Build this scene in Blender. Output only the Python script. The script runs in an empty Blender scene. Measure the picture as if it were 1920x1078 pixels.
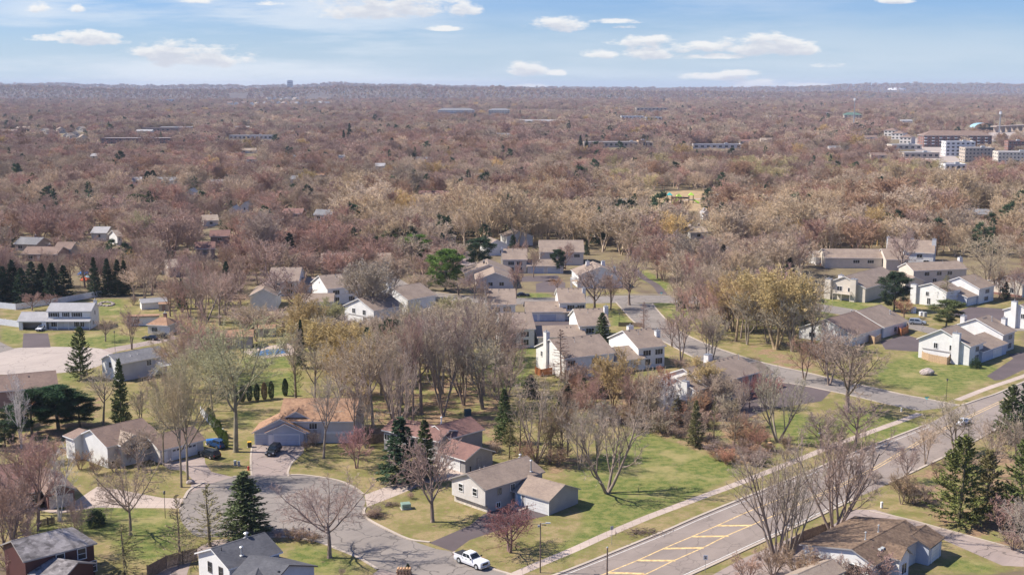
import bpy, bmesh, math, random
import numpy as np
from mathutils import Vector, noise as mnoise
from mathutils.geometry import tessellate_polygon
C = bpy.context
SC = C.scene
# ---------------------------------------------------------------- camera
CAMH = 70.0; FPX = 2300.0; HORIZ = 160.0
PITCH = math.atan((539 - HORIZ) / FPX)
cam = bpy.data.cameras.new('camera'); cam.sensor_width = 36; cam.lens = 36 * FPX / 1920
cam.clip_start = 1; cam.clip_end = 60000
camo = bpy.data.objects.new('camera', cam); SC.collection.objects.link(camo)
camo.location = (0, 0, CAMH); camo.rotation_euler = (math.pi / 2 - PITCH, 0, 0)
SC.camera = camo
SP, CP = math.sin(PITCH), math.cos(PITCH)
# ---------------------------------------------------------------- light
SUN_EL = math.radians(47); SUN_AZ_FROM = math.radians(180 - 4)    # where the sun stands, angle from +X (to the left, a touch beyond)
sd = Vector((math.cos(SUN_AZ_FROM) * math.cos(SUN_EL), math.sin(SUN_AZ_FROM) * math.cos(SUN_EL), math.sin(SUN_EL)))
sun = bpy.data.lights.new('sun', 'SUN'); sun.energy = 5.0; sun.angle = math.radians(0.5); sun.color = (1.0, 0.925, 0.82)
suno = bpy.data.objects.new('sun', sun); SC.collection.objects.link(suno)
suno.rotation_euler = (-sd).to_track_quat('-Z', 'Y').to_euler(); suno.location = (-200, 0, 300)
w = bpy.data.worlds.new('World'); SC.world = w; w.use_nodes = True
SC.view_settings.view_transform = 'Standard'; SC.view_settings.look = 'None'
SC.view_settings.exposure = 0.60; SC.view_settings.gamma = 1; SC.view_settings.use_curve_mapping = False
SC.cycles.max_bounces = 5; SC.cycles.diffuse_bounces = 2; SC.cycles.glossy_bounces = 2
SC.cycles.transparent_max_bounces = 6; SC.cycles.volume_bounces = 0; SC.cycles.caustics_reflective = False; SC.cycles.caustics_refractive = False
SC.cycles.use_denoising = True

class NT:
    """small node-building helper"""
    def __init__(s, t): s.t = t; s.n = t.nodes; s.l = t.links
    def add(s, kind, **kw):
        n = s.n.new(kind)
        for k, v in kw.items():
            if k.startswith('i_'):
                k = k[2:]; k = int(k) if k.isdigit() else k
                s.put(n, k, v)
            else: setattr(n, k, v)
        return n
    def put(s, n, k, v):
        if isinstance(v, bpy.types.NodeSocket): s.l.new(v, n.inputs[k])
        else: n.inputs[k].default_value = v
    def m(s, op, a, b=None, c=None, clamp=False):
        n = s.n.new('ShaderNodeMath'); n.operation = op; n.use_clamp = clamp
        s.put(n, 0, a)
        if b is not None: s.put(n, 1, b)
        if c is not None: s.put(n, 2, c)
        return n.outputs[0]
    def mix(s, f, a, b, mode='MIX'):
        n = s.n.new('ShaderNodeMix'); n.data_type = 'RGBA'; n.blend_type = mode
        s.put(n, 0, f)
        for i, v in ((6, a), (7, b)):
            if not isinstance(v, bpy.types.NodeSocket) and len(v) == 3: v = (*v, 1)
            s.put(n, i, v)
        return n.outputs[2]
    def ss(s, x, a, b, c=0.0, d=1.0):
        n = s.n.new('ShaderNodeMapRange'); n.interpolation_type = 'SMOOTHSTEP'
        for i, v in enumerate((x, a, b, c, d)): s.put(n, i, v)
        return n.outputs[0]

def px_dir(px, py):
    """world direction slopes (x/y, z/y) of a point of the sky"""
    d = (px - 960) / FPX; v = (py - 539) / FPX; y = CP - v * SP
    return d / y, (-SP - v * CP) / y

def build_world():
    t = NT(w.node_tree); t.n.clear()
    out = t.add('ShaderNodeOutputWorld'); bg = t.add('ShaderNodeBackground')
    sky = t.add('ShaderNodeTexSky', sky_type='NISHITA', sun_disc=False, sun_elevation=SUN_EL,
                sun_rotation=math.radians(90) - SUN_AZ_FROM, altitude=300, air_density=1.0, dust_density=0.6, ozone_density=1.3)
    tc = t.add('ShaderNodeTexCoord'); sep = t.add('ShaderNodeSeparateXYZ', i_0=tc.outputs['Generated'])
    dy = t.m('MAXIMUM', sep.outputs[1], 0.02)
    u = t.m('DIVIDE', sep.outputs[0], dy); wv = t.m('DIVIDE', sep.outputs[2], dy)
    front = t.ss(sep.outputs[1], 0.05, 0.2)
    clouds = [(350,110,112,19),(320,100,60,16),(172,79,60,12),(85,74,42,5),(700,27,95,15),(775,18,85,18),(868,24,34,12),(675,3,80,14),
      (1043,50,50,12),(1150,42,40,4),(1197,80,58,9),(1215,104,55,11),(1130,103,36,8),(1430,88,86,20),(1290,93,80,9),(1480,97,60,10),(1340,107,55,5),
      (990,134,42,12),(1045,138,26,5),(1340,146,66,6),(1430,159,72,7),(992,161,32,4),(70,18,24,8),(145,20,16,7),(1385,140,40,6),
      (500,8,30,4),(830,55,34,4),(370,4,34,6),(1550,124,34,4),(1520,160,60,3),(1680,2,32,6),(1170,52,26,3)]
    # one node group: the field of cloud bodies, read twice (here and a little higher up) to know how much cloud stands above
    g = bpy.data.node_groups.new('cloud_field', 'ShaderNodeTree')
    g.interface.new_socket('u', in_out='INPUT', socket_type='NodeSocketFloat'); g.interface.new_socket('w', in_out='INPUT', socket_type='NodeSocketFloat')
    g.interface.new_socket('m', in_out='OUTPUT', socket_type='NodeSocketFloat')
    q = NT(g); gi = q.add('NodeGroupInput'); go = q.add('NodeGroupOutput')
    acc = None
    for cx, cy, rx, ry in clouds:
        u0, w0 = px_dir(cx, cy); ru = rx * 1.15 / FPX; rw = ry * 1.75 / FPX
        a = q.m('DIVIDE', q.m('SUBTRACT', gi.outputs[0], u0), ru); b = q.m('DIVIDE', q.m('SUBTRACT', gi.outputs[1], w0), rw)
        b2 = q.m('ABSOLUTE', q.m('ADD', b, q.m('MULTIPLY', q.m('MINIMUM', b, 0.0), 0.9)))
        e = q.m('SUBTRACT', 1.0, q.m('ADD', q.m('MULTIPLY', a, a), q.m('MULTIPLY', b2, b2)))
        acc = e if acc is None else q.m('MAXIMUM', acc, e)
    q.l.new(acc, go.inputs[0])
    def field(du, dw):
        n = t.n.new('ShaderNodeGroup'); n.node_tree = g
        t.put(n, 0, t.m('ADD', u, du)); t.put(n, 1, t.m('ADD', wv, dw)); return n.outputs[0]
    def nz(su, sw, det, rough, off=0.0, dw=0.0):
        cv = t.add('ShaderNodeCombineXYZ', i_0=t.m('MULTIPLY', u, su), i_1=t.m('MULTIPLY', t.m('ADD', wv, dw), sw), i_2=off)
        return t.add('ShaderNodeTexNoise', i_Vector=cv.outputs[0], i_Scale=1.0, i_Detail=det, i_Roughness=rough).outputs[0]
    n1 = nz(30, 85, 9, 0.66); n1u = nz(30, 85, 9, 0.66, 0.0, 0.004)
    M = t.m('ADD', field(0.0, 0.0), t.m('MULTIPLY', t.m('SUBTRACT', n1, 0.5), 5.2))
    Mu = t.m('ADD', field(0.0, 0.0045), t.m('MULTIPLY', t.m('SUBTRACT', n1u, 0.5), 4.0))
    alpha = t.ss(t.m('MINIMUM', M, t.m('MULTIPLY', t.m('ADD', field(0.0, 0.0), 1.3), 2.0)), -0.05, 0.9)
    shade = t.ss(Mu, -0.2, 1.3)
    ccol = t.mix(shade, (10.6, 10.5, 10.4), (7.3, 7.6, 8.5))
    ci = t.m('MULTIPLY', t.ss(nz(4.5, 40, 6, 0.6, 7.3), 0.36, 0.62), t.ss(nz(3, 9, 3, 0.5, 2.2), 0.30, 0.56))
    ci = t.m('MULTIPLY', ci, t.ss(u, 0.30, -0.3, 0.25, 0.85))
    lowhaze = t.ss(wv, 0.07, -0.005, 0.0, 0.68)
    col = t.mix(1.0, sky.outputs[0], (0.72, 0.98, 1.58), 'MULTIPLY')
    col = t.mix(lowhaze, col, (7.3, 8.9, 10.6))
    col = t.mix(t.m('MULTIPLY', ci, front), col, (8.8, 9.5, 10.4))
    col = t.mix(t.m('MULTIPLY', t.m('MULTIPLY', alpha, 0.88), front), col, ccol)
    t.put(bg, 0, col); t.put(bg, 1, 0.060)
    t.l.new(bg.outputs[0], out.inputs[0])
build_world()
# ---------------------------------------------------------------- placing helpers
def G(px, py, h=0.0):
    """the world x, y of the thing seen at a photo position, at height h above the ground"""
    d = (px - 960) / FPX; v = (py - 539) / FPX
    t = (CAMH - h) / (SP + v * CP)
    return (d * t, (CP - v * SP) * t)
def HT(py, Y):
    """height above ground of what shows at row py at distance Y"""
    v = (py - 539) / FPX
    return CAMH - Y * (SP + v * CP) / (CP - v * SP)
def ppm(Y):
    return FPX / (Y * CP + CAMH * SP)
def tag(o, label=None, cat=None, group=None, kind=None):
    if label: o['label'] = label
    if cat: o['category'] = cat
    if group: o['group'] = group
    if kind: o['kind'] = kind
    return o
def empty(name, loc=(0, 0, 0), rz=0):
    o = bpy.data.objects.new(name, None); o.empty_display_size = 0.3
    o.location = loc; o.rotation_euler = (0, 0, rz); SC.collection.objects.link(o); return o
class MB:
    """collects faces with material slots, links them as one mesh object"""
    def __init__(s): s.v = []; s.f = []; s.mi = []
    def poly(s, pts, mi=0):
        b = len(s.v); s.v += [tuple(p) for p in pts]; s.f.append(tuple(range(b, b + len(pts)))); s.mi.append(mi)
    def box(s, c, d, rz=0, mi=0, top=1.0, tx=None):
        """box centred at c (z = centre), size d, optional taper of the top"""
        cx, cy, cz = c; hx, hy, hz = d[0] / 2, d[1] / 2, d[2] / 2
        ca, sa = math.cos(rz), math.sin(rz); b = len(s.v)
        for z in (-1, 1):
            k = top if z > 0 else 1; kx = (tx if tx is not None else top) if z > 0 else 1
            for x, y in ((-1, -1), (1, -1), (1, 1), (-1, 1)):
                X, Y = x * hx * kx, y * hy * k
                s.v.append((cx + X * ca - Y * sa, cy + X * sa + Y * ca, cz + z * hz))
        for f in ((3, 2, 1, 0), (4, 5, 6, 7), (0, 1, 5, 4), (1, 2, 6, 5), (2, 3, 7, 6), (3, 0, 4, 7)):
            s.f.append(tuple(b + i for i in f)); s.mi.append(mi)
    def prism(s, poly, z0, z1, mi=0):
        """vertical prism on a ccw footprint"""
        n = len(poly); b = len(s.v)
        s.v += [(x, y, z0) for x, y in poly] + [(x, y, z1) for x, y in poly]
        s.f.append(tuple(b + n + i for i in range(n))); s.mi.append(mi)
        s.f.append(tuple(b + i for i in reversed(range(n)))); s.mi.append(mi)
        for i in range(n):
            j = (i + 1) % n; s.f.append((b + i, b + j, b + n + j, b + n + i)); s.mi.append(mi)
    def tube(s, p0, p1, r0, r1=None, n=8, mi=0):
        p0, p1 = Vector(p0), Vector(p1); r1 = r0 if r1 is None else r1
        t = (p1 - p0).normalized(); a = t.orthogonal().normalized(); c = t.cross(a); b = len(s.v)
        for p, r in ((p0, r0), (p1, r1)):
            for i in range(n):
                q = 2 * math.pi * i / n; s.v.append(tuple(p + (a * math.cos(q) + c * math.sin(q)) * r))
        for i in range(n):
            j = (i + 1) % n; s.f.append((b + i, b + j, b + n + j, b + n + i)); s.mi.append(mi)
        s.f.append(tuple(b + i for i in reversed(range(n)))); s.mi.append(mi)
        s.f.append(tuple(b + n + i for i in range(n))); s.mi.append(mi)
    def build(s, name, mats, parent=None, loc=None, smooth=False, off=None, bevel=0):
        me = bpy.data.meshes.new(name)
        v = s.v if off is None else [(a - off[0], b - off[1], c - off[2]) for a, b, c in s.v]
        me.from_pydata(v, [], s.f)
        if not isinstance(mats, (list, tuple)): mats = [mats]
        for m in mats: me.materials.append(m)
        if any(s.mi): me.polygons.foreach_set('material_index', s.mi)
        if smooth: me.polygons.foreach_set('use_smooth', [True] * len(s.f))
        me.update()
        o = bpy.data.objects.new(name, me); SC.collection.objects.link(o)
        if parent: o.parent = parent
        if loc is not None: o.location = loc
        if bevel:
            bv = o.modifiers.new('bevel', 'BEVEL'); bv.width = bevel; bv.segments = 2; bv.limit_method = 'ANGLE'
        return o
def crom(pts, n=6, closed=False):
    """Catmull-Rom through 2-D points"""
    P = [np.array(p, float) for p in pts]
    if closed: P = [P[-1]] + P + [P[0], P[1]]
    else: P = [2 * P[0] - P[1]] + P + [2 * P[-1] - P[-2]]
    out = []
    for i in range(1, len(P) - 2):
        a, b, c, d = P[i - 1:i + 3]
        for k in range(n):
            t = k / n
            out.append(tuple(0.5 * ((2 * b) + (c - a) * t + (2 * a - 5 * b + 4 * c - d) * t * t + (3 * b - a - 3 * c + d) * t ** 3)))
    if not closed: out.append(tuple(P[-2]))
    return out
# ---------------------------------------------------------------- materials
def newmat(name):
    m = bpy.data.materials.new(name); m.use_nodes = True
    t = NT(m.node_tree); t.n.clear()
    out = t.add('ShaderNodeOutputMaterial'); b = t.add('ShaderNodeBsdfPrincipled'); t.l.new(b.outputs[0], out.inputs[0])
    return m, t, b
def geo_pos(t): return t.add('ShaderNodeNewGeometry').outputs['Position']
def noise_(t, vec, scale, detail=3, rough=0.55):
    return t.add('ShaderNodeTexNoise', i_Vector=vec, i_Scale=scale, i_Detail=detail, i_Roughness=rough).outputs[0]
def plain(name, col, rough=0.7, metal=0.0, var=0.0, scale=1.5, spec=None, emis=None):
    m, t, b = newmat(name); c = (*col, 1)
    if var:
        n = noise_(t, geo_pos(t), scale, 4)
        dark = tuple(x * (1 - var) for x in col); lite = tuple(min(1, x * (1 + var)) for x in col)
        c = t.mix(t.ss(n, 0.3, 0.7), dark, lite)
    t.put(b, 'Base Color', c); b.inputs['Roughness'].default_value = rough; b.inputs['Metallic'].default_value = metal
    if spec is not None: b.inputs['Specular IOR Level'].default_value = spec
    m.diffuse_color = (*col, 1)
    return m
def bump(t, b, h, strength=0.5, dist=0.03):
    n = t.add('ShaderNodeBump', i_Height=h, i_Strength=strength, i_Distance=dist); t.l.new(n.outputs[0], b.inputs['Normal'])
def siding(name, col, board=0.2, vertical=False, dirt=0.10):
    m, t, b = newmat(name); p = geo_pos(t); sp = t.add('ShaderNodeSeparateXYZ', i_0=p)
    ax = t.m('ADD', sp.outputs[0], sp.outputs[1]) if vertical else sp.outputs[2]
    fr = t.m('FRACT', t.m('DIVIDE', ax, board))
    line = t.ss(fr, 0.0, 0.16, 0.76, 1.0)
    n = t.ss(noise_(t, p, 0.7, 4), 0.3, 0.75, 1 - dirt, 1.03)
    c = t.mix(1.0, col, t.m('MULTIPLY', line, n), 'MULTIPLY')
    t.put(b, 'Base Color', c); b.inputs['Roughness'].default_value = 0.6
    bump(t, b, fr, 0.35, 0.02); m.diffuse_color = (*col, 1); return m
def shingle(name, col, col2, streak=0.0, coarse=0.35):
    """roof covering: small tabs of varied tone, larger weathering, optional lengthwise streaks"""
    m, t, b = newmat(name); p = geo_pos(t)
    v = t.add('ShaderNodeTexVoronoi', i_Vector=t.add('ShaderNodeMapping', i_Vector=p, i_Scale=(1, 1, 2.6)).outputs[0], i_Scale=1 / coarse)
    f = t.add('ShaderNodeSeparateColor', i_0=v.outputs['Color']).outputs[0]
    n = noise_(t, p, 0.35, 5, 0.6); n2 = noise_(t, p, 7, 2)
    k = t.m('ADD', t.m('MULTIPLY', f, 0.45), t.m('ADD', t.m('MULTIPLY', t.ss(n, 0.40, 0.62), 0.4), t.m('MULTIPLY', n2, 0.15)))
    if streak:
        sn = noise_(t, t.add('ShaderNodeMapping', i_Vector=p, i_Scale=(2.2, 2.2, 0.25)).outputs[0], 0.9, 4, 0.7)
        k = t.m('ADD', t.m('MULTIPLY', k, 1 - streak), t.m('MULTIPLY', t.ss(sn, 0.4, 0.62), streak))
    t.put(b, 'Base Color', t.mix(k, col2, col)); b.inputs['Roughness'].default_value = 0.9
    b.inputs['Specular IOR Level'].default_value = 0.25
    bump(t, b, f, 0.3, 0.02); m.diffuse_color = (*col, 1); return m
def pavement(name, col, col2, crack=0.0, joints=0.0):
    m, t, b = newmat(name); p = geo_pos(t)
    n = noise_(t, p, 0.12, 6, 0.65); n2 = noise_(t, p, 9, 2)
    c = t.mix(t.m('ADD', t.m('MULTIPLY', t.ss(n, 0.3, 0.7), 0.75), t.m('MULTIPLY', n2, 0.25)), col2, col)
    pa = t.add('ShaderNodeTexVoronoi', i_Vector=p, i_Scale=0.07); c = t.mix(t.m('MULTIPLY', t.ss(t.add('ShaderNodeSeparateColor', i_0=pa.outputs['Color']).outputs[0], 0.55, 0.6), 0.35), c, col2)
    st = noise_(t, t.add('ShaderNodeMapping', i_Vector=t.add('ShaderNodeMapping', i_Vector=p, i_Rotation=(0, 0, -0.86)).outputs[0], i_Scale=(0.05, 1.1, 1)).outputs[0], 1.0, 4, 0.6); c = t.mix(t.ss(st, .42, .62, 0, .35 if crack else 0), c, col)
    if crack:
        wv = t.add('ShaderNodeVectorMath', operation='ADD', i_0=p, i_1=t.add('ShaderNodeVectorMath', operation='SCALE', i_0=t.add('ShaderNodeTexNoise', i_Vector=p, i_Scale=0.4, i_Detail=3.0).outputs[1], i_Scale=3.0).outputs[0])
        v = t.add('ShaderNodeTexVoronoi', feature='DISTANCE_TO_EDGE', i_Vector=wv.outputs[0], i_Scale=0.16)
        c = t.mix(t.ss(v.outputs[0], 0.006, 0.022, min(1, crack * 1.5), 0.0), c, tuple(x * 0.45 for x in col2))
    if joints:
        br = t.add('ShaderNodeTexBrick', i_Vector=p, i_Scale=1.0, i_Color1=(1, 1, 1, 1), i_Color2=(0.94, 0.94, 0.94, 1), i_Mortar=(0.62, 0.6, 0.58, 1))
        br.inputs['Mortar Size'].default_value = 0.03; br.inputs['Brick Width'].default_value = joints; br.inputs['Row Height'].default_value = joints; br.offset = 0
        c = t.mix(1.0, c, br.outputs[0], 'MULTIPLY')
    t.put(b, 'Base Color', c); b.inputs['Roughness'].default_value = 0.9; m.diffuse_color = (*col, 1)
    return m
def tinted(name, base, amount=1.0, rough=0.8, var=0.25, transl=0.0, attr='tint'):
    """bark, twigs or needles: the object's own tint times a base, with variation from spot to spot"""
    m, t, b = newmat(name); p = geo_pos(t)
    a = t.add('ShaderNodeAttribute', attribute_type='INSTANCER', attribute_name=attr)
    c = t.mix(amount, base, a.outputs['Color'], 'MIX')
    n = noise_(t, p, 0.55, 3)
    c = t.mix(1.0, c, t.ss(n, 0.3, 0.7, 1 - var, 1 + var), 'MULTIPLY')
    t.put(b, 'Base Color', c); b.inputs['Roughness'].default_value = rough; b.inputs['Specular IOR Level'].default_value = 0.2
    m.diffuse_color = (*base, 1)
    return m
M = {}
M['white'] = siding('white_siding', (0.78, 0.77, 0.74)); M['cream'] = siding('cream_siding', (0.66, 0.59, 0.50))
M['pale'] = siding('pale_grey_siding', (0.66, 0.62, 0.58)); M['grey'] = siding('grey_and_shaded_siding', (0.36, 0.34, 0.33))
M['bluegrey'] = siding('blue_grey_and_shaded_white_siding', (0.50, 0.53, 0.60)); M['brownwall'] = siding('brown_siding', (0.30, 0.20, 0.17))
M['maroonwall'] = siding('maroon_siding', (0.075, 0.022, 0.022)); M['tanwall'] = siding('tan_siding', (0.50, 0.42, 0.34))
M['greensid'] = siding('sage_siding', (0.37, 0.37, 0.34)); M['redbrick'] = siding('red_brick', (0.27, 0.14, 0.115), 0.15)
M['stone'] = plain('pale_stone_facing', (0.62, 0.55, 0.47), 0.85, var=0.25, scale=3)
M['trim'] = plain('white_trim', (0.80, 0.79, 0.77), 0.5, var=0.05); M['darktrim'] = plain('dark_trim', (0.10, 0.09, 0.09), 0.5)
M['greytrim'] = plain('grey_trim', (0.33, 0.31, 0.30), 0.5)
M['glass'] = plain('window_glass', (0.025, 0.03, 0.036), 0.12, spec=0.6); M['curtain'] = plain('blind_behind_glass', (0.22, 0.21, 0.20), 0.35)
M['gdoor'] = siding('garage_door_white', (0.74, 0.73, 0.71), 0.53); M['gdoorblue'] = siding('garage_door_blue_grey_and_shaded_white', (0.50, 0.54, 0.62), 0.53)
M['bluedoor'] = plain('blue_door_paint', (0.30, 0.48, 0.62), 0.4); M['reddoor'] = plain('red_door_paint', (0.35, 0.05, 0.04), 0.5)
M['dark'] = plain('dark_opening', (0.012, 0.012, 0.014), 0.8)
M['r_taupe'] = shingle('taupe_shingle', (0.33, 0.255, 0.20), (0.215, 0.165, 0.135)); M['r_grey'] = shingle('grey_shingle', (0.25, 0.245, 0.25), (0.15, 0.15, 0.16))
M['r_dark'] = shingle('charcoal_shingle', (0.125, 0.125, 0.135), (0.075, 0.075, 0.085)); M['r_orange'] = shingle('orange_cedar_shake', (0.43, 0.265, 0.165), (0.22, 0.125, 0.08), 0.35, 0.5)
M['r_red'] = shingle('red_brown_shingle', (0.25, 0.14, 0.115), (0.155, 0.09, 0.08)); M['r_shake'] = shingle('weathered_grey_shake', (0.36, 0.33, 0.325), (0.055, 0.048, 0.048), 0.0, 0.6)
M['r_brown'] = shingle('brown_shingle', (0.27, 0.19, 0.15), (0.17, 0.12, 0.10)); M['r_old'] = shingle('old_brown_shake', (0.26, 0.18, 0.12), (0.09, 0.06, 0.045), 0.45, 0.45)
M['r_light'] = shingle('pale_grey_shingle', (0.40, 0.39, 0.39), (0.30, 0.29, 0.29)); M['r_tan'] = shingle('tan_shingle', (0.38, 0.31, 0.24), (0.26, 0.20, 0.16))
M['r_flat'] = plain('flat_roof_gravel', (0.46, 0.43, 0.41), 0.9, var=0.12, scale=0.5)
M['asphalt'] = pavement('old_grey_asphalt', (0.265, 0.228, 0.20), (0.18, 0.156, 0.138), crack=0.5); M['asphalt2'] = pavement('worn_road_asphalt', (0.29, 0.238, 0.205), (0.205, 0.167, 0.144), crack=0.25)
M['drive'] = pavement('dark_drive_asphalt', (0.125, 0.095, 0.095), (0.085, 0.065, 0.066)); M['concrete'] = pavement('pale_concrete', (0.52, 0.42, 0.355), (0.40, 0.32, 0.27), joints=1.5)
M['olddrive'] = pavement('weathered_drive', (0.36, 0.285, 0.25), (0.24, 0.19, 0.17), crack=0.5); M['kerb'] = pavement('kerb_concrete', (0.50, 0.42, 0.345), (0.37, 0.31, 0.255))
M['whiteline'] = plain('white_road_paint', (0.66, 0.64, 0.60), 0.7, var=0.2, scale=2); M['yellow'] = plain('yellow_road_paint', (0.66, 0.46, 0.21), 0.7, var=0.3, scale=1.6)
M['plat'] = pavement('pale_court_concrete', (0.43, 0.36, 0.31), (0.34, 0.285, 0.25), crack=0.3)
M['vinyl'] = plain('white_vinyl', (0.72, 0.73, 0.75), 0.45, var=0.06); M['wood'] = plain('weathered_wood', (0.17, 0.12, 0.09), 0.85, var=0.3, scale=4)
M['newwood'] = plain('tan_cedar_boards', (0.48, 0.33, 0.20), 0.8, var=0.15, scale=3); M['orangewood'] = plain('orange_stained_wood', (0.42, 0.16, 0.06), 0.7, var=0.2)
M['metal'] = plain('galvanised_metal', (0.45, 0.45, 0.45), 0.4, 0.6); M['black'] = plain('black_paint', (0.02, 0.02, 0.022), 0.4)
M['rubber'] = plain('tyre_rubber', (0.018, 0.018, 0.018), 0.85); M['chrome'] = plain('polished_rim', (0.55, 0.55, 0.56), 0.25, 0.8)
M['green_box'] = plain('green_painted_steel', (0.22, 0.31, 0.25), 0.5, var=0.1); M['greymetal'] = plain('grey_painted_steel', (0.42, 0.43, 0.42), 0.5)
M['redpaint'] = plain('red_paint', (0.50, 0.035, 0.02), 0.4); M['bluepaint'] = plain('blue_plastic', (0.02, 0.16, 0.50), 0.5); M['yellowplastic'] = plain('yellow_plastic', (0.75, 0.42, 0.02), 0.5)
M['teal'] = plain('teal_sign_face', (0.05, 0.42, 0.42), 0.5); M['lime'] = plain('lime_plastic', (0.36, 0.62, 0.06), 0.5); M['rock'] = plain('granite_rock', (0.36, 0.30, 0.27), 0.9, var=0.3, scale=2)
M['signwhite'] = plain('white_sign_face', (0.78, 0.78, 0.78), 0.5); M['water'] = plain('pool_water', (0.045, 0.13, 0.27), 0.05, spec=0.8)
M['carwhite'] = plain('white_car_paint', (0.72, 0.73, 0.75), 0.22, spec=0.6); M['carblack'] = plain('black_car_paint', (0.015, 0.018, 0.02), 0.15, spec=0.7)
M['cargrey'] = plain('silver_car_paint', (0.40, 0.42, 0.44), 0.22, 0.4); M['carglass'] = plain('car_glass', (0.012, 0.018, 0.024), 0.08, spec=0.8)
M['headlamp'] = plain('headlamp_lens', (0.62, 0.64, 0.66), 0.15); M['taillamp'] = plain('tail_lamp_lens', (0.35, 0.02, 0.02), 0.2); M['bedcover'] = plain('black_bed_cover', (0.03, 0.03, 0.032), 0.6)
M['bluepale'] = plain('pale_blue_sheet', (0.30, 0.48, 0.55), 0.4); M['redorange'] = plain('orange_red_fabric', (0.60, 0.10, 0.03), 0.7); M['bin_green'] = plain('dark_green_plastic', (0.02, 0.07, 0.035), 0.5); M['tealdark'] = plain('dark_teal_paint', (0.02, 0.07, 0.085), 0.6)
M['carblue'] = plain('blue_car_paint', (0.02, 0.06, 0.16), 0.2, spec=0.6); M['r_green'] = shingle('green_roof_sheet', (0.12, 0.20, 0.15), (0.08, 0.14, 0.11))
M['log'] = plain('cut_log_ends', (0.50, 0.30, 0.16), 0.8, var=0.3, scale=6); M['mulch'] = plain('red_mulch', (0.26, 0.12, 0.08), 0.95, var=0.3, scale=3)
M['bark'] = tinted('bark', (0.20, 0.155, 0.125), 0.35); M['barkwhite'] = tinted('birch_bark', (0.66, 0.60, 0.56), 0.0, var=0.2)
M['twig'] = tinted('twigs', (0.22, 0.17, 0.14), 1.0); M['needle'] = tinted('needles', (0.06, 0.08, 0.03), 1.0, var=0.35)
M['barkpale'] = tinted('pale_bark', (0.40, 0.33, 0.28), 0.25)
# ================================================================ GROUND, ROADS
def inpoly(X, Y, poly):
    r = np.zeros(X.shape, bool); n = len(poly)
    for i in range(n):
        x1, y1 = poly[i]; x2, y2 = poly[(i + 1) % n]
        if y1 == y2: continue
        c = ((y1 > Y) != (y2 > Y)) & (X < (x2 - x1) * (Y - y1) / (y2 - y1) + x1); r ^= c
    return r
def PX(pts): return [G(*p) for p in pts]
# areas read off the photo: lush lawn, dry or leaf-strewn ground
LUSH = [PX(p) for p in [
 [(1000,1075),(1090,990),(1080,955),(1060,900),(1190,800),(1320,850),(1400,880),(1300,930),(1150,1000),(1060,1050)],
 [(1640,690),(1760,640),(1890,700),(1765,745),(1640,715)], [(1590,730),(1600,760),(1700,790),(1740,800),(1600,850),(1560,790)],
 [(1430,800),(1480,770),(1560,790),(1560,830),(1480,835)], [(440,700),(560,695),(565,745),(440,745)], [(455,668),(560,668),(560,690),(450,692)],
 [(0,608),(42,622),(42,652),(0,640)], [(95,626),(215,625),(300,640),(250,655),(100,650)], [(110,700),(150,695),(150,715),(115,720)],
 [(183,560),(230,560),(235,590),(185,592)], [(1525,560),(1655,555),(1640,585),(1530,572)], [(1525,575),(1560,580),(1560,600),(1510,600)],
 [(1140,568),(1180,600),(1180,612),(1145,612)], [(1225,568),(1275,565),(1300,600),(1255,600)], [(1200,500),(1270,540),(1265,552),(1190,520)],
 [(960,550),(1030,550),(1035,562),(960,562)], [(60,960),(200,945),(330,960),(345,1000),(240,1060),(200,1000),(60,1000)], [(200,1020),(340,1000),(340,1040),(280,1060)],
 [(440,760),(480,780),(460,810),(435,800)], [(540,1020),(600,1020),(700,1078),(540,1078)], [(850,560),(905,555),(905,562),(850,565)],
 [(960,640),(1000,650),(1000,720),(930,740),(890,700)], [(1650,960),(1700,960),(1720,975),(1650,975)], [(1770,1040),(1880,1060),(1880,1078),(1770,1078)]]]
GRASSY = [PX(p) for p in [
 [(0,1078),(0,560),(560,560),(700,700),(960,640),(1000,560),(1180,540),(1300,600),(1500,560),(1920,560),(1920,1078)]]]
LITTER = [PX(p) for p in [
 [(1050,740),(1200,730),(1400,760),(1500,830),(1440,880),(1300,850),(1180,790),(1060,800)], [(1660,900),(1920,830),(1920,1078),(1860,1050),(1730,960)],
 [(640,740),(960,690),(960,830),(900,870),(680,820)], [(0,760),(200,740),(170,860),(0,860)], [(1400,640),(1530,680),(1530,760),(1440,720)], [(1040,850),(1100,850),(1100,900),(1030,890)]]]
def axis(a, b, step, lo, hi):
    c = list(np.arange(a, b + .01, step)); s = step; x = b
    while x < hi: s *= 1.28; x += s; c.append(x)
    s = step; x = a
    while x > lo: s *= 1.28; x -= s; c.insert(0, x)
    return np.array(c)
gx = axis(-190, 250, 1.7, -22000, 22000); gy = axis(140, 560, 2.0, -800, 30000)
XX, YY = np.meshgrid(gx, gy)
def softmask(polys, blur):
    rng = np.random.default_rng(3); acc = np.zeros(XX.shape)
    for k in range(9):
        dx, dy = (0, 0) if k == 0 else (blur * math.cos(k * .785), blur * math.sin(k * .785)); h = np.zeros(XX.shape, bool)
        for p in polys: h |= inpoly(XX + dx, YY + dy, p)
        acc += h
    return acc / 9
lush = softmask(LUSH, 2.2); grassy = softmask(GRASSY, 4); litter = softmask(LITTER, 2.5)
me = bpy.data.meshes.new('ground'); ny, nx = XX.shape
far = np.hypot(XX, YY)
ZZ = np.zeros(XX.shape)   # flat town; the land rolls only far out
V = np.stack([XX, YY, ZZ], -1).reshape(-1, 3); i = np.arange(ny - 1)[:, None] * nx + np.arange(nx - 1)[None]; F = np.stack([i, i + 1, i + nx + 1, i + nx], -1).reshape(-1, 4)
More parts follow.
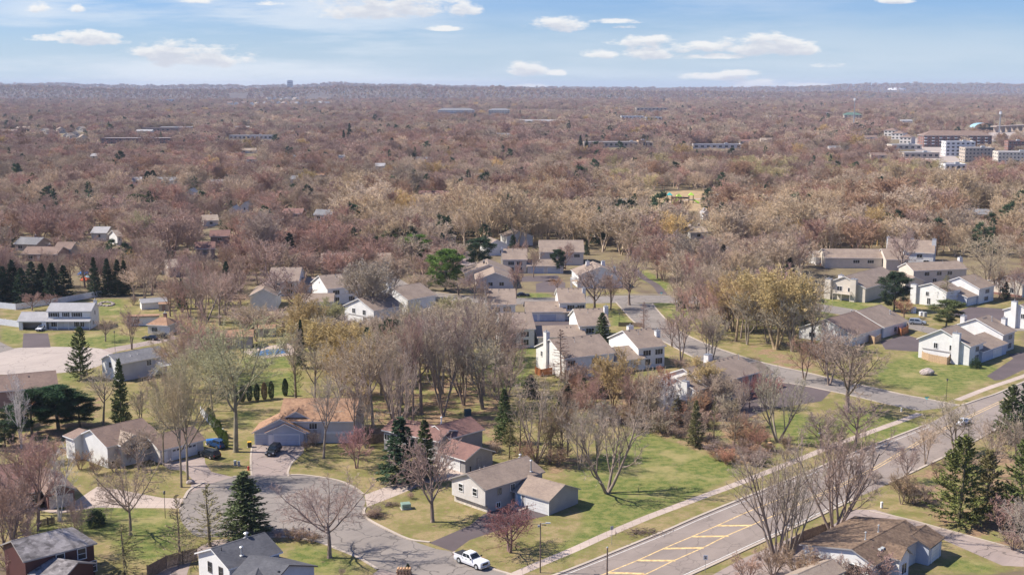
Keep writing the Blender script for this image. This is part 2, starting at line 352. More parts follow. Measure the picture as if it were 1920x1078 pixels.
me.vertices.add(len(V)); me.vertices.foreach_set('co', V.ravel()); me.loops.add(F.size); me.loops.foreach_set('vertex_index', F.ravel().astype(np.int32))
me.polygons.add(len(F)); me.polygons.foreach_set('loop_start', (np.arange(len(F)) * 4).astype(np.int32)); me.update(calc_edges=True)
ca = me.color_attributes.new('cover', 'FLOAT_COLOR', 'POINT'); ca.data.foreach_set('color', np.stack([lush, grassy, litter, np.ones_like(lush)], -1).astype(np.float32).ravel())
m, t, b = newmat('ground_cover'); p = geo_pos(t)
cov = t.add('ShaderNodeSeparateColor', i_0=t.add('ShaderNodeAttribute', attribute_name='cover').outputs['Color'])
n1 = noise_(t, p, .09, 5, .6); n2 = noise_(t, p, .6, 4, .6); n3 = noise_(t, p, 4.0, 3, .6); n4 = noise_(t, p, 1.4, 4, .7)
green = t.mix(t.ss(n2, .40, .6), (0.075, 0.118, 0.022), (0.175, 0.182, 0.052)); green = t.mix(t.ss(n3, .3, .8, 0, .4), green, (0.31, 0.26, 0.12)); green = t.mix(t.ss(n1, .52, .68, 0, .75), green, (0.33, 0.27, 0.125))
n5 = noise_(t, p, .22, 5, .65); dry = t.mix(t.ss(n5, .40, .62), (0.175, 0.155, 0.058), (0.30, 0.225, 0.12)); dry = t.mix(t.ss(n4, .45, .7), dry, (0.19, 0.195, 0.055)); dry = t.mix(t.ss(n2, .56, .72, 0, .8), dry, (0.28, 0.19, 0.115))
leaf = t.mix(t.ss(n4, .38, .64), (0.21, 0.135, 0.085), (0.34, 0.23, 0.14)); leaf = t.mix(t.ss(n5, .44, .60), leaf, (0.20, 0.195, 0.07))
wood_ = t.mix(t.ss(n1, .3, .7), (0.14, 0.105, 0.075), (0.235, 0.19, 0.105)); wood_ = t.mix(t.ss(n2, .55, .75, 0, .6), wood_, (0.19, 0.19, 0.07))
j = t.m('MULTIPLY', t.m('SUBTRACT', n2, .5), .9)
c = t.mix(t.ss(t.m('ADD', cov.outputs[1], t.m('MULTIPLY', j, .5)), .35, .65), wood_, dry)
c = t.mix(t.ss(t.m('ADD', cov.outputs[2], j), .3, .75), c, leaf)
c = t.mix(t.ss(t.m('ADD', cov.outputs[0], j), .25, .75), c, green); c = t.mix(t.ss(t.m('ADD', n4, t.m('MULTIPLY', n5, .6)), .90, 1.0, 0, .55), c, (0.25, 0.175, 0.105)); c = t.mix(t.ss(n3, .62, .8, 0, .4), c, (0.30, 0.24, 0.15))
t.put(b, 'Base Color', c); b.inputs['Roughness'].default_value = .95; b.inputs['Specular IOR Level'].default_value = .15
bump(t, b, n3, .6, .12)
me.materials.append(m); ground = bpy.data.objects.new('ground', me); SC.collection.objects.link(ground); tag(ground, kind='structure')
CLEAR = []      # no wild trees here
def flat(name, pts, mat, z, smooth=0, kind='structure', world=False, clear=True, label=None, cat=None):
    P = pts if world else PX(pts)
    if smooth: P = crom(P, smooth, closed=True)
    if clear: CLEAR.append(P)
    mb = MB(); V3 = [Vector((x, y, 0)) for x, y in P]; tr = tessellate_polygon([V3]); mb.v = [(x, y, z) for x, y in P]
    for a, b_, c_ in tr:
        n = (V3[b_] - V3[a]).cross(V3[c_] - V3[a]).z; mb.f.append((a, b_, c_) if n > 0 else (a, c_, b_)); mb.mi.append(0)
    return tag(mb.build(name, mat), label, cat, kind=kind)
def strip_pts(P, wl, wr):
    L = []; R = []
    for k in range(len(P)):
        a = np.array(P[max(0, k - 1)]); b = np.array(P[min(len(P) - 1, k + 1)]); d = (b - a) / max(1e-6, np.linalg.norm(b - a)); n = np.array([-d[1], d[0]])
        L.append(tuple(np.array(P[k]) + n * wl)); R.append(tuple(np.array(P[k]) - n * wr))
    return L, R
def ribbon(name, pts, wd, mat, z, smooth=5, h=0, world=False, clear=True, kind='structure', side=None, dash=None):
    """a band of width wd along a photo polyline; side 'l'/'r' puts it all on one side; h raises it as a kerb"""
    P = crom(pts if world else PX(pts), smooth) if smooth else (pts if world else PX(pts))
    L, R = strip_pts(P, wd if side == 'l' else 0 if side == 'r' else wd / 2, wd if side == 'r' else 0 if side == 'l' else wd / 2)
    mb = MB()
    for k in range(len(P) - 1):
        if dash and k % 2: continue
        if h:
            for q in ([(*L[k], h), (*R[k], h), (*R[k + 1], h), (*L[k + 1], h)], [(*R[k], z), (*R[k + 1], z), (*R[k + 1], h), (*R[k], h)], [(*L[k + 1], z), (*L[k], z), (*L[k], h), (*L[k + 1], h)]): mb.poly(q)
        else: mb.poly([(*L[k], z), (*R[k], z), (*R[k + 1], z), (*L[k + 1], z)])
    if clear: CLEAR.append(L + R[::-1])
    return tag(mb.build(name, mat), kind=kind)
# near cul-de-sac
CUL = [(472,892),(510,890.5),(545,890.6),(575,891.4),(616,897.5),(644,904.4),(666,915.5),(680,927),(685,940),(682,955),(691,973.5),(727,993),(768,1011),(820,1029),(848,1034),(920,1065),(960,1080),(990,1120),(860,1150),(760,1110),(708,1067),(672,1045),(633,1029),(605,1018),(575,1011),(540,1007),(506,1006),(450,1006.5),(406,1006),(370,1005),(350,990),(340,975),(336,950),(352,925),(385,905),(430,893)]
flat('cul_de_sac_road', CUL, M['asphalt'], .004, 3)
flat('driveway', [(472,893),(545,891.5),(541,884),(549,868),(569,848),(571,833),(473,833),(472,862)], M['olddrive'], .008)
ribbon('driveway_edge', [(472,895),(470,862),(472,838)], .35, M['kerb'], .004, 4, .06); ribbon('driveway_edge', [(541,893),(540,884),(548,866),(566,848)], .35, M['kerb'], .004, 4, .06)
flat('driveway', [(437,894),(396,884),(385,868),(383,856),(300,868),(318,880),(345,882),(362,900),(352,925),(400,905)], M['olddrive'], .012)
flat('driveway', [(133,944),(182,912),(215,916),(262,925),(305,933),(345,934),(338,953),(300,952),(250,952),(180,951),(130,959)], M['concrete'], .008)
ribbon('garden_path', [(76,953),(110,959),(130,956),(160,950)], 1.5, M['concrete'], .016, 5)
flat('driveway', [(683,926),(690,925),(740,906),(790,884),(826,865),(872,886),(850,898),(800,905),(745,928),(688,950)], M['concrete'], .012)
flat('driveway', [(805,1017),(850,1034),(880,1012),(930,995),(985,975),(1028,966),(985,953),(950,945),(905,965),(880,985)], M['drive'], .008)
flat('driveway', [(280,1078),(300,1058),(345,1040),(400,1012),(450,1008),(506,1008),(470,1016),(430,1024),(395,1034),(360,1046),(350,1078)], M['olddrive'], .012)
flat('driveway', [(700,1075),(712,1066),(760,1082),(800,1120),(700,1120)], M['olddrive'], .012)
ribbon('kerb', [(545,890),(575,891.2),(616,897),(644,904),(666,915),(681,926.5)], .45, M['kerb'], .003, 5, .13)
ribbon('kerb', [(685,951),(682,960),(691,973.5),(727,993),(768,1011),(806,1016.5)], .45, M['kerb'], .003, 5, .13)
ribbon('kerb', [(850,1035),(920,1065),(958,1077),(985,1090),(1000,1100)], .45, M['kerb'], .003, 5, .13)
ribbon('kerb', [(506,1007),(540,1007.5),(575,1011.5),(605,1018.5),(633,1029.5),(672,1045.5),(708,1067)], .45, M['kerb'], .003, 5, .13)
ribbon('kerb', [(437,893.5),(455,893),(471,893)], .45, M['kerb'], .003, 3, .13)
ribbon('kerb', [(345,935),(356,918),(383,904)], .45, M['kerb'], .003, 5, .13)
# main road
RL = [(900,1130),(1000,1093),(1080,1063),(1141,1038.5),(1246,995.6),(1307,969),(1384,937.6),(1450,911),(1517,883.7),(1600,849),(1667,823),(1736,796.6)]
RL2 = [(1803,760),(1838,748),(1871,737),(1920,716),(2010,680)]
RR = [(1180,1130),(1293,1078),(1320,1066),(1365,1045.4),(1425,1017.8),(1467,998.4),(1522,973.5),(1600,936),(1661,908.6),(1740,871),(1800,842),(1855,812),(1930,775),(2040,725)]
flat('main_road', crom(PX(RL + RL2), 4) + crom(PX(RR), 4)[::-1], M['asphalt2'], .006, 0, world=True)
ribbon('kerb', RL, .5, M['kerb'], .003, 5, .13); ribbon('kerb', RL2, .5, M['kerb'], .003, 5, .13); ribbon('kerb', RR[:8], .5, M['kerb'], .003, 5, .13); ribbon('kerb', RR[8:], .5, M['kerb'], .003, 5, .13)
YLs = [(1080,1099),(1141,1072),(1196,1049.6),(1246,1027),(1298,1005),(1345,984.6),(1414,954),(1500,921)]; YR = [(1100,1124),(1210,1076),(1262,1051),(1318,1026),(1362,1004),(1409,984),(1459,962.5)]
ribbon('road_line', YLs, .22, M['yellow'], .010, 5, clear=False); ribbon('road_line', YR, .22, M['yellow'], .010, 5, clear=False)
CL = [(1500,921),(1556,908),(1611,889),(1645,875),(1678,857),(1705,842),(1744,819),(1800,792),(1900,746)]
CL = [(1459,962),(1500,945),(1556,921),(1578,911),(1611,894),(1645,877),(1678,857.5),(1705,842),(1744,819),(1800,791),(1900,744)]
ribbon('road_line', CL, .16, M['yellow'], .010, 5, clear=False); ribbon('road_line', [(x - 6, y - 1) for x, y in CL[1:]], .16, M['yellow'], .010, 5, clear=False)
for (a, b_) in [((1141,1073),(1208,1075)),((1196,1050),(1266,1050.5)),((1244,1028),(1319,1026.5)),((1298,1005.5),(1366,1004.5)),((1345,985),(1409,984.5))]:
    ribbon('road_hatching', [a, b_], .62, M['yellow'], .014, 0, clear=False)
ribbon('road_line', [(x - 8, y - 2) for x, y in RR[:8]], .14, M['whiteline'], .010, 5, clear=False)
ribbon('road_line', [(x + 8, y + 3) for x, y in RL], .12, M['whiteline'], .010, 5, clear=False)
ribbon('pavement', [(930,1092),(967,1076),(1012,1056.5),(1080,1028),(1135,1003),(1218,968),(1307,934.5),(1384,906),(1450,880),(1517,853.5),(1556,837),(1606,819),(1650,803),(1689,789),(1725,775)], 1.7, M['concrete'], .008, 5)
ribbon('pavement', [(1795,750),(1851,728),(1916,706),(2000,675)], 1.7, M['concrete'], .008, 5)
# side street, T-junction and the street behind
SU = [(1800,760),(1763,753),(1730,746.5),(1690,739),(1625,724),(1573,713),(1515,699),(1465,688),(1406,673),(1330,647),(1280,624),(1253,603),(1233,582),(1223,569)]
SL_ = [(1155,567),(1172,586),(1188,603),(1225,630),(1262,650),(1305,672),(1370,697),(1430,712),(1500,722),(1560,734),(1610,745),(1665,758),(1725,770)]
flat('side_street', SU + SL_, M['asphalt'], .012); ribbon('kerb', SU, .4, M['kerb'], .003, 5, .13); ribbon('kerb', SL_, .4, M['kerb'], .003, 5, .13)
flat('back_street', [(715,520),(740,518),(762,530),(790,545),(850,553),(907,557),(1000,560),(1100,556),(1190,553),(1268,554),(1400,560),(1527,568),(1603,580),(1680,596),(1760,618),(1800,610),(1920,585),(1920,620),(1870,622),(1790,632),(1740,625),(1670,606),(1595,593),(1520,581),(1400,572),(1240,568),(1150,568),(1000,571),(907,569),(800,560),(740,540)], M['asphalt'], .008)
ribbon('kerb', [(790,544),(850,552),(907,556),(1000,559),(1100,555),(1190,552),(1268,553)], .4, M['kerb'], .003, 5, .13)
# west cul-de-sac
flat('west_court_road', [(-60,668),(0,659),(25,653),(60,650.5),(92,649.8),(130,650.5),(165,651.5),(197,655),(212,663),(205,675),(180,688),(140,696),(100,700),(50,702),(0,702),(-80,700)], M['plat'], .004, 3)
flat('driveway', [(44,625),(90,625),(95,651),(42,652)], M['drive'], .010)
flat('driveway', [(0,641),(27,654),(0,661),(-60,668),(-80,640),(-20,636)], M['asphalt'], .010)
flat('driveway', [(190,656),(205,652),(240,646),(272,640),(325,628),(330,636),(290,645),(240,655),(210,662)], M['olddrive'], .010)
# parking and drives of the townhouses
flat('driveway', [(1360,730),(1440,712),(1560,732),(1540,752),(1440,768),(1385,790),(1330,790),(1340,750)], M['drive'], .016)
flat('driveway', [(1850,705),(1900,672),(1890,664),(1925,660),(1925,690),(1880,712),(1865,713)], M['drive'], .010)
flat('driveway', [(1650,640),(1700,628),(1740,640),(1730,660),(1660,655)], M['drive'], .016)
flat('driveway', [(1780,590),(1820,575),(1905,580),(1900,600),(1830,606)], M['drive'], .016)
flat('driveway', [(1005,532),(1035,524),(1060,530),(1060,548),(1005,548)], M['drive'], .016)
flat('driveway', [(980,518),(1045,516),(1055,528),(975,528)], M['drive'], .016)
flat('driveway', [(985,598),(1075,598),(1075,610),(985,610)], M['drive'], .016)
flat('driveway', [(860,480),(878,470),(900,500),(880,520),(860,505)], M['olddrive'], .016)
ribbon('garden_path', [(1190,505),(1205,520),(1230,535),(1243,552)], 3.0, M['drive'], .016, 4)
flat('driveway', [(1500,537),(1530,533),(1533,550),(1500,553)], M['drive'], .016)
# lower right drive and parking court
flat('driveway', [(1480,1020),(1560,985),(1600,955),(1640,955),(1920,1035),(1920,1062),(1880,1060),(1765,1010),(1700,980),(1640,975),(1560,1040),(1480,1078),(1400,1110),(1330,1110)], M['olddrive'], .014)
ribbon('kerb', [(1630,958),(1700,973),(1770,992),(1850,1014),(1925,1035)], .35, M['kerb'], .003, 4, .12)
flat('driveway', [(1335,1078),(1385,1050),(1450,1022),(1500,1000),(1560,985),(1480,1040),(1400,1090)], M['olddrive'], .018)
# park clearing behind, with its paths and play area
flat('meadow', [(1195,376),(1230,362),(1290,357),(1360,362),(1420,368),(1480,372),(1560,376),(1500,386),(1380,392),(1300,396),(1250,392)], plain('dry_meadow_grass', (0.36, 0.25, 0.13), .95, var=.25, scale=.3), .004)
ribbon('park_path', [(1200,388),(1225,396),(1250,408),(1285,420),(1300,428)], 3.2, M['concrete'], .012, 4); ribbon('park_path', [(1220,385),(1290,375),(1350,370)], 3, M['concrete'], .012, 4)
ribbon('distant_road', [(1500,168+60),(1490,222),(1540,236),(1600,262),(1680,288),(1760,330)], 9, M['plat'], .02, 5)
ribbon('distant_road', [(1540,190+20),(1500,214),(1545,222),(1580,230)], 9, M['plat'], .02, 5)
flat('distant_car_park', [(1700,262),(1740,255),(1800,300),(1790,315),(1730,300)], M['plat'], .02); flat('distant_car_park', [(1850,248),(1960,246),(1960,262),(1860,266)], M['plat'], .024)
flat('distant_field', [(955,212),(1000,208),(1160,210),(1170,214),(1000,216)], plain('far_field_grass', (0.20, 0.20, 0.08), .95, var=.15, scale=.02), .02)
# pool
flat('pool_surround', [(455,660),(465,654),(548,642),(556,664),(490,673),(475,668)], M['concrete'], .02)
flat('pool_water', [(473,662.5),(484,668.5),(541,661.5),(541,653.5),(500,655)], M['water'], .03)
# hills on the horizon
HILLS = []
def hill_h(X, Y):
    """height of the rolling far land"""
    px = 960 + FPX * CP * X / np.maximum(Y, 1); H_ = np.zeros(np.shape(X))
    for y0, depth, prof in HILLS:
        f = (Y - y0) / depth; pr = np.interp(px, [p[0] for p in prof], [p[1] for p in prof]); pr = pr - 1.0 * np.sin(px * .037) * np.cos(px * .011 + 2) - .5 * np.sin(px * .13)
        v = (pr - 539) / FPX; Yr = y0 + depth * .5; h = np.maximum(2, CAMH - Yr * (SP + v * CP) / (CP - v * SP))
        H_ = np.maximum(H_, np.where((f > 0) & (f < 1), h * np.sin(np.pi * np.clip(f, 0, 1)) ** .8 - 3, 0))
    return H_
def hills(name, y0, depth, prof, mat):
    """a ridge of land: prof = [(px, row of its top)]"""
    HILLS.append((y0, depth, prof)); mb = MB(); xs = np.linspace(-350, 2270, 220); rows = 15
    for r in range(rows):
        Y = y0 + depth * r / (rows - 1); X = (xs - 960) / FPX * Y / CP; keep = HILLS[:]; HILLS[:] = [(y0, depth, prof)]; hh = hill_h(X, np.full(len(X), Y)); HILLS[:] = keep
        mb.v += [(float(x), float(Y), float(h) if 0 < r < rows - 1 else -3.0) for x, h in zip(X, hh)]
    for r in range(rows - 1):
        for k in range(219): a = r * 220 + k; mb.f.append((a, a + 1, a + 221, a + 220)); mb.mi.append(0)
    return tag(mb.build(name, mat, smooth=True), kind='structure')
m, t, b = newmat('distant_wooded_land'); p = geo_pos(t)
n = noise_(t, p, .012, 6, .7); n2 = noise_(t, p, .0022, 4, .6)
c = t.mix(t.ss(n, .35, .7), (0.075, 0.058, 0.055), (0.13, 0.10, 0.088)); c = t.mix(t.ss(n2, .45, .7, 0, .5), c, (0.15, 0.12, 0.09)); t.put(b, 'Base Color', c); b.inputs['Roughness'].default_value = 1; M['farwood'] = m
hills('far_hills', 9000, 3800, [(-500,158),(0,159),(120,160),(300,163),(420,163),(455,161),(470,163),(560,162),(640,159),(760,161),(900,165),(1100,167),(1300,168),(1450,166),(1600,161),(1700,159),(1850,161),(2400,158)], M['farwood'])
hills('middle_hills', 5600, 2200, [(-500,163),(0,163),(60,162),(140,167),(400,172),(640,165),(760,164),(900,169),(940,165.5),(980,168),(1100,172),(1400,176),(1600,176),(1920,186),(2400,190)], M['farwood'])
# ================================================================ TREES: generator
def unit(a): return a / np.maximum(np.linalg.norm(a, axis=-1, keepdims=True), 1e-9)
def polylines(rng, P, D, L, seg, up, wig):
    """P,D (N,3), L (N,) -> points (N,seg+1,3)"""
    N = len(P); out = np.zeros((N, seg + 1, 3)); out[:, 0] = P; d = D.copy(); u = np.zeros((N, 3)); u[:, 2] = 1
    for k in range(seg):
        d = unit(d + u * up + rng.normal(0, wig, (N, 3)))
        out[:, k + 1] = out[:, k] + d * (L / seg)[:, None]
    return out
def spawn(rng, pts, L, R, n, t0, ang, angj, ratio, falloff, t1=1.0, rr=0.55):
    """children along each polyline"""
    N, S, _ = pts.shape; t = (np.arange(n)[None] + rng.uniform(0, 1, (N, n))) / n
    t = t0 + (t1 - t0) * t; x = t * (S - 1); i = np.minimum(x.astype(int), S - 2); f = (x - i)[..., None]
    idx = np.arange(N)[:, None]; a = pts[idx, i]; b = pts[idx, i + 1]; p = a + (b - a) * f; T = unit(b - a)
    ref = np.where(np.abs(T[..., 2:3]) > 0.9, np.array([1.0, 0, 0]), np.array([0, 0, 1.0]))
    U = unit(np.cross(T, ref)); V = np.cross(T, U)
    ph = (np.arange(n)[None] * 2.4 + rng.uniform(0, 6.28, (N, 1)) + rng.uniform(-.5, .5, (N, n)))[..., None]
    al = np.radians(rng.normal(ang, angj, (N, n)))[..., None]
    D = T * np.cos(al) + (U * np.cos(ph) + V * np.sin(ph)) * np.sin(al)
    Lc = L[:, None] * ratio * (1 - falloff * (t - t0) / max(1e-6, t1 - t0)) * rng.uniform(0.75, 1.2, (N, n))
    Rc = R[:, None] * rr * (1 - 0.55 * t)
    return p.reshape(-1, 3), D.reshape(-1, 3), Lc.ravel(), Rc.ravel()
class TB:
    """mesh arrays"""
    def __init__(s): s.V = []; s.Q = []; s.T = []; s.n = 0
    def tubes(s, pts, R, sides, tip=0.45):
        N, S, _ = pts.shape; T = unit(np.gradient(pts, axis=1))
        ref = np.where(np.abs(T[..., 2:3]) > 0.9, np.array([1.0, 0, 0]), np.array([0, 0, 1.0]))
        U = unit(np.cross(T, ref)); W = np.cross(T, U)
        rad = R[:, None] * (1 - (1 - tip) * np.linspace(0, 1, S)[None])
        q = np.arange(sides) * 2 * np.pi / sides
        v = pts[:, :, None] + rad[:, :, None, None] * (U[:, :, None] * np.cos(q)[None, None, :, None] + W[:, :, None] * np.sin(q)[None, None, :, None])
        base = s.n + (np.arange(N)[:, None, None] * S + np.arange(S - 1)[None, :, None]) * sides
        i = np.arange(sides)[None, None]; j = (i + 1) % sides
        s.Q.append(np.stack([base + i, base + j, base + sides + j, base + sides + i], -1).reshape(-1, 4))
        s.V.append(v.reshape(-1, 3)); s.n += N * S * sides
    def blades(s, rng, P, D, L, wd):
        """one thin tapering triangle each"""
        N = len(P); side = unit(np.cross(D, rng.normal(0, 1, (N, 3)))) * (wd / 2)
        v = np.stack([P - side, P + side, P + D * L[:, None]], 1)
        s.V.append(v.reshape(-1, 3)); s.T.append((s.n + np.arange(N * 3)).reshape(-1, 3)); s.n += N * 3
    def mesh(s, name, mat, scale=1.0):
        V = np.concatenate(s.V) * scale; Q = np.concatenate(s.Q) if s.Q else np.zeros((0, 4), int); T = np.concatenate(s.T) if s.T else np.zeros((0, 3), int)
        me = bpy.data.meshes.new(name); me.vertices.add(len(V)); me.vertices.foreach_set('co', V.ravel())
        loops = np.concatenate([Q.ravel(), T.ravel()]).astype(np.int32); me.loops.add(len(loops)); me.loops.foreach_set('vertex_index', loops)
        nq, nt = len(Q), len(T); me.polygons.add(nq + nt)
        me.polygons.foreach_set('loop_start', np.concatenate([np.arange(nq) * 4, nq * 4 + np.arange(nt) * 3]).astype(np.int32))
        me.update(calc_edges=True); me.materials.append(mat); return me
def bare_tree(seed, H=14, stems=1, lean=0, trunk=0.3, tr=0.32, limbs=6, lang=35, lup=0.12, lrat=1.0, l2=(8, 42, .5, .06), l3=(8, 45, .42, .04), tw=(9, 38, .42, .02), tww=0.035,
              wig=0.07, twup=0.06, sides=7, buds=0, budsize=0.1, twlen=None, leader=0.6, lt0=0.55, levels=3):
    """returns (trunk TB, crown TB, height, width)"""
    rng = np.random.default_rng(seed); A = TB(); B = TB()
    az = rng.uniform(0, 6.28) + np.arange(stems) * 6.283 / stems + rng.normal(0, .3, stems); ln = np.radians(lean) * rng.uniform(.6, 1.25, stems)
    D = np.stack([np.cos(az) * np.sin(ln), np.sin(az) * np.sin(ln), np.cos(ln)], -1) if lean else np.tile([0.02, 0.01, 1.0], (stems, 1))
    P = np.stack([np.cos(az) * .12 * (stems > 1), np.sin(az) * .12 * (stems > 1), np.full(stems, -0.15)], -1)
    L = np.full(stems, H * trunk / max(.2, leader)) * (1 if stems == 1 else 1) ; L = np.full(stems, H * leader) * rng.uniform(.85, 1.1, stems)
    R = np.full(stems, tr); T0 = polylines(rng, P, D, L, 6, 0.05 if lean else 0.0, 0.035)
    A.tubes(T0, R, sides + 2, 0.35)
    # root flare
    A.tubes(np.stack([P + [0, 0, -.05], P + D * .45], 1), R * 1.35, sides + 2, 0.7)
    ts = trunk / leader
    P, D, L1, R1 = spawn(rng, T0, np.full(stems, H * (1 - trunk)) * lrat, R, limbs, ts, lang, 8, 1.0, 0.45, 1.0, 0.6)
    p1 = polylines(rng, P, D, L1, 6, lup, wig); A.tubes(p1, R1, 6, 0.3)
    if levels == 3:
        P, D, L2, R2 = spawn(rng, p1, L1, R1, l2[0], 0.22, l2[1], 10, l2[2], 0.45, 1, .5)
        p2 = polylines(rng, P, D, L2, 4, l2[3], wig * 1.2); B.tubes(p2, np.maximum(R2, tww * .8), 4, 0.4)
    else: p2, L2, R2 = p1, L1, R1
    P, D, L3, R3 = spawn(rng, p2, L2, R2, l3[0], 0.12, l3[1], 12, l3[2], 0.4, 1, .5)
    p3 = polylines(rng, P, D, L3, 3, l3[3], wig * 1.6); B.tubes(p3, np.maximum(R3 * .5, tww * .55), 3, 0.4)
    P, D, L4, R4 = spawn(rng, p3, L3, R3, tw[0], 0.08, tw[1], 14, tw[2], 0.3, 1, .5)
    if twlen: L4 = L4 * 0 + twlen * rng.uniform(.6, 1.3, len(L4))
    D = unit(D + np.array([0, 0, twup]) * 3 + rng.normal(0, .12, D.shape)); B.blades(rng, P, D, L4, tww)
    if buds:
        k = rng.integers(0, len(P), buds); f = rng.uniform(.2, 1, buds)[:, None]
        bp = P[k] + D[k] * L4[k][:, None] * f; B.blades(rng, bp, unit(rng.normal(0, 1, (buds, 3))), np.full(buds, budsize) * rng.uniform(.6, 1.4, buds), budsize * .8)
    allp = np.concatenate([p1.reshape(-1, 3), p2.reshape(-1, 3), p3.reshape(-1, 3)])
    return A, B, float(np.percentile(allp[:, 2], 99.5)), float(2 * np.percentile(np.hypot(allp[:, 0], allp[:, 1]), 95))
def spruce(seed, H=11, R=2.8, whorls=30, per=9, droop=-0.25, tuft=10, size=0.42, base=0.06, power=0.74, gap=0.0, tr=0.17, tipup=0.1, flat=0.5):
    rng = np.random.default_rng(seed); A = TB(); B = TB()
    T0 = polylines(rng, np.array([[0, 0, -.1]]), np.array([[0, 0, 1.0]]), np.array([H * .98]), 8, 0, 0.01); A.tubes(T0, np.array([tr]), 8, 0.12)
    z = base + (1 - base) * (np.arange(whorls) / whorls) ** 1.0
    zz = np.repeat(z, per) + rng.normal(0, .5 / whorls, whorls * per); n = len(zz)
    keep = rng.uniform(0, 1, n) > gap; zz = np.clip(zz[keep], base, .985); n = len(zz)
    az = rng.uniform(0, 6.283, n); rad = R * (1 - zz) ** power * rng.uniform(.68, 1.15, n) * (0.75 + .25 * np.minimum(1, zz / .14)) + .12
    P = np.stack([np.zeros(n), np.zeros(n), zz * H], -1); D = unit(np.stack([np.cos(az), np.sin(az), np.full(n, droop + .25 * 0) + zz * .45], -1))
    p1 = polylines(rng, P, D, rad, 5, tipup * .5, .05); B.tubes(p1, np.full(n, .03), 3, .4)
    k = np.repeat(np.arange(n), tuft); t = rng.uniform(.12, 1.0, len(k)) ** .8; x = t * 5; i = np.minimum(x.astype(int), 4); f = (x - i)[:, None]
    p = p1[k, i] * (1 - f) + p1[k, i + 1] * f; T = unit(p1[k, i + 1] - p1[k, i])
    s = np.cross(T, [0, 0, 1.0]) * rng.choice([-1, 1], len(k))[:, None] * rng.uniform(.3, 1.1, len(k))[:, None]
    d = unit(T * .7 + s + np.stack([np.zeros(len(k)), np.zeros(len(k)), rng.normal(-.15, flat, len(k))], -1))
    ln = size * rng.uniform(.7, 1.4, len(k)) * (.55 + .6 * (1 - zz[k]))
    B.blades(rng, p, d, ln, size * .42)
    m = len(k); B.blades(rng, p, unit(d + rng.normal(0, .5, (m, 3))), ln * .8, size * .36)
    return A, B, H, 2 * R * .95
def pine(seed, H=13, R=3.6, limbs=34, tr=0.24, clump=74, size=0.32, base=.22, cw=0.85, sub=5):
    """irregular pine: clumps of long needles at the ends of spreading limbs"""
    rng = np.random.default_rng(seed); A = TB(); B = TB()
    T0 = polylines(rng, np.array([[0, 0, -.1]]), np.array([[0, 0, 1.0]]), np.array([H * .95]), 8, 0, 0.025); A.tubes(T0, np.array([tr]), 8, 0.2)
    t = base + (1 - base) * (np.arange(limbs) + rng.uniform(0, 1, limbs)) / limbs; az = np.arange(limbs) * 2.4 + rng.uniform(-.5, .5, limbs)
    x = t * 8; i = np.minimum(x.astype(int), 7); f = (x - i)[:, None]; P = T0[0][i] * (1 - f) + T0[0][i + 1] * f
    prof = np.sin(np.clip((t - base) / (1 - base), 0, 1) * np.pi * .80 + .42) ** .9; L = R * np.maximum(prof, .16) * rng.uniform(.7, 1.15, limbs)
    D = unit(np.stack([np.cos(az), np.sin(az), np.full(limbs, .05) + (t - base) * .9], -1)); p1 = polylines(rng, P, D, L, 4, .09, .09); A.tubes(p1, np.full(limbs, tr * .28), 4, .35)
    P, D, L2, _ = spawn(rng, p1, L, np.full(limbs, .05), sub, .35, 42, 12, .42, .4); p2 = polylines(rng, P, D, L2, 2, .15, .1); B.tubes(p2, np.full(len(L2), .03), 3, .5)
    ends = np.concatenate([p2[:, -1], p2[:, 1], p1[:, -1]]); k = np.repeat(np.arange(len(ends)), clump)
    o = rng.normal(0, 1, (len(k), 3)); o = unit(o) * rng.uniform(0, 1, (len(k), 1)) ** .5 * np.array([cw, cw, cw * .42]); d = unit(o * [1, 1, 1.6] + [0, 0, .35] + rng.normal(0, .3, o.shape))
    B.blades(rng, ends[k] + o * .8, d, size * rng.uniform(.7, 1.5, len(k)), size * .3)
    return A, B, H, 2 * R * .95
def column(seed, H=4, R=.65, n=2600, size=.2):
    rng = np.random.default_rng(seed); A = TB(); B = TB(); A.tubes(np.array([[[0, 0, -.05], [0, 0, H * .8]]]), np.array([.06]), 6, .4)
    z = rng.uniform(.02, 1, n); r = R * np.sin(np.clip(z * .93 + .07, 0, 1) * np.pi) ** .55 * rng.uniform(.75, 1.05, n); a = rng.uniform(0, 6.283, n)
    r *= 1 + .12 * np.sin(a * 3 + z * 9); P = np.stack([r * np.cos(a), r * np.sin(a), z * H], -1)
    D = unit(np.stack([np.cos(a) * .5, np.sin(a) * .5, np.full(n, 1.0)], -1) + rng.normal(0, .35, (n, 3))); B.blades(rng, P, D, size * rng.uniform(.6, 1.4, n), size * .6)
    return A, B, H, 2 * R
def bush(seed, H=1.4, R=1.1, n=2600, size=.14):
    rng = np.random.default_rng(seed); A = TB(); B = TB(); A.tubes(np.array([[[0, 0, -.05], [0, 0, H * .5]]]), np.array([.05]), 5, .5)
    d = unit(rng.normal(0, 1, (n, 3))); d[:, 2] = np.abs(d[:, 2]); rr = rng.uniform(.7, 1.05, n) * (1 + .15 * np.sin(d[:, 0] * 7 + d[:, 1] * 5)); P = d * rr[:, None] * [R, R, H]
    B.blades(rng, P, unit(d + rng.normal(0, .6, (n, 3))), size * rng.uniform(.6, 1.4, n), size * .7); return A, B, H, 2 * R
PROTO = {}
def proto(kind, variants, tm='bark', cm='twig'):
    out = []
    for (A, B, h, wd) in variants: out.append((A.mesh(kind + '_trunk', M[tm]), B.mesh(kind + '_crown', M[cm]), h, wd))
    PROTO[kind] = out
BT = bare_tree
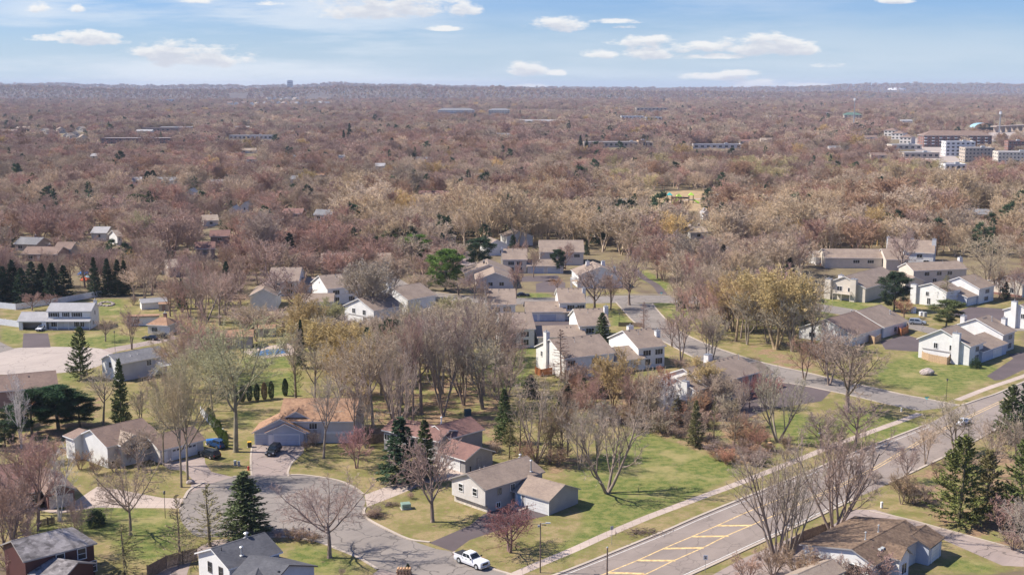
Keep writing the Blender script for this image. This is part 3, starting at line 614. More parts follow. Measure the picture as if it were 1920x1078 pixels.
proto('elm', [BT(s, 18, trunk=.28, limbs=9, lang=40, lup=.10, wig=.10, lrat=.72, leader=.62, tr=.34, l2=(9, 38, .50, .06), l3=(8, 40, .42, .06), tw=(10, 34, .46, .0), buds=2600, budsize=.11) for s in (1, 2, 3)])
proto('bigelm', [BT(s, 20, trunk=.30, limbs=10, lang=42, lup=.10, wig=.11, lrat=.8, leader=.60, tr=.38, l2=(10, 40, .50, .05), l3=(9, 42, .44, .03), tw=(12, 38, .50, .0), buds=9000, budsize=.12) for s in (51, 52)])
proto('round', [BT(s, 10, trunk=.18, limbs=11, lang=48, lup=.08, lrat=.62, leader=.62, tr=.22, l2=(9, 42, .5, .05), l3=(8, 42, .42, .05), tw=(9, 38, .5, .0), tww=.032, buds=1500, budsize=.08) for s in (4, 5)])
proto('wood', [BT(s, 15, stems=2, lean=11, trunk=.20, limbs=8, lang=40, lup=.13, wig=.10, lrat=.62, leader=.66, tr=.2, l2=(8, 38, .48, .08), l3=(8, 38, .42, .10), tw=(9, 32, .5, .04), buds=2200, budsize=.1) for s in (6, 7, 8)])
proto('spread', [BT(s, 12, trunk=.26, limbs=9, lang=62, lup=.10, lrat=.95, leader=.42, tr=.33, l2=(10, 42, .46, .02), l3=(10, 46, .42, -.05), tw=(11, 40, .55, -.05), wig=.10, tww=.028) for s in (9, 10)])
proto('fan', [BT(s, 16, stems=6, lean=25, trunk=.24, limbs=6, lang=36, lup=.16, lrat=.5, leader=.80, tr=.19, l2=(7, 34, .46, .1), l3=(6, 38, .42, .03), tw=(7, 34, .55, -.08), tww=.03, wig=.12) for s in (11, 12)])
proto('fork', [BT(s, 15, stems=3, lean=32, trunk=.16, limbs=7, lang=34, lup=.16, lrat=.55, leader=.66, tr=.26, l2=(8, 38, .46, .08), l3=(8, 40, .42, .04), tw=(8, 36, .5, .0), wig=.10) for s in (13, 14)])
proto('birch', [BT(s, 12, stems=3, lean=8, trunk=.22, limbs=10, lang=34, lup=.10, lrat=.4, leader=.85, tr=.12, l2=(6, 38, .46, .05), l3=(7, 40, .42, .0), tw=(7, 36, .5, -.05), tww=.026) for s in (15,)], 'barkwhite', 'barkwhite')
proto('crab', [BT(s, 6, stems=2, lean=22, trunk=.18, limbs=8, lang=52, lup=.12, lrat=.72, leader=.55, tr=.13, l2=(9, 48, .5, .04), l3=(8, 48, .44, .02), tw=(6, 44, .5, .0), tww=.022, wig=.13, buds=1500, budsize=.085) for s in (16, 17)])
proto('willow', [BT(s, 12, stems=3, lean=16, trunk=.16, limbs=10, lang=40, lup=.12, lrat=.55, leader=.62, tr=.18, l2=(9, 38, .5, .06), l3=(8, 42, .44, .04), tw=(9, 38, .5, .02), buds=9000, budsize=.13) for s in (18, 19)])
proto('thicket', [BT(s, 5, stems=7, lean=22, trunk=.10, limbs=5, lang=30, lup=.12, lrat=.5, leader=.8, tr=.05, l2=(5, 36, .5, .08), l3=(5, 38, .5, .05), tw=(7, 34, .6, .05), tww=.028, sides=4) for s in (20, 21, 22)])
proto('spruce', [spruce(23, per=11, tuft=16), spruce(24, gap=.1, per=12, tuft=15), spruce(25, R=2.4, droop=-.15, per=11, tuft=15)], cm='needle')
proto('fir', [spruce(s, H=14, R=4.6, whorls=26, per=10, tuft=24, size=.52, gap=.14, power=.62, droop=-.10, tipup=.2, tr=.24) for s in (61, 62)], cm='needle')
proto('larch', [spruce(26, R=2.7, whorls=22, per=7, droop=.02, tuft=7, size=.26, gap=.18, power=.7, tipup=.3)], cm='needle')
proto('oldspruce', [spruce(27, R=2.6, whorls=24, per=8, droop=-.28, tuft=6, size=.26, gap=.2)], cm='needle')
proto('pine', [pine(28), pine(29, limbs=30, R=3.9), pine(30, H=10, R=3.8, base=.1, limbs=30)], cm='needle')
proto('column', [column(31), column(32, R=.75)], cm='needle')
proto('bush', [bush(33), bush(34)], cm='needle')
NPOLY = sum(len(c.polygons) + len(t.polygons) for v in PROTO.values() for t, c, *_ in v)
TREES = []        # (root, x, y, kind word, tint word, height)
KINDNAME = dict(elm='tall_bare_tree', bigelm='tall_budding_tree', round='bare_tree', wood='bare_tree', spread='spreading_tree', fan='many_stemmed_tree', fork='forked_tree', birch='birch_tree', crab='crabapple_tree',
                willow='budding_tree', thicket='bare_shrub', spruce='spruce_tree', fir='fir_tree', larch='thin_conifer', oldspruce='spruce_tree', pine='pine_tree', column='arborvitae', bush='evergreen_shrub')
trng = random.Random(5)
def tree(kind, x, y, h, wd, tint, rz=None, variant=None, jitter=True):
    v = PROTO[kind]; t, c, ph, pw = v[trng.randrange(len(v)) if variant is None else variant % len(v)]
    root = empty(KINDNAME[kind], (x, y, 0), trng.uniform(0, 6.28) if rz is None else rz)
    root.scale = (wd / pw, wd / pw, h / ph)
    k = trng.uniform(.9, 1.1) if jitter else 1.0; tn = [min(1, a * k * (trng.uniform(.95, 1.05) if jitter else 1)) for a in tint]
    for nm, me in (('trunk', t), ('crown', c)):
        o = bpy.data.objects.new(nm, me); SC.collection.objects.link(o); o.parent = root; o['tint'] = tn
    TREES.append([root, x, y, kind, tint, h]); return root
def tree_px(kind, bx, by, top, wpx, tint, **kw):
    x, y = G(bx, by); return tree(kind, x, y, max(.6, HT(top, y)), wpx / ppm(y), tint, **kw)
# twig tints
MAUVE = (0.385, 0.285, 0.235); ROSE = (0.42, 0.275, 0.22); TAN = (0.49, 0.40, 0.295); GREYT = (0.43, 0.36, 0.275); OCHRE = (0.52, 0.39, 0.18); OLIVE = (0.45, 0.40, 0.22)
BROWN = (0.36, 0.245, 0.165); MAROON = (0.24, 0.11, 0.11); RUST = (0.46, 0.26, 0.165); PINK = (0.48, 0.25, 0.22)
SPG = (0.115, 0.145, 0.055); DKG = (0.055, 0.088, 0.045); PNG_ = (0.18, 0.205, 0.065); OLG = (0.23, 0.20, 0.09); BRG = (0.28, 0.21, 0.13); LIMEG = (0.15, 0.23, 0.045); DEADN = (0.32, 0.21, 0.17)
TGRN = (0.50, 0.43, 0.26)
# ================================================================ BUILDINGS: kit
HOUSEFOOT = []; HOUSES = []
class Vol: pass
class House:
    """a building: an Empty at its base, volumes with walls and a roof, and the parts set on them"""
    def __init__(s, name, px, label, cat='house', group=None):
        s.o = G(*px); s.root = empty(name, (*s.o, 0)); tag(s.root, label, cat, group); s.vols = []; s.name = name; HOUSES.append(s)
        s.off = (*s.o, 0)
    def put(s, mb, name, mats, parent=None):
        return mb.build(name, mats, parent or s.root, off=s.off)
    def vr(s, A, B, hr, E, he, **k):
        """volume from photo points: ridge ends A, B at height hr, a point E of the front eave at height he"""
        ang = k.pop('ang', None); pitch = k.pop('pitch', .42)
        def solve(hr):
            a = np.array(G(*A, hr)); b = np.array(G(*B, hr)); u = (b - a) / np.linalg.norm(b - a)
            if ang is not None: u = np.array([math.cos(math.radians(ang)), math.sin(math.radians(ang))]); b = a + u * np.dot(b - a, u)
            n = np.array([-u[1], u[0]]); e = np.array(G(*E, he)); return a, b, -np.dot(e - a, n)
        lo, hi = he + .2, he + 9
        for _ in range(40):       # ridge height that gives the roof its pitch
            hr = (lo + hi) / 2; a, b, df = solve(hr)
            if hr - he < pitch * df: lo = hr
            else: hi = hr
        return s.vol(a, b, hr, df, k.pop('db', df), he, **k)
    def vb(s, P, ang, wd, dp, he, hr, axis='u', h0=0, **k):
        """volume from its near left ground corner P (photo), direction of the front wall, width, depth"""
        p = np.array(G(*P, h0)); u = np.array([math.cos(math.radians(ang)), math.sin(math.radians(ang))]); n = np.array([-u[1], u[0]])
        ov = k.get('ov', .4)
        if axis == 'u': a = p + n * dp / 2 - u * ov; return s.vol(a, a + u * (wd + 2 * ov), hr, dp / 2 + ov, dp / 2 + ov, he, **k)
        a = p + u * wd / 2 - n * ov; return s.vol(a, a + n * (dp + 2 * ov), hr, wd / 2 + ov, wd / 2 + ov, he, **k)
    def vol(s, a, b, hr, df, db, he, hb=None, wall='white', roof='r_taupe', trim='trim', ov=.4, z0=0.0, th=.2, hipA=0, hipB=0, open_front=False, ewall=None, foot=True, zb=None):
        hb = he if hb is None else hb
        a, b = np.array(a), np.array(b); u = (b - a) / np.linalg.norm(b - a); n = np.array([-u[1], u[0]]); L = np.linalg.norm(b - a)
        v = Vol(); v.a, v.b, v.u, v.n, v.L, v.df, v.db, v.he, v.hr, v.ov, v.hb, v.z0 = a, b, u, n, L, df, db, he, hr, ov, hb, z0
        print('VOL %s L=%.1f df=%.1f db=%.1f ang=%.0f pitch=%.2f at %.0f,%.0f' % (s.name, L, df, db, math.degrees(math.atan2(u[1], u[0])), (hr - he) / max(df, .1), a[0], a[1]))
        W = lambda x, y, z: (*(a + u * x + n * y), z)
        # roof
        r = MB(); x0, x1 = hipA, L - hipB
        F0, F1, K0, K1, R0, R1 = (0, -df, he), (L, -df, he), (0, db, hb), (L, db, hb), (x0, 0, hr), (x1, 0, hr)
        def face(ps, mi=0): r.poly([W(*p) for p in ps], mi)
        dn = lambda p: (p[0], p[1], p[2] - th)
        face([F0, F1, R1, R0]); face([R0, R1, K1, K0])
        if hipA: face([K0, F0, R0])
        if hipB: face([F1, K1, R1])
        per = [F0, F1] + ([] if hipB else [R1]) + [K1, K0] + ([] if hipA else [R0])
        for i in range(len(per)): p, q = per[i], per[(i + 1) % len(per)]; face([dn(p), dn(q), q, p], 1)
        face([dn(F0), dn(R0), dn(R1), dn(F1)], 1); face([dn(R0), dn(K0), dn(K1), dn(R1)], 1)
        if hipA: face([dn(K0), dn(R0), dn(F0)], 1)
        if hipB: face([dn(F1), dn(R1), dn(K1)], 1)
        # ridge cap, a small real strip of capping shingles
        v.roof = s.put(r, 'roof', [M[roof], M[trim]]); cap = MB()
        d = .12; face2 = lambda ps: cap.poly([W(*p) for p in ps]); sl = (hr - he) / df; sb = (hr - hb) / db
        face2([(x0, -d, hr - d * sl + .03), (x1, -d, hr - d * sl + .03), (x1, 0, hr + .04), (x0, 0, hr + .04)]); face2([(x0, 0, hr + .04), (x1, 0, hr + .04), (x1, d, hr - d * sb + .03), (x0, d, hr - d * sb + .03)])
        s.put(cap, 'ridge_cap', M[roof], v.roof)
        # walls
        m = MB(); yf, yb = -df + ov, db - ov; xa, xb = ov, L - ov; wf = he + (hr - he) * ov / df - th + .02; wb = hb + (hr - hb) * ov / db - th + .02; wr = hr - th + .02
        v.yf, v.yb, v.xa, v.xb = yf, yb, xa, xb
        def wface(ps, mi=0): m.poly([W(*p) for p in ps], mi)
        if not open_front: wface([(xa, yf, z0), (xb, yf, z0), (xb, yf, wf), (xa, yf, wf)])
        wface([(xb, yb, z0), (xa, yb, z0), (xa, yb, wb), (xb, yb, wb)])
        g0 = [(xa, yb, z0), (xa, yf, z0), (xa, yf, wf)] + ([] if hipA else [(xa, 0, wr)]) + [(xa, yb, wb)]
        g1 = [(xb, yf, z0), (xb, yb, z0), (xb, yb, wb)] + ([] if hipB else [(xb, 0, wr)]) + [(xb, yf, wf)]
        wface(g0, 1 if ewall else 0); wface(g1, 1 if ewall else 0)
        if open_front:
            # an open garage: floor-deep recess with real side and back walls
            t_ = .15; m.box((*(a + u * (xa + .55) + n * (yf + .1)), (z0 + wf) / 2), (1.1, .2, wf - z0), math.atan2(u[1], u[0])); m.box((*(a + u * (xb - .55) + n * (yf + .1)), (z0 + wf) / 2), (1.1, .2, wf - z0), math.atan2(u[1], u[0]))
            m.box((*(a + u * (xa + xb) / 2 + n * (yf + .1)), wf - .25), (xb - xa - 2.2, .2, .5), math.atan2(u[1], u[0]))
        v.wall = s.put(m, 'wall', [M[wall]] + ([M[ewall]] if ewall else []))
        if foot: HOUSEFOOT.append([tuple(a + u * x + n * y) for x, y in ((0, -df), (L, -df), (L, db), (0, db))])
        s.vols.append(v); return v
    def face_pt(s, v, side, t, out=0.0):
        """point on a wall (fraction t, left to right seen from outside for F/R, front to back for L), outward normal"""
        if side == 'F': p = v.a + v.u * (v.xa + (v.xb - v.xa) * t) + v.n * v.yf; nn = -v.n
        elif side == 'B': p = v.a + v.u * (v.xa + (v.xb - v.xa) * t) + v.n * v.yb; nn = v.n
        elif side == 'L': p = v.a + v.u * v.xa + v.n * (v.yf + (v.yb - v.yf) * t); nn = -v.u
        else: p = v.a + v.u * v.xb + v.n * (v.yf + (v.yb - v.yf) * t); nn = v.u
        return p + nn * out, nn
    def window(s, v, side, t, z, w_=1.0, h=1.2, panes=2, trim='trim', name='window', split='v', glass='glass', blind=0.0, shutters=False):
        p, nn = s.face_pt(v, side, t); al = np.array([-nn[1], nn[0]]); rz = math.atan2(al[1], al[0]); f = .09
        m = MB(); c = lambda o, up, d=.04: (p[0] + al[0] * o + nn[0] * d, p[1] + al[1] * o + nn[1] * d, z + up)
        m.box(c(0, h + f / 2), (w_ + 2 * f, .08, f), rz); m.box(c(0, -f / 2, .05), (w_ + 2.6 * f, .12, f), rz)
        for q in (-1, 1): m.box(c(q * (w_ / 2 + f / 2), h / 2, .043), (f, .08, h), rz)
        if split == 'v':
            for i in range(1, panes): m.box(c(-w_ / 2 + w_ * i / panes, h / 2, .045), (.055, .07, h), rz)
        else:
            m.box(c(0, h / 2, .045), (w_, .07, .055), rz)
        fr = s.put(m, name, M[trim]); g = MB()
        g.box(c(0, h / 2, .02), (w_, .03, h), rz); s.put(g, 'pane', M[glass], fr)
        if blind:
            bl = MB(); bl.box(c(0, h * (1 - blind / 2), .038), (w_ - .08, .004, h * blind - .06), rz); s.put(bl, 'blind', M['curtain'], fr)
        if shutters:
            sh = MB()
            for q in (-1, 1): sh.box(c(q * (w_ / 2 + f + .2), h / 2, .035), (.36, .06, h + .1), rz)
            s.put(sh, 'shutter', M['black'], fr)
        return fr
    def door(s, v, side, t, z=.15, w_=.95, h=2.05, mat='trim', trim='trim'):
        p, nn = s.face_pt(v, side, t); al = np.array([-nn[1], nn[0]]); rz = math.atan2(al[1], al[0]); m = MB()
        c = lambda o, up, d=.04: (p[0] + al[0] * o + nn[0] * d, p[1] + al[1] * o + nn[1] * d, z + up)
        m.box(c(0, h / 2, .03), (w_, .05, h), rz)
        for a_, b_ in ((-.22, .25), (.22, .25), (-.22, .7), (.22, .7)): m.box(c(a_ * w_, h * b_, .062), (.3 * w_, .015, h * .3), rz)
        d = s.put(m, 'door', M[mat]); k = MB(); k.box(c(.38 * w_, h * .48, .09), (.06, .06, .06), rz); s.put(k, 'handle', M['metal'], d)
        tr = MB()
        for q in (-1, 1): tr.box(c(q * (w_ / 2 + .06), h / 2, .045), (.12, .1, h), rz)
        tr.box(c(0, h + .06, .045), (w_ + .24, .1, .12), rz); s.put(tr, 'door_frame', M[trim], d); return d
    def gdoor(s, v, side, t, w_=4.9, h=2.15, mat='gdoor', trim='trim', windows=False, z=0.03):
        p, nn = s.face_pt(v, side, t); al = np.array([-nn[1], nn[0]]); rz = math.atan2(al[1], al[0]); m = MB()
        c = lambda o, up, d=.04: (p[0] + al[0] * o + nn[0] * d, p[1] + al[1] * o + nn[1] * d, z + up)
        for i in range(4): m.box(c(0, h * (i + .5) / 4, .025), (w_, .04, h / 4 - .03), rz)
        m.box(c(0, h / 2, .012), (w_, .02, h), rz); g = s.put(m, 'garage_door', M[mat]); tr = MB()
        for q in (-1, 1): tr.box(c(q * (w_ / 2 + .08), h / 2, .04), (.16, .08, h + .1), rz)
        tr.box(c(0, h + .1, .04), (w_ + .32, .08, .18), rz); s.put(tr, 'door_frame', M[trim], g)
        if windows:
            q = MB()
            for i in range(6): q.box(c(-w_ / 2 + w_ * (i + .5) / 6, h * .87, .048), (w_ / 6 - .25, .012, h * .14), rz)
            s.put(q, 'door_window', M['glass'], g)
        return g
    def at(s, v, x, y): return v.a + v.u * x + v.n * y
    def roofz(s, v, y): return v.hr - (v.hr - (v.he if y < 0 else v.hb)) * abs(y) / (v.df if y < 0 else v.db)
    def chimney(s, v, x, y, w_=.9, d=.9, top=1.2, mat='white', base=None, cap='metal'):
        p = s.at(v, x, y); z1 = s.roofz(v, y) if base is None else base; zt = max(s.roofz(v, y), v.hr * .0) + top; rz = math.atan2(v.u[1], v.u[0])
        m = MB(); z1 = z1 - .5 if base is None else base; m.box((*p, (z1 + zt) / 2), (w_, d, zt - z1), rz); c = s.put(m, 'chimney', M[mat])
        k = MB(); k.box((*p, zt + .04), (w_ + .14, d + .14, .08), rz); k.tube((*p, zt + .08), (*p, zt + .55), .13, n=8); k.tube((*p, zt + .55), (*p, zt + .62), .2, .1, n=8); s.put(k, 'chimney_cap', M[cap], c); return c
    def pipe(s, v, x, y, h=.7, r=.07, mat='metal', hat=False):
        p = s.at(v, x, y); z = s.roofz(v, y); m = MB(); m.tube((*p, z - .1), (*p, z + h), r, n=8); m.tube((*p, z - .02), (*p, z + .08), r * 2.4, r * 1.3, n=8)
        if hat: m.tube((*p, z + h), (*p, z + h + .12), r * 2, r * 1.2, n=8)
        s.put(m, 'vent_pipe', M[mat])
    def vents(s, v, xs, y, mat='darktrim', w_=.35):
        for x in xs:
            p = s.at(v, x, y); z = s.roofz(v, y); m = MB(); m.box((*p, z + .07), (w_, w_, .16), math.atan2(v.u[1], v.u[0]), top=.8); s.put(m, 'roof_vent', M[mat])
    def block(s, name, p, d, z, mat, rz=0, parent=None):
        m = MB(); m.box((p[0], p[1], z), d, rz); return s.put(m, name, M[mat] if isinstance(mat, str) else mat, parent)
    def deck(s, v, side, t, w_, d, z, mat='newwood', rail=True, stairs=None, floor='newwood'):
        p, nn = s.face_pt(v, side, t); al = np.array([-nn[1], nn[0]]); rz = math.atan2(al[1], al[0]); m = MB()
        c = lambda o, q, h: (p[0] + al[0] * o + nn[0] * q, p[1] + al[1] * o + nn[1] * q, h)
        nb = max(3, int(d / .16))
        for i in range(nb): m.box(c(0, d * (i + .5) / nb, z - .03), (w_, d / nb - .02, .05), rz)
        dk = s.put(m, 'deck', M[floor])
        for a_ in (-w_ / 2 + .1, 0, w_ / 2 - .1): po = MB(); po.box(c(a_, d - .1, z / 2 - .03), (.14, .14, z - .06), rz); s.put(po, 'deck_post', M[mat], dk)
        if rail:
            r = MB(); r.box(c(0, d - .05, z + .95), (w_, .08, .08), rz)
            for q in (-1, 1): r.box(c(q * (w_ / 2 - .05), d / 2, z + .95), (.08, d, .07), rz)
            k = int(w_ / .18)
            for i in range(k + 1): r.box(c(-w_ / 2 + .05 + (w_ - .1) * i / k, d - .05, z + .47), (.045, .045, .9), rz)
            for q in (-1, 1):
                for i in range(int(d / .2)): r.box(c(q * (w_ / 2 - .05), .1 + i * .2, z + .47), (.045, .045, .9), rz)
            s.put(r, 'railing', M[mat], dk)
        if stairs is not None:
            st = MB(); n = int(z / .18)
            for i in range(n): st.box(c(stairs * (w_ / 2 + .14 + i * .27), d - .55, z - .1 - i * .18), (.28, 1.0, .05), rz)
            s.put(st, 'stairs', M[floor], dk)
            sr = MB()
            for q in (-1.0, -.1):
                A_ = Vector(c(stairs * w_ / 2, d + q * 1.0 - .02, z + .9)); B_ = Vector(c(stairs * (w_ / 2 + n * .27), d + q * 1.0 - .02, .9)); sr.tube(A_, B_, .04, n=6)
                for i in range(0, n, 1):
                    f = i / n; P_ = A_.lerp(B_, f); sr.tube(P_ - Vector((0, 0, .85)), P_, .022, n=4)
            s.put(sr, 'stair_rail', M[mat], dk)
        return dk
# ================================================================ BUILDINGS: the near street
H = House('split_level_house', (909, 963), 'pale grey split-level house with taupe roof, white garage door and light blue front door')
v = H.vr((874.5,887.2), (988,853.3), 5.8, (905.7,920.6), 4.15, wall='grey', ewall='pale', roof='r_taupe', trim='greytrim', z0=1.25)  # side walls greyer than the sunny gable: their shade is in the colour
for t_ in (.72, .30): H.window(v, 'L', t_, 2.5, 1.0, 1.2, split='h', trim='trim')
H.window(v, 'F', .24, 2.5, .9, 1.1, trim='greytrim'); H.window(v, 'F', .47, 2.5, .9, 1.1, trim='trim'); H.window(v, 'B', .3, 2.6, 1.4, 1.1); H.window(v, 'R', .5, 2.6, 1.4, 1.1)
# the lower floor stands back under the lit gable
rz = math.atan2(v.u[1], v.u[0]); H.block('lower_wall', H.at(v, (v.xa + .62 + v.xb) / 2, (v.yf + v.yb) / 2), (v.xb - v.xa - .62, v.yb - v.yf - .04, 1.25), .625, 'grey', rz)
H.block('foundation_wall', H.at(v, v.xa + .58, (v.yf + v.yb) / 2), (.1, v.yb - v.yf - .1, .95), .475, 'stone', rz); H.window(v, 'F', .22, .35, .9, .85, trim='trim')
H.pipe(v, v.L * .82, -v.df * .78, 1.9, .15, 'metal', True); H.pipe(v, v.L * .94, .8, .5, .16, 'metal', True); H.pipe(v, v.L * .33, .7, .4); H.pipe(v, v.L * .26, .7, .4)
g = H.vr((990.3,889.7), (1060,908.3), 4.0, (969.5,922.4), 2.6, wall='grey', ewall='grey', roof='r_taupe', trim='greytrim', ov=.3)
H.gdoor(g, 'F', .655, 4.9, 2.1); H.door(g, 'F', .135, .3, 1.0, 2.05, 'bluedoor'); H.window(g, 'F', .06, .5, .35, 1.7, 1)
H.block('front_step', H.face_pt(g, 'F', .16, .9)[0], (3.2, 1.8, .28), .14, 'concrete', math.atan2(g.u[1], g.u[0]))
H.deck(v, 'R', .75, 3.0, 2.4, .9, 'orangewood', floor='orangewood')

H = House('red_roofed_house', (875, 884), 'rambling grey house with red-brown shingle roofs and pale stone front behind the twin spruces')
g = H.vr((847.2,822.6), (901.4,837.9), 4.3, (870.8,862.9), 2.65, wall='grey', roof='r_red', trim='trim', ov=.45)
H.gdoor(g, 'F', .42, 4.9, 2.1, 'gdoor'); H.door(g, 'R', .5, .1, .9, 2.0, 'grey', 'greytrim')
u1 = H.vr((736,784), (843.7,805.2), 5.9, (710,804.5), 4.2, wall='grey', roof='r_red', ewall='grey', db=5.2)
for t_ in (.06, .2, .4, .62): H.window(u1, 'F', t_, 2.3, 1.2, 1.1)
H.block('stone_front', H.face_pt(u1, 'F', .3, .07)[0], (u1.L * .5, .1, 2.0), 1.0, 'stone', math.atan2(u1.u[1], u1.u[0]))
u2 = H.vr((815,797.4), (882.6,780.2), 6.4, (875,813.5), 4.3, wall='grey', roof='r_red', trim='trim', db=4.6)
H.pipe(u2, u2.L * .22, .4, 1.3, .13, 'signwhite', True); H.window(u2, 'R', .5, 2.4, 1.6, 1.2)
H.door(u1, 'F', .8, .2, .95, 2.05, 'trim')

H = House('orange_roofed_house', (478, 836), 'blue-grey house with orange shake roof and stepped garage gables heading the cul-de-sac')
ga = H.vb((501, 834.8), 0, 7.3, 3.0, 2.6, 4.5, 'v', wall='bluegrey', roof='r_orange', trim='trim', ov=.45)
H.gdoor(ga, 'L', .47, 4.9, 2.1, 'gdoorblue'); H.door(ga, 'L', .9, .05, .6, 2.0, 'signwhite')
gb = H.vb((477.6, 833.5), 0, 10.4, 6.5, 2.55, 5.35, 'v', wall='bluegrey', roof='r_orange', trim='trim', ov=.45); H.gdoor(gb, 'L', .845, 2.7, 2.1, 'gdoorblue')
gc = H.vb((512, 828), 0, 9.6, 5.0, 3.6, 6.3, 'v', wall='bluegrey', roof='r_orange', trim='trim', ov=.45, foot=False)
mn = H.vr((531.8,746.3), (674.4,744.2), 7.3, (600,790), 4.5, wall='pale', roof='r_orange', trim='trim', ang=0)
gd = H.vb((608, 816), 0, 7.6, 4.2, 4.4, 6.5, 'v', wall='pale', roof='r_orange', trim='trim', ov=.4, foot=False)
ge = H.vb((627, 819), 0, 5.2, 3.2, 4.3, 5.7, 'v', wall='pale', roof='r_orange', trim='trim', ov=.4)
H.window(ge, 'L', .38, 2.75, 1.5, 1.15, 4); H.window(gd, 'L', .86, .4, 1.5, .9, 3); H.window(mn, 'F', .45, 2.9, 1.5, 1.1, 3)
H.pipe(mn, mn.L * .9, 1, .5); H.vents(gb, (2.2,), -2.2); H.vents(gc, (2.4,), -2.0)
H.block('brown_band', H.at(mn, mn.L * .80, mn.yf - .02), (6.5, .1, .5), 2.1, 'trim', 0)

H = House('white_gabled_house', (198.6, 880), 'white-sided house with brown roof, small front gable and white garage left of the cul-de-sac')
v = H.vr((167.9,805), (262,781), 6.2, (197.8,838.9), 4.2, ang=49, wall='pale', ewall='white', roof='r_brown'); A49 = 49
f1 = H.vol(H.at(v, 5.2, -v.df - 1.0), H.at(v, 5.2, -.5), 5.7, 2.9, 2.9, 4.2, wall='pale', roof='r_tan', ov=.35, foot=False); H.window(f1, 'L', .5, 2.4, 2.1, 1.4, 3)
f2 = H.vol(H.at(v, v.L * .62 - 1, -2.0), H.at(v, v.L + .3, -2.0), 5.6, 4.6, 3.5, 3.95, wall='pale', roof='r_brown', foot=True)
H.window(f2, 'F', .35, 2.1, 1.3, 1.2, 3); H.window(v, 'R', .5, 2.4, 1.5, 1.2); H.window(v, 'F', .12, .3, 1.2, .9)
r2 = H.vol(H.at(v, 1.0, 3.2), H.at(v, 1.0, 7.2), 5.6, 2.6, 2.6, 4.4, wall='white', roof='r_brown', hipB=1.5, foot=False)
g = H.vb((301, 868.8), 47, 9.4, 7.6, 2.65, 4.6, 'u', wall='pale', roof='r_brown'); H.gdoor(g, 'F', .55, 5.2, 2.15, 'gdoor', windows=True); H.door(g, 'F', .1, .05, .9, 2.0)
H.vents(v, (3.5, 8), 1.5)

H = House('brown_brick_house', (130, 944), 'low dark red brick house with faded red roof at the left edge behind the birch')
v = H.vr((-60,880), (60,862), 5.0, (60,923), 2.9, wall='redbrick', roof='r_red', trim='trim', hipB=3, ang=30); H.window(v, 'F', .9, .9, 2.0, 1.3, 3); H.window(v, 'F', .6, .9, 2.0, 1.3, 3)
g = H.vb((90, 955), 33, 4.4, 10.5, 2.7, 4.1, 'v', wall='redbrick', roof='r_brown', trim='greytrim'); H.gdoor(g, 'F', .5, 4.9, 2.1, 'gdoor'); H.block('stone_front', H.face_pt(g, 'L', .5, .06)[0], (3.9, .1, 2.1), 1.1, 'stone', math.radians(33)); H.block('corner_post', H.face_pt(g, 'F', 1.0, .4)[0], (.12, .12, 2.5), 1.25, 'trim')

H = House('maroon_house', (190, 1075), 'two-storey maroon house with weathered grey shake roof in the lower left corner')
v = H.vr((20,1013), (158,979.7), 7.2, (186,1016.4), 5.2, wall='maroonwall', roof='r_shake', trim='greytrim', hipB=3.5)
H.window(v, 'F', .815, 3.3, 1.15, 1.5, split='h'); H.window(v, 'F', .96, 1.0, 1.15, 1.5, split='h'); H.window(v, 'F', .5, 3.4, 1.1, 1.4, split='h'); H.window(v, 'R', .5, 3.3, 1.1, 1.4, split='h')
H.block('wall_meter', H.face_pt(v, 'F', .9, .1)[0], (.35, .16, .45), 2.4, 'greymetal', math.atan2(v.u[1], v.u[0]))
g = H.vr((83,1041.6), (147,1052.6), 4.9, (60,1082), 3.0, wall='maroonwall', roof='r_shake', trim='greytrim'); H.gdoor(g, 'F', .5, 4.9, 2.1, 'gdoor'); H.window(g, 'R', .5, 1.1, 1, 1)

H = House('charcoal_roofed_house', (372, 1110), 'white house with charcoal roofs and two dark gable windows at the bottom edge')
v = H.vr((394.7,1028), (497,996.6), 6.4, (429,1066.9), 4.6, wall='bluegrey', ewall='white', roof='r_dark', trim='trim')  # white house; shade on the side walls is painted in as blue-grey
for t_ in (.62, .27): H.window(v, 'L', t_, 2.7, .85, 1.35, split='h', trim='darktrim')
H.window(v, 'F', .8, 2.6, 1.0, 1.1); H.pipe(v, v.L * .36, -v.df * .62, 1.2, .16, 'metal', True); H.pipe(v, v.L * .13, -v.df * .2, .45, .05, 'black'); H.pipe(v, v.L * .66, 0.2, .7, .2, 'metal', True)
u = H.vr((468,1039.5), (543,1058), 5.6, (440,1100), 3.6, wall='bluegrey', roof='r_dark', trim='darktrim', db=6.0); H.window(u, 'R', .5, 1.2, 1.5, 1.2); H.gdoor(u, 'F', .5, 4.9, 2.1, 'gdoor')
u2 = H.vr((487,1055), (470,1100), 5.3, (430,1090), 3.6, wall='bluegrey', roof='r_dark', trim='darktrim', foot=False); H.vents(u, (6.5,), -1.5, 'black', .3)

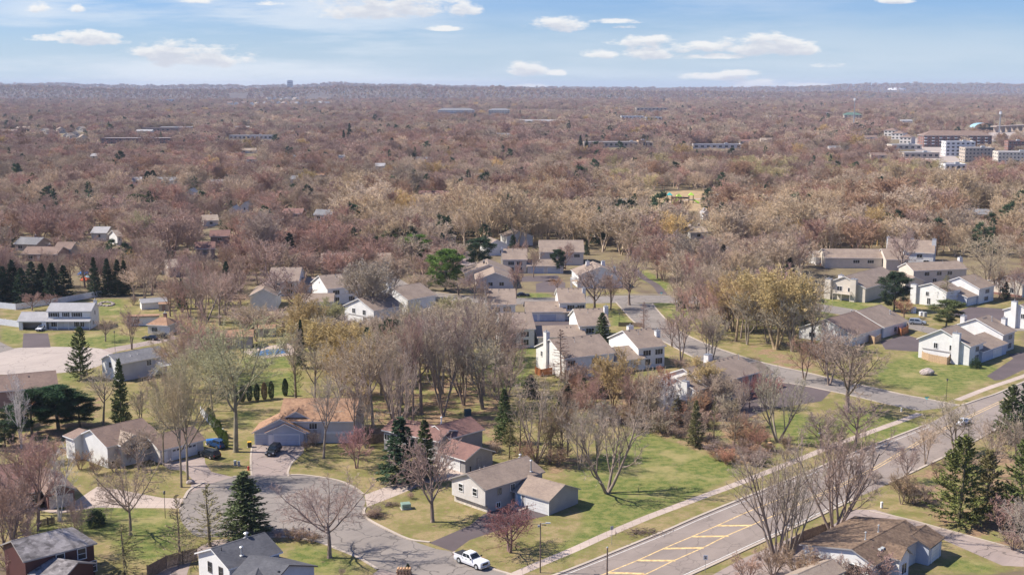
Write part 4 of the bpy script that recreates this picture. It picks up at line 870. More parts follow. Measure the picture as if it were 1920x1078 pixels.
H = House('old_shake_roofed_house', (1650, 1062), 'sprawling house with mossy brown shake roof and pale blue garage in the lower right')
v = H.vr((1596.7,1029), (1698.3,974), 6.2, (1626.7,1068), 3.6, wall='pale', ewall='white', roof='r_old', trim='greytrim', db=8.4); H.window(v, 'L', .25, 1.0, 2.0, 1.8, 2); H.window(v, 'L', .75, .3, 2.4, 2.0, 3); H.window(v, 'B', .4, 1, 1.5, 1.2)
H.pipe(v, v.L * .30, .5, 1.1, .09, 'greymetal', True); H.pipe(v, v.L * .56, .7, 1.0, .09, 'greymetal', True); H.vents(v, (v.L * .28, v.L * .33), -2.0, 'greymetal', .6)
g = H.vr((1708,1003), (1736,983), 4.7, (1757,1018), 2.9, wall='bluegrey', roof='r_old', trim='darktrim', ov=.35, db=3.2)
H.gdoor(g, 'F', .5, 2.6, 2.1, 'gdoor'); H.window(g, 'R', .5, 1, 1, 1)
w3 = H.vol(H.at(v, v.L * .40, -v.df - 1.6), H.at(v, v.L * .40, -2), 4.9, 1.9, 1.9, 3.5, wall='white', roof='r_old', trim='greytrim', foot=False); H.window(w3, 'L', .5, .9, 1.4, 1.5, 2)
H = House('weathered_deck_house', (1500, 1078), 'low tan house end half hidden by twigs at the bottom edge right of the road')
v = H.vr((1495,1075), (1560,1047), 3.9, (1530,1095), 2.8, wall='tanwall', roof='r_tan', trim='greytrim'); H.window(v, 'L', .5, .9, 1.2, 1.1); H.window(v, 'F', .5, .9, 1.2, 1.1)

# ---- the west court
H = House('white_colonial_house', (95, 623), 'white two-storey house with black shutters, porch and open garage above the pale turning circle')
v = H.vr((95,567.6), (181.6,565.9), 7.9, (130,583.6), 5.35, wall='white', roof='r_light', trim='trim', ang=1)
for t_, w_ in ((.14, 2.0), (.42, 1.1), (.68, 2.0)): H.window(v, 'F', t_, 3.7, w_, 1.15, 3 if w_ > 1.5 else 2, shutters=True)
for t_, w_ in ((.14, 1.8), (.72, 1.8)): H.window(v, 'F', t_, .8, w_, 1.3, 3, shutters=t_ > .5)
H.door(v, 'F', .42, .25, 1.0, 2.05, 'trim'); H.window(v, 'R', .5, 3.6, 1, 1.2); H.window(v, 'R', .3, .9, 1, 1.2)
p = H.vol(H.at(v, -.2, v.yf - .15), H.at(v, v.L, v.yf - .15), 3.35, 1.9, .3, 2.75, hb=3.2, wall='white', roof='r_light', open_front=True, foot=False) if False else None
mb = MB(); a0, a1 = H.at(v, 0.0, v.yf - 1.9), H.at(v, v.L - .1, v.yf - 1.9); b0, b1 = H.at(v, 0, v.yf - .02), H.at(v, v.L - .1, v.yf - .02)
for dz in (0, -.16): mb.poly([(*a0, 2.65 + dz), (*a1, 2.65 + dz), (*b1, 3.25 + dz), (*b0, 3.25 + dz)][::1 if dz == 0 else -1])
mb.poly([(*a0, 2.49), (*a1, 2.49), (*a1, 2.65), (*a0, 2.65)], 1); mb.poly([(*a1, 2.49), (*b1, 3.09), (*b1, 3.25), (*a1, 2.65)], 1); pr = H.put(mb, 'porch_roof', [M['r_light'], M['trim']])
mb = MB()
for f in (.02, .27, .52, .77, .98): mb = MB(); q = H.at(v, v.L * f, v.yf - 1.75); mb.box((*q, 1.32), (.15, .15, 2.4)); H.put(mb, 'porch_post', M['trim'], pr)
mb = MB(); q = H.at(v, v.L * .5, v.yf - .95); mb.box((*q, .1), (v.L - .6, 1.8, .2), math.radians(1)); H.put(mb, 'porch_floor', M['concrete'], pr)
g = H.vol(H.at(v, -8.2, -1.2), H.at(v, .3, -1.2), 4.7, 4.1, 3.6, 2.65, wall='white', roof='r_light', open_front=True)
H.put((lambda m_: (m_.box((*H.at(g, (g.xa + g.xb) / 2, g.yf + 3.0), 1.2), (g.xb - g.xa - .2, .08, 2.3), math.radians(1)), m_)[1])(MB()), 'garage_back_wall', M['tanwall'])
H.chimney(v, v.L * .97, 1.0, .9, .5, .9, 'white'); H.pipe(v, v.L * .3, 1.0)

H = House('orange_hip_roofed_house', (262, 628), 'low house with orange-tan hip roofs and brick chimney behind two dark parked cars')
v = H.vr((285.6,593.5), (322,597), 5.0, (262,608), 2.75, wall='cream', roof='r_orange', trim='trim', hipA=2.5, hipB=2.5, ang=-14, db=4); H.chimney(v, v.L * .55, .6, .9, .6, 1.3, 'redbrick'); H.gdoor(v, 'F', .84, 3.6, 2.1); H.window(v, 'F', .36, .8, 1.8, 1.2, 4)
b = H.vr((235,594), (302,585), 5.0, (222,595), 2.8, wall='white', roof='r_orange', trim='trim', db=4.5, ang=10); H.window(b, 'F', .3, .8, 1.5, 1.2); H.gdoor(b, 'L', .6, 4.5, 2.1)
H = House('grey_roofed_house_with_deck', (203, 712), 'white house with dark grey roof and long white deck stairs, right of the turning circle')
v = H.vr((202.9,664.8), (298,647.8), 6.2, (236.7,680.3), 4.4, wall='bluegrey', ewall='white', roof='r_grey', trim='trim'); H.window(v, 'L', .5, 3.0, .9, 1.2, split='h', trim='greytrim'); H.window(v, 'F', .62, 2.7, 1.3, 1.3)  # front wall is white like the gable, its shade put into the blue-grey
H.deck(v, 'F', .92, 4.6, 3.2, 2.5, 'vinyl', stairs=-1, floor='greymetal'); H.vents(v, (2.5, 6.5), .6); H.pipe(v, v.L * .35, -1.8, .4); H.pipe(v, v.L * .5, -1.6, .4); H.pipe(v, v.L * .16, .3, .5)
H = House('pink_brown_house', (90, 757), 'pinkish brown raised house with brown roof and orange deck, left edge above the pines')
v = H.vr((-20,705), (105,694), 6.2, (30,731), 4.4, wall='brownwall', roof='r_brown', trim='trim')
for t_ in (.42, .68): H.window(v, 'F', t_, 2.6, 1.5 if t_ < .5 else 1.1, 1.3, 2)
H.window(v, 'F', .90, 2.0, 1.9, 2.0, 3); H.window(v, 'F', .42, .3, 1.4, 1.0); H.window(v, 'R', .5, 2.6, 1.2, 1.2); H.deck(v, 'F', .82, 4.2, 2.6, 2.0, 'orangewood', stairs=-1, floor='orangewood'); H.vents(v, (6, 9, 13), 1.0); H.vents(v, (8,), -1.4)
H = House('red_roofed_pool_house', (440, 650), 'grey house with long orange-red roof overlooking the swimming pool, seen through bare branches')
v = H.vr((345,621), (477.7,609.5), 5.4, (440,632), 3.2, wall='grey', roof='r_orange', trim='greytrim', ang=9); H.window(v, 'F', .4, .8, 2, 1.4, 3); H.window(v, 'F', .7, .8, 2, 1.4, 3)
H = House('orange_roofed_pool_shed', (480, 632), 'small pale shed with orange roof beside the pool')
v = H.vb((480, 632), 6, 5.2, 4.0, 2.4, 3.2, 'u', wall='pale', roof='r_orange', trim='greytrim', ov=.3); H.door(v, 'F', .6, .05, 1.6, 2.0, 'grey', 'greytrim')
H = House('garden_shed', (299, 584), 'small brown shed with flat orange roof behind the orange hip-roofed house')
v = H.vb((298, 583.5), 5, 3.0, 2.4, 2.3, 2.7, 'u', wall='tanwall', roof='r_orange', trim='greytrim', ov=.2); H.door(v, 'F', .5, .05, 1.0, 1.9, 'brownwall', 'greytrim')
H = House('white_awning_shed', (268, 581), 'low white shed with bluish white roof under bare trees behind the orange roofs')
v = H.vb((266, 581), 25, 8.0, 3.6, 2.2, 3.3, 'u', wall='white', roof='r_light', trim='trim', ov=.3); H.door(v, 'F', .7, .05, 1.5, 1.9)

# ---- the townhouses (each row of joined units is one building)
TG = 'white townhouse rows with taupe roofs'
def unit2(H, A, B, hr, E, he, ang=None, wall='white', wins=(.3, .75), ew='white', **k):
    v = H.vr(A, B, hr, E, he, ang=ang, wall=wall, ewall=ew, **k)
    for t_ in wins:
        H.window(v, 'F', t_, he - 2.1, min(2.2, v.L * .26), 1.35, 3)
        if he > 4.5: H.window(v, 'F', t_, .8, min(2.0, v.L * .24), 1.5, 3)
    H.pipe(v, v.L * .42, -v.df * .25, 1.1, .06, 'metal'); H.vents(v, [v.L * f for f in (.2, .45, .62, .8)], -v.df * .06, 'darktrim', .3); return v
H = House('townhouse_row', (1081, 711), 'white townhouse pair joined by a low garage roof, half hidden by a dying spruce', 'townhouse', TG)
a = unit2(H, (1029.7,635.7), (1108,620), 7.4, (1070.7,671), 5.3, 27, wins=(.12, .62)); H.chimney(a, .2, -a.df * .35 + 4.5, 1.0, 1.5, 2.2, 'white', base=0); H.window(a, 'L', .8, 3.4, .9, 1.3)
b = unit2(H, (1166.9,619.6), (1218,613.6), 7.5, (1203,653), 5.3, 26, wins=(.32, .78)); H.chimney(b, b.L - .2, -b.df * .45, 1.2, 1.0, 1.3, 'white', base=0); H.chimney(b, b.L * .5, 3.2, 1.5, 1.1, 1.6, 'white')
mid = H.vol(H.at(a, a.L - .5, -1.2), H.at(a, a.L - .5, -1.2) + a.u * (np.dot(b.a - a.b, a.u) + 2.5), 5.1, 6.2, 5.2, 3.0, wall='white', roof='r_taupe', foot=True); H.gdoor(mid, 'F', .5, 4.9, 2.1); H.vents(mid, (3, 8), -2)
H = House('townhouse_row', (945, 655), 'white townhouse pair with wide garage roof between, behind the row with the dying spruce', 'townhouse', TG)
a = unit2(H, (933,586.4), (995,582.6), 7.4, (960,618), 5.2, 8, wins=(.3, .7)); H.window(a, 'L', .7, 3.2, .8, 1.2)
b = unit2(H, (1074.5,578.8), (1133.4,577), 7.4, (1092,611.4), 5.2, 8, wins=(.35,)); H.chimney(b, b.L - .1, -b.df * .25, 1.1, 1.4, 1.6, 'white', base=0)
mid = H.vol(H.at(a, a.L + .2, -2.2), H.at(a, a.L + .2, -2.2) + a.u * (np.dot(b.a - a.b, a.u) + 1.5), 5.0, 6.5, 3.5, 3.0, wall='white', roof='r_taupe'); H.gdoor(mid, 'F', .25, 4.5, 2.1); H.vents(mid, (9, 10), -1.5)
H = House('townhouse_row', (915, 605), 'white townhouse pair with white garage doors facing a courtyard, beside the street bend', 'townhouse', TG)
a = unit2(H, (911,541.3), (966,541), 7.4, (945,571.3), 5.2, 3, wins=(.3, .7)); H.chimney(a, 0.1, -a.df * .2, .9, 1.4, 1.2, 'white', base=0)
b = unit2(H, (1043,540), (1094,540), 7.4, (1060,568), 5.2, 3, wins=(.45, .85)); H.chimney(b, b.L - .1, -b.df * .3, 1.0, 1.3, 1.2, 'white', base=0)
mid = H.vol(H.at(a, a.L + 2.6, -2.0), H.at(a, a.L + 2.6, -2.0) + a.u * (np.dot(b.a - a.b, a.u) - .3), 5.0, 6.5, 4.0, 2.9, wall='white', roof='r_taupe'); H.gdoor(mid, 'F', .16, 2.6, 2.1, 'gdoorblue'); H.gdoor(mid, 'F', .55, 5.0, 2.1, 'gdoorblue'); H.vents(mid, (9.5,), -3)  # garage doors are white; the blue-grey colour carries their shade
H.block('linking_porch', H.at(mid, mid.L + .3, -6.3), (3.0, 2.4, .15), 2.75, 'r_taupe', math.radians(3)); H.block('trash_bin_corner', H.at(mid, mid.L + .2, -5.9), (.15, .15, 2.6), 1.35, 'trim')
H = House('low_gabled_townhouse', (912, 545), 'long low cream townhouse with two nested gables facing a green courtyard', 'townhouse', TG)
a = H.vb((893, 541), 3, 13.0, 16, 2.9, 5.6, 'v', wall='pale', roof='r_taupe', trim='trim'); H.window(a, 'L', .32, .9, 1.6, 1.3, 2); H.window(a, 'L', .62, .9, 1.6, 1.3, 2)
b = H.vb((872, 528), 3, 17.0, 14, 2.9, 6.3, 'v', wall='cream', roof='r_taupe', trim='trim'); H.chimney(b, 6, 1.5, .6, .6, .9, 'darktrim'); H.vents(b, (2, 3.5, 5), .6); H.window(a, 'F', .5, .9, 1.4, 1.2)
H = House('townhouse_row', (948, 505), 'cream townhouses with broad roofs and two blue-grey garage doors, deep in the centre estate', 'townhouse', TG)
a = unit2(H, (941,466), (989,466.5), 7.4, (970,487), 5.2, 0, wins=(.35, .7), wall='cream'); H.chimney(a, 0.1, -a.df * .3, .9, 1.4, 1.2, 'cream', base=0)
mid = H.vb((989, 513), 0, 13.5, 8, 2.9, 4.9, 'u', wall='pale', roof='r_taupe'); H.gdoor(mid, 'F', .28, 4.6, 2.1, 'gdoorblue'); H.gdoor(mid, 'F', .74, 4.6, 2.1, 'gdoorblue')
c = H.vr((1010,450), (1094,450.5), 7.6, (1050,473), 5.2, ang=0, wall='pale', roof='r_taupe'); H.window(c, 'F', .3, 3.1, 2.4, 1.3, 3); H.window(c, 'F', .85, 3.1, 2.2, 1.3, 3)
H = House('white_end_townhouse', (925, 488), 'white townhouse end with pale gables behind a dark spruce, back of the centre estate', 'townhouse', TG)
a = H.vb((913, 480), 20, 9, 9, 4.4, 6.6, 'v', wall='white', roof='r_taupe'); H.window(a, 'L', .3, .9, 1.2, 1.2); b = H.vb((950, 462), 16, 12, 10, 4.2, 6.6, 'v', wall='white', roof='r_taupe')
H = House('twin_chimney_townhouse', (1085, 540), 'white townhouse with two chimneys and corner balcony, front gable behind bare pink trees', 'townhouse', TG)
a = H.vb((1085, 541), 8, 15.5, 13, 4.7, 7.6, 'v', wall='white', roof='r_taupe'); H.window(a, 'L', .3, 3.0, 2, 1.3); H.window(a, 'L', .3, .5, 2, 1.8); H.window(a, 'L', .75, 3, 1.5, 1.3)
H.chimney(a, 9.5, 2.8, 1.4, 1.2, 1.5, 'white'); H.chimney(a, 9.5, -2.8, 1.4, 1.2, 1.5, 'white'); H.chimney(a, 1, -4.9, 1.0, 1.0, 1.4, 'white', base=0); H.deck(a, 'B', .12, 3.0, 2.4, 2.6, 'vinyl'); H.vents(a, (4, 6, 8), .5)
H = House('townhouse_row', (480, 583), 'white townhouses with intersecting taupe roofs among bare trees, left of the centre estate', 'townhouse', TG)
a = unit2(H, (508,501.3), (566,501.3), 7.2, (550,528), 4.9, 2, wins=(.3, .7), wall='pale'); a2 = H.vb((470, 583), 5, 8.0, 16, 4.8, 7.0, 'v', wall='white', roof='r_taupe')
c = unit2(H, (596.7,516.6), (642,503.2), 7.6, (619.3,541.4), 5.3, 28, wins=(.25, .7)); H.chimney(c, c.L, -c.df * .3, 1.0, 1.3, 1.2, 'white', base=0); H.block('gable_vent', H.face_pt(c, 'L', .5, .04)[0], (.5, .08, .5), 6.3, 'greytrim', c.n[0])
mid = H.vb((556, 550), 4, 11, 9, 2.9, 4.8, 'u', wall='pale', roof='r_taupe'); H.gdoor(mid, 'F', .6, 4.5, 2.1); m2 = H.vb((552, 583), 4, 12, 8, 2.9, 4.9, 'u', wall='pale', roof='r_taupe')
H = House('cream_ended_townhouse', (607, 506), 'long taupe-roofed townhouse with cream gable end at the wood edge, upper left of the estate', 'townhouse', TG)
a = H.vr((602,474.7), (736,469), 7.0, (640,492), 4.6, ang=3, wall='tanwall', ewall='cream', roof='r_taupe'); H.window(a, 'L', .3, 3, .9, 1.2); H.window(a, 'L', .7, 3, .9, 1.2); H.chimney(a, a.L * .65, 1, .8, .8, .8, 'cream')
H = House('double_gabled_townhouse', (640, 608), 'white townhouse with two broad gables facing the street corner, seen through ochre branches', 'townhouse', TG)
a = H.vr((670.7,559.5), (705,546), 7.2, (700,583), 4.9, ang=48, wall='white', roof='r_taupe'); H.window(a, 'L', .68, 3.1, 1.3, 1.4); H.window(a, 'L', .32, 3.1, 1.3, 1.4); H.window(a, 'L', .3, .4, 1.6, 2.0); H.block('band_board', H.face_pt(a, 'L', .5, .05)[0], (.1, 9.5, .22), 2.6, 'greytrim', math.radians(48))
b = H.vr((733.3,538.5), (765,526), 7.2, (785,559), 4.9, ang=48, wall='white', roof='r_taupe'); H.chimney(b, .4, 1.5, 1.2, 1.2, 1.6, 'white', base=0)
H = House('gabled_townhouse_with_twin_chimneys', (790, 468), 'pale grey townhouse with two white chimneys on a broad gable, top of the centre estate', 'townhouse', TG)
a = H.vb((785, 467), -8, 14, 13, 4.4, 7.4, 'v', wall='pale', roof='r_tan'); H.chimney(a, 4, 3.4, 1.4, 1.1, 1.8, 'bluegrey'); H.chimney(a, 4, -3.4, 1.4, 1.1, 1.8, 'bluegrey')
H = House('townhouse_row', (1300, 765), 'long taupe-roofed townhouse with white gable and deck, half hidden by ochre trees above the brush', 'townhouse', TG)
a = H.vr((1280,690.6), (1382.7,664.6), 7.0, (1387,707.5), 4.8, ang=44, wall='greensid', ewall='white', roof='r_taupe', trim='trim'); H.chimney(a, a.L * .62, 2.6, 1.7, 1.3, 1.9, 'white'); H.pipe(a, a.L * .93, -1.4, 1.3, .06, 'metal'); H.vents(a, [a.L * f for f in (.3, .4, .5, .62, .7, .78, .86)], -.5, 'darktrim', .3)
H.window(a, 'F', .9, 3.0, 1.5, 1.4); b = H.vol(H.at(a, a.L - 1.5, -2.2), H.at(a, a.L + 6.0, -2.2), 5.6, 4.2, 3.2, 3.4, wall='pale', roof='r_taupe'); H.window(b, 'F', .7, 1.5, 1.5, 1.2)
c = H.vol(H.at(a, -4.2, -1.5), H.at(a, 5.0, -1.5), 6.5, 5.6, 4.8, 4.6, wall='greensid', ewall='white', roof='r_taupe'); H.window(c, 'L', .35, 2.9, 1.5, 1.6); H.window(c, 'L', .65, 2.9, 1.0, 1.6); H.deck(c, 'L', .5, 8.5, 2.4, 2.5, 'vinyl', floor='pale'); H.chimney(c, .1, -2.6, 1.0, 1.5, .6, 'white', base=0)
H = House('townhouse_row', (1605, 644), 'low white townhouse pair with taupe roofs and red-brown patio fence beside the silver minivan', 'townhouse', TG)
a = H.vr((1547.7,597.6), (1603,583), 5.5, (1609,628), 2.9, ang=46, wall='white', roof='r_brown', trim='trim'); H.window(a, 'L', .75, .8, 1.8, 1.3); H.window(a, 'R', .1, .8, 1, 1.3)
b = H.vr((1605.3,582.6), (1640.4,568.8), 5.9, (1669,611.4), 3.0, ang=46, wall='white', roof='r_taupe', trim='trim', db=7.5); H.window(b, 'L', .18, .9, 1.0, 1.3); H.window(b, 'F', .5, .9, 1.5, 1.3); H.pipe(b, b.L * .8, -b.df * .5, .9, .16, 'metal', True); H.pipe(b, 2, 2.5, .8, .16, 'metal', True); H.vents(b, (5, 6.5, 8, 9.5), 1, 'darktrim', .4)
H = House('townhouse_row', (1706, 667), 'cream-white two-storey townhouse pair with front chimney and tan patio fence on the open lawn', 'townhouse', TG)
a = H.vr((1764.2,617), (1796,608.5), 7.5, (1828,647.8), 5.0, ang=45, db=6.5, wall='white', roof='r_taupe', trim='trim', ov=.5); H.window(a, 'L', .35, 3.2, 1.0, 1.35); H.window(a, 'L', .66, 3.2, 1.0, 1.35); H.window(a, 'L', .33, .3, 1.2, 2.0); H.window(a, 'F', .55, 3.0, 2.0, 1.3, 3); H.window(a, 'F', .55, .6, 2.0, 1.6, 3)
H.block('band_board', H.face_pt(a, 'L', .62, .06)[0], (.12, 8.2, .24), 2.65, 'greytrim', math.radians(45)); H.chimney(a, .15, -a.df * .52, 1.0, 1.9, 1.3, 'white', base=0); H.pipe(a, 2.5, -2.2, 1.0, .05); H.vents(a, (1.2, 2.0, 2.8, 4.5), 0.4, 'darktrim', .35)
b = H.vr((1828.7,596.8), (1858,590), 7.6, (1889.6,625.5), 5.0, ang=45, db=7.5, wall='cream', ewall='white', roof='r_taupe', trim='trim'); H.window(b, 'F', .62, 3.0, 2.4, 1.3, 4); H.window(b, 'F', .62, .6, 2.0, 1.5, 3); H.chimney(b, 2.2, 4.2, 1.6, 1.2, 1.7, 'white'); H.chimney(b, b.L * .96, -4.6, 1.5, 1.2, 1.5, 'white', base=0); H.pipe(b, b.L * .6, -2.4, 1.1, .12, 'metal', True); H.vents(b, (3, 3.9, 4.8), -.8, 'darktrim', .4)
mid = H.vol(H.at(a, a.L - 3.0, -2.2), H.at(a, a.L - 3.0, -2.2) + a.u * (np.dot(b.a - a.b, a.u) + 3.6), 5.0, 6.6, 4.0, 2.9, wall='bluegrey', roof='r_taupe'); H.gdoor(mid, 'F', .62, 4.9, 2.1)
H = House('townhouse_row', (1545, 556), 'cream townhouse with two pale chimneys and balcony on posts on the green bank', 'townhouse', TG)
a = H.vr((1582.8,517.8), (1625.4,496.5), 7.2, (1640.4,536), 4.8, ang=50, db=7.5, wall='greensid', ewall='cream', roof='r_taupe'); H.window(a, 'L', .62, 2.9, 1.7, 1.6); H.window(a, 'L', .35, 2.9, 1.9, 1.4); H.deck(a, 'L', .5, 6.2, 2.4, 2.4, 'cream', floor='cream'); H.chimney(a, -.2, -3.6, 1.5, 2.0, .9, 'cream', base=0); H.chimney(a, -.2, 5.2, 1.5, 2.0, .9, 'cream', base=0); H.chimney(a, 7.5, 4.5, 1.5, 1.5, 1.0, 'white'); H.vents(a, (3, 4.5, 6), .5)
H = House('townhouse_row', (1700, 540), 'cream two-storey townhouse row with three dark upper windows, behind the dark pine on the right', 'townhouse', TG)
a = H.vr((1698,492.7), (1786,485.5), 7.4, (1765,506), 5.2, ang=14, wall='cream', roof='r_taupe'); [H.window(a, 'F', t_, 3.2, 2.0, 1.3, 2) for t_ in (.25, .48, .68)]; H.chimney(a, a.L, 0, 1.3, 1.3, 1.2, 'white', base=0); H.pipe(a, a.L * .65, -1, 1); H.window(a, 'F', .4, .7, 1.6, 1.4)
c = H.vb((1697, 545), 14, 7, 12, 3.2, 4.8, 'v', wall='cream', roof='r_taupe', foot=False)
H = House('townhouse_row', (1560, 500), 'long low taupe roof with white stub walls behind the balcony townhouse', 'townhouse', TG)
a = H.vr((1540,466), (1650,467), 6.4, (1600,484), 4.0, ang=-3, wall='cream', roof='r_taupe'); H.window(a, 'F', .55, 2, 2.4, 1.2, 3); H.window(a, 'F', .8, 2, 2.4, 1.2, 3)
b = H.vr((1652,466), (1700,468), 6.6, (1670,487), 4.2, ang=-3, wall='cream', roof='r_taupe'); H.chimney(b, b.L - 1, -4, 1.2, 1.2, 1.4, 'white', base=0)
H = House('townhouse_row', (1720, 482), 'topmost townhouse row on the right with white chimneys against the brown wood', 'townhouse', TG)
a = H.vr((1665.5,447.5), (1753,459), 7.4, (1718,473.7), 5.0, ang=-20, wall='white', roof='r_taupe'); H.chimney(a, 0, 3, 1.4, 1.3, 1.6, 'white', base=0); H.chimney(a, 9, 3.2, 1.4, 1.3, 1.4, 'white'); H.chimney(a, a.L - .5, -3, 1.6, 1.4, 2.2, 'white', base=0); H.window(a, 'F', .7, 3, 2, 1.3); H.window(a, 'F', .85, .5, 2, 1.6)
H = House('townhouse_row', (1716, 577), 'white townhouses with front chimney behind two round pines, right of the silver minivan', 'townhouse', TG)
a = H.vr((1745.6,530.3), (1770,524), 7.4, (1790,545), 5.1, ang=42, db=7, wall='white', roof='r_taupe'); H.chimney(a, .1, a.db - 1.2, 1.2, 2.0, .8, 'white', base=0); H.window(a, 'L', .55, 3.1, 1.0, 1.3); H.window(a, 'L', .5, .4, 1.1, 2)
b = H.vr((1798.2,519), (1830.8,513), 7.6, (1847,539.5), 5.1, ang=42, db=7, wall='white', roof='r_taupe'); H.window(b, 'F', .55, 3, 2.6, 1.3, 4); H.window(b, 'F', .5, .6, 2.6, 1.4, 4); H.pipe(b, b.L * .5, -3, 1.1)
mid = H.vol(H.at(a, a.L - 2, -2.4), H.at(a, a.L - 2, -2.4) + a.u * (np.dot(b.a - a.b, a.u) + 3), 5.0, 6.4, 4.0, 2.9, wall='bluegrey', roof='r_taupe'); H.gdoor(mid, 'F', .5, 4.9, 2.1)
H = House('townhouse_row', (1900, 607), 'bright white townhouse corner with chimney cut by the right edge', 'townhouse', TG)
a = H.vr((1912,571), (1950,560), 7.0, (1940,590), 4.9, ang=42, wall='white', roof='r_taupe'); H.chimney(a, -.1, 1.5, 1.0, 1.6, 1.4, 'white', base=0); H.window(a, 'L', .4, 3, 1, 1.3)
H = House('townhouse_row', (1868, 553), 'cream townhouse gable behind a bare tree and small spruces at the right edge', 'townhouse', TG)
a = H.vr((1888,516.5), (1925,508), 6.4, (1910,536), 4.4, ang=40, db=7, wall='cream', roof='r_taupe'); H.window(a, 'L', .6, 1.2, 1.2, 1.6); H.window(a, 'L', .3, 1.2, 1.2, 1.6); H.block('red_foundation', H.face_pt(a, 'L', .5, .1)[0], (.2, 12, .7), .35, 'redbrick', math.radians(40))
H = House('townhouse_row', (1385, 495), 'low grey-roofed townhouse half hidden behind the dark spruce, above the ochre trees', 'townhouse', TG)
a = H.vr((1356,466), (1388,466), 6.0, (1372,482), 3.6, ang=0, wall='white', roof='r_taupe'); H.window(a, 'F', .6, 1.4, 2, 1.2); H.chimney(a, 2, 3, 2, 1.6, 1.6, 'white', base=0); b = H.vr((1408,470), (1430,470), 6.0, (1418,483), 3.6, ang=0, wall='tanwall', roof='r_taupe')
H = House('white_terrace_end', (1530, 497), 'white townhouse corner with red-brown terrace beside a rosy bare tree', 'townhouse', TG)
a = H.vb((1530, 497), 10, 13, 9, 3.0, 5.0, 'u', wall='white', roof='r_tan'); H.window(a, 'F', .6, .8, 4.5, 1.3, 4); H.block('brick_terrace', H.face_pt(a, 'F', .3, .8)[0], (5, 1.5, .6), .3, 'redbrick', math.radians(10))
# ================================================================ FAR BUILDINGS
SIGHT = []      # sight gaps in front of what shows over the trees
def gap(x, y, wd, h=4.0, k=.62, tree_h=13.5):
    k = min(1.1, k + .22)
    d = math.hypot(x, y); L = max(6, (tree_h - h)) / (CAMH / d) * k; ux, uy = x / d, y / d
    SIGHT.append([(x - wd / 2, y + 3), (x - wd / 2 * .9 - ux * L, y - uy * L), (x + wd / 2 * .9 - ux * L, y - uy * L), (x + wd / 2, y + 3)])
def farhouse(px, py, wpx, label, wall='white', roof='r_brown', he=3.0, rise=2.2, dp=9, ang=0, name='house', cat='house', group='houses among the trees', wins=True, chim=False, axis='u', k=.62):
    x, y = G(px, py); wd = wpx / ppm(y); H = House(name, (px, py), label, cat, group); p = (px - wpx / 2 * math.cos(math.radians(ang)), py)
    v = H.vb(p, ang, wd, dp, he, he + rise, axis, wall=wall, roof=roof, ov=.5)
    sd_ = 'F' if axis == 'u' else 'L'
    if wins:
        for t_ in ((.25, .7) if wd > 9 else (.5,)): H.window(v, sd_, t_, max(.9, he - 2.0), min(2.0, wd * .2), 1.3)
        if axis == 'u' and wd > 11: H.door(v, 'F', .48)
    if chim: H.chimney(v, v.L * .6 if axis == 'u' else 3, .8, .9, .9, 1.0, 'redbrick')
    gap(x, y, wd + 6, he, k); return H
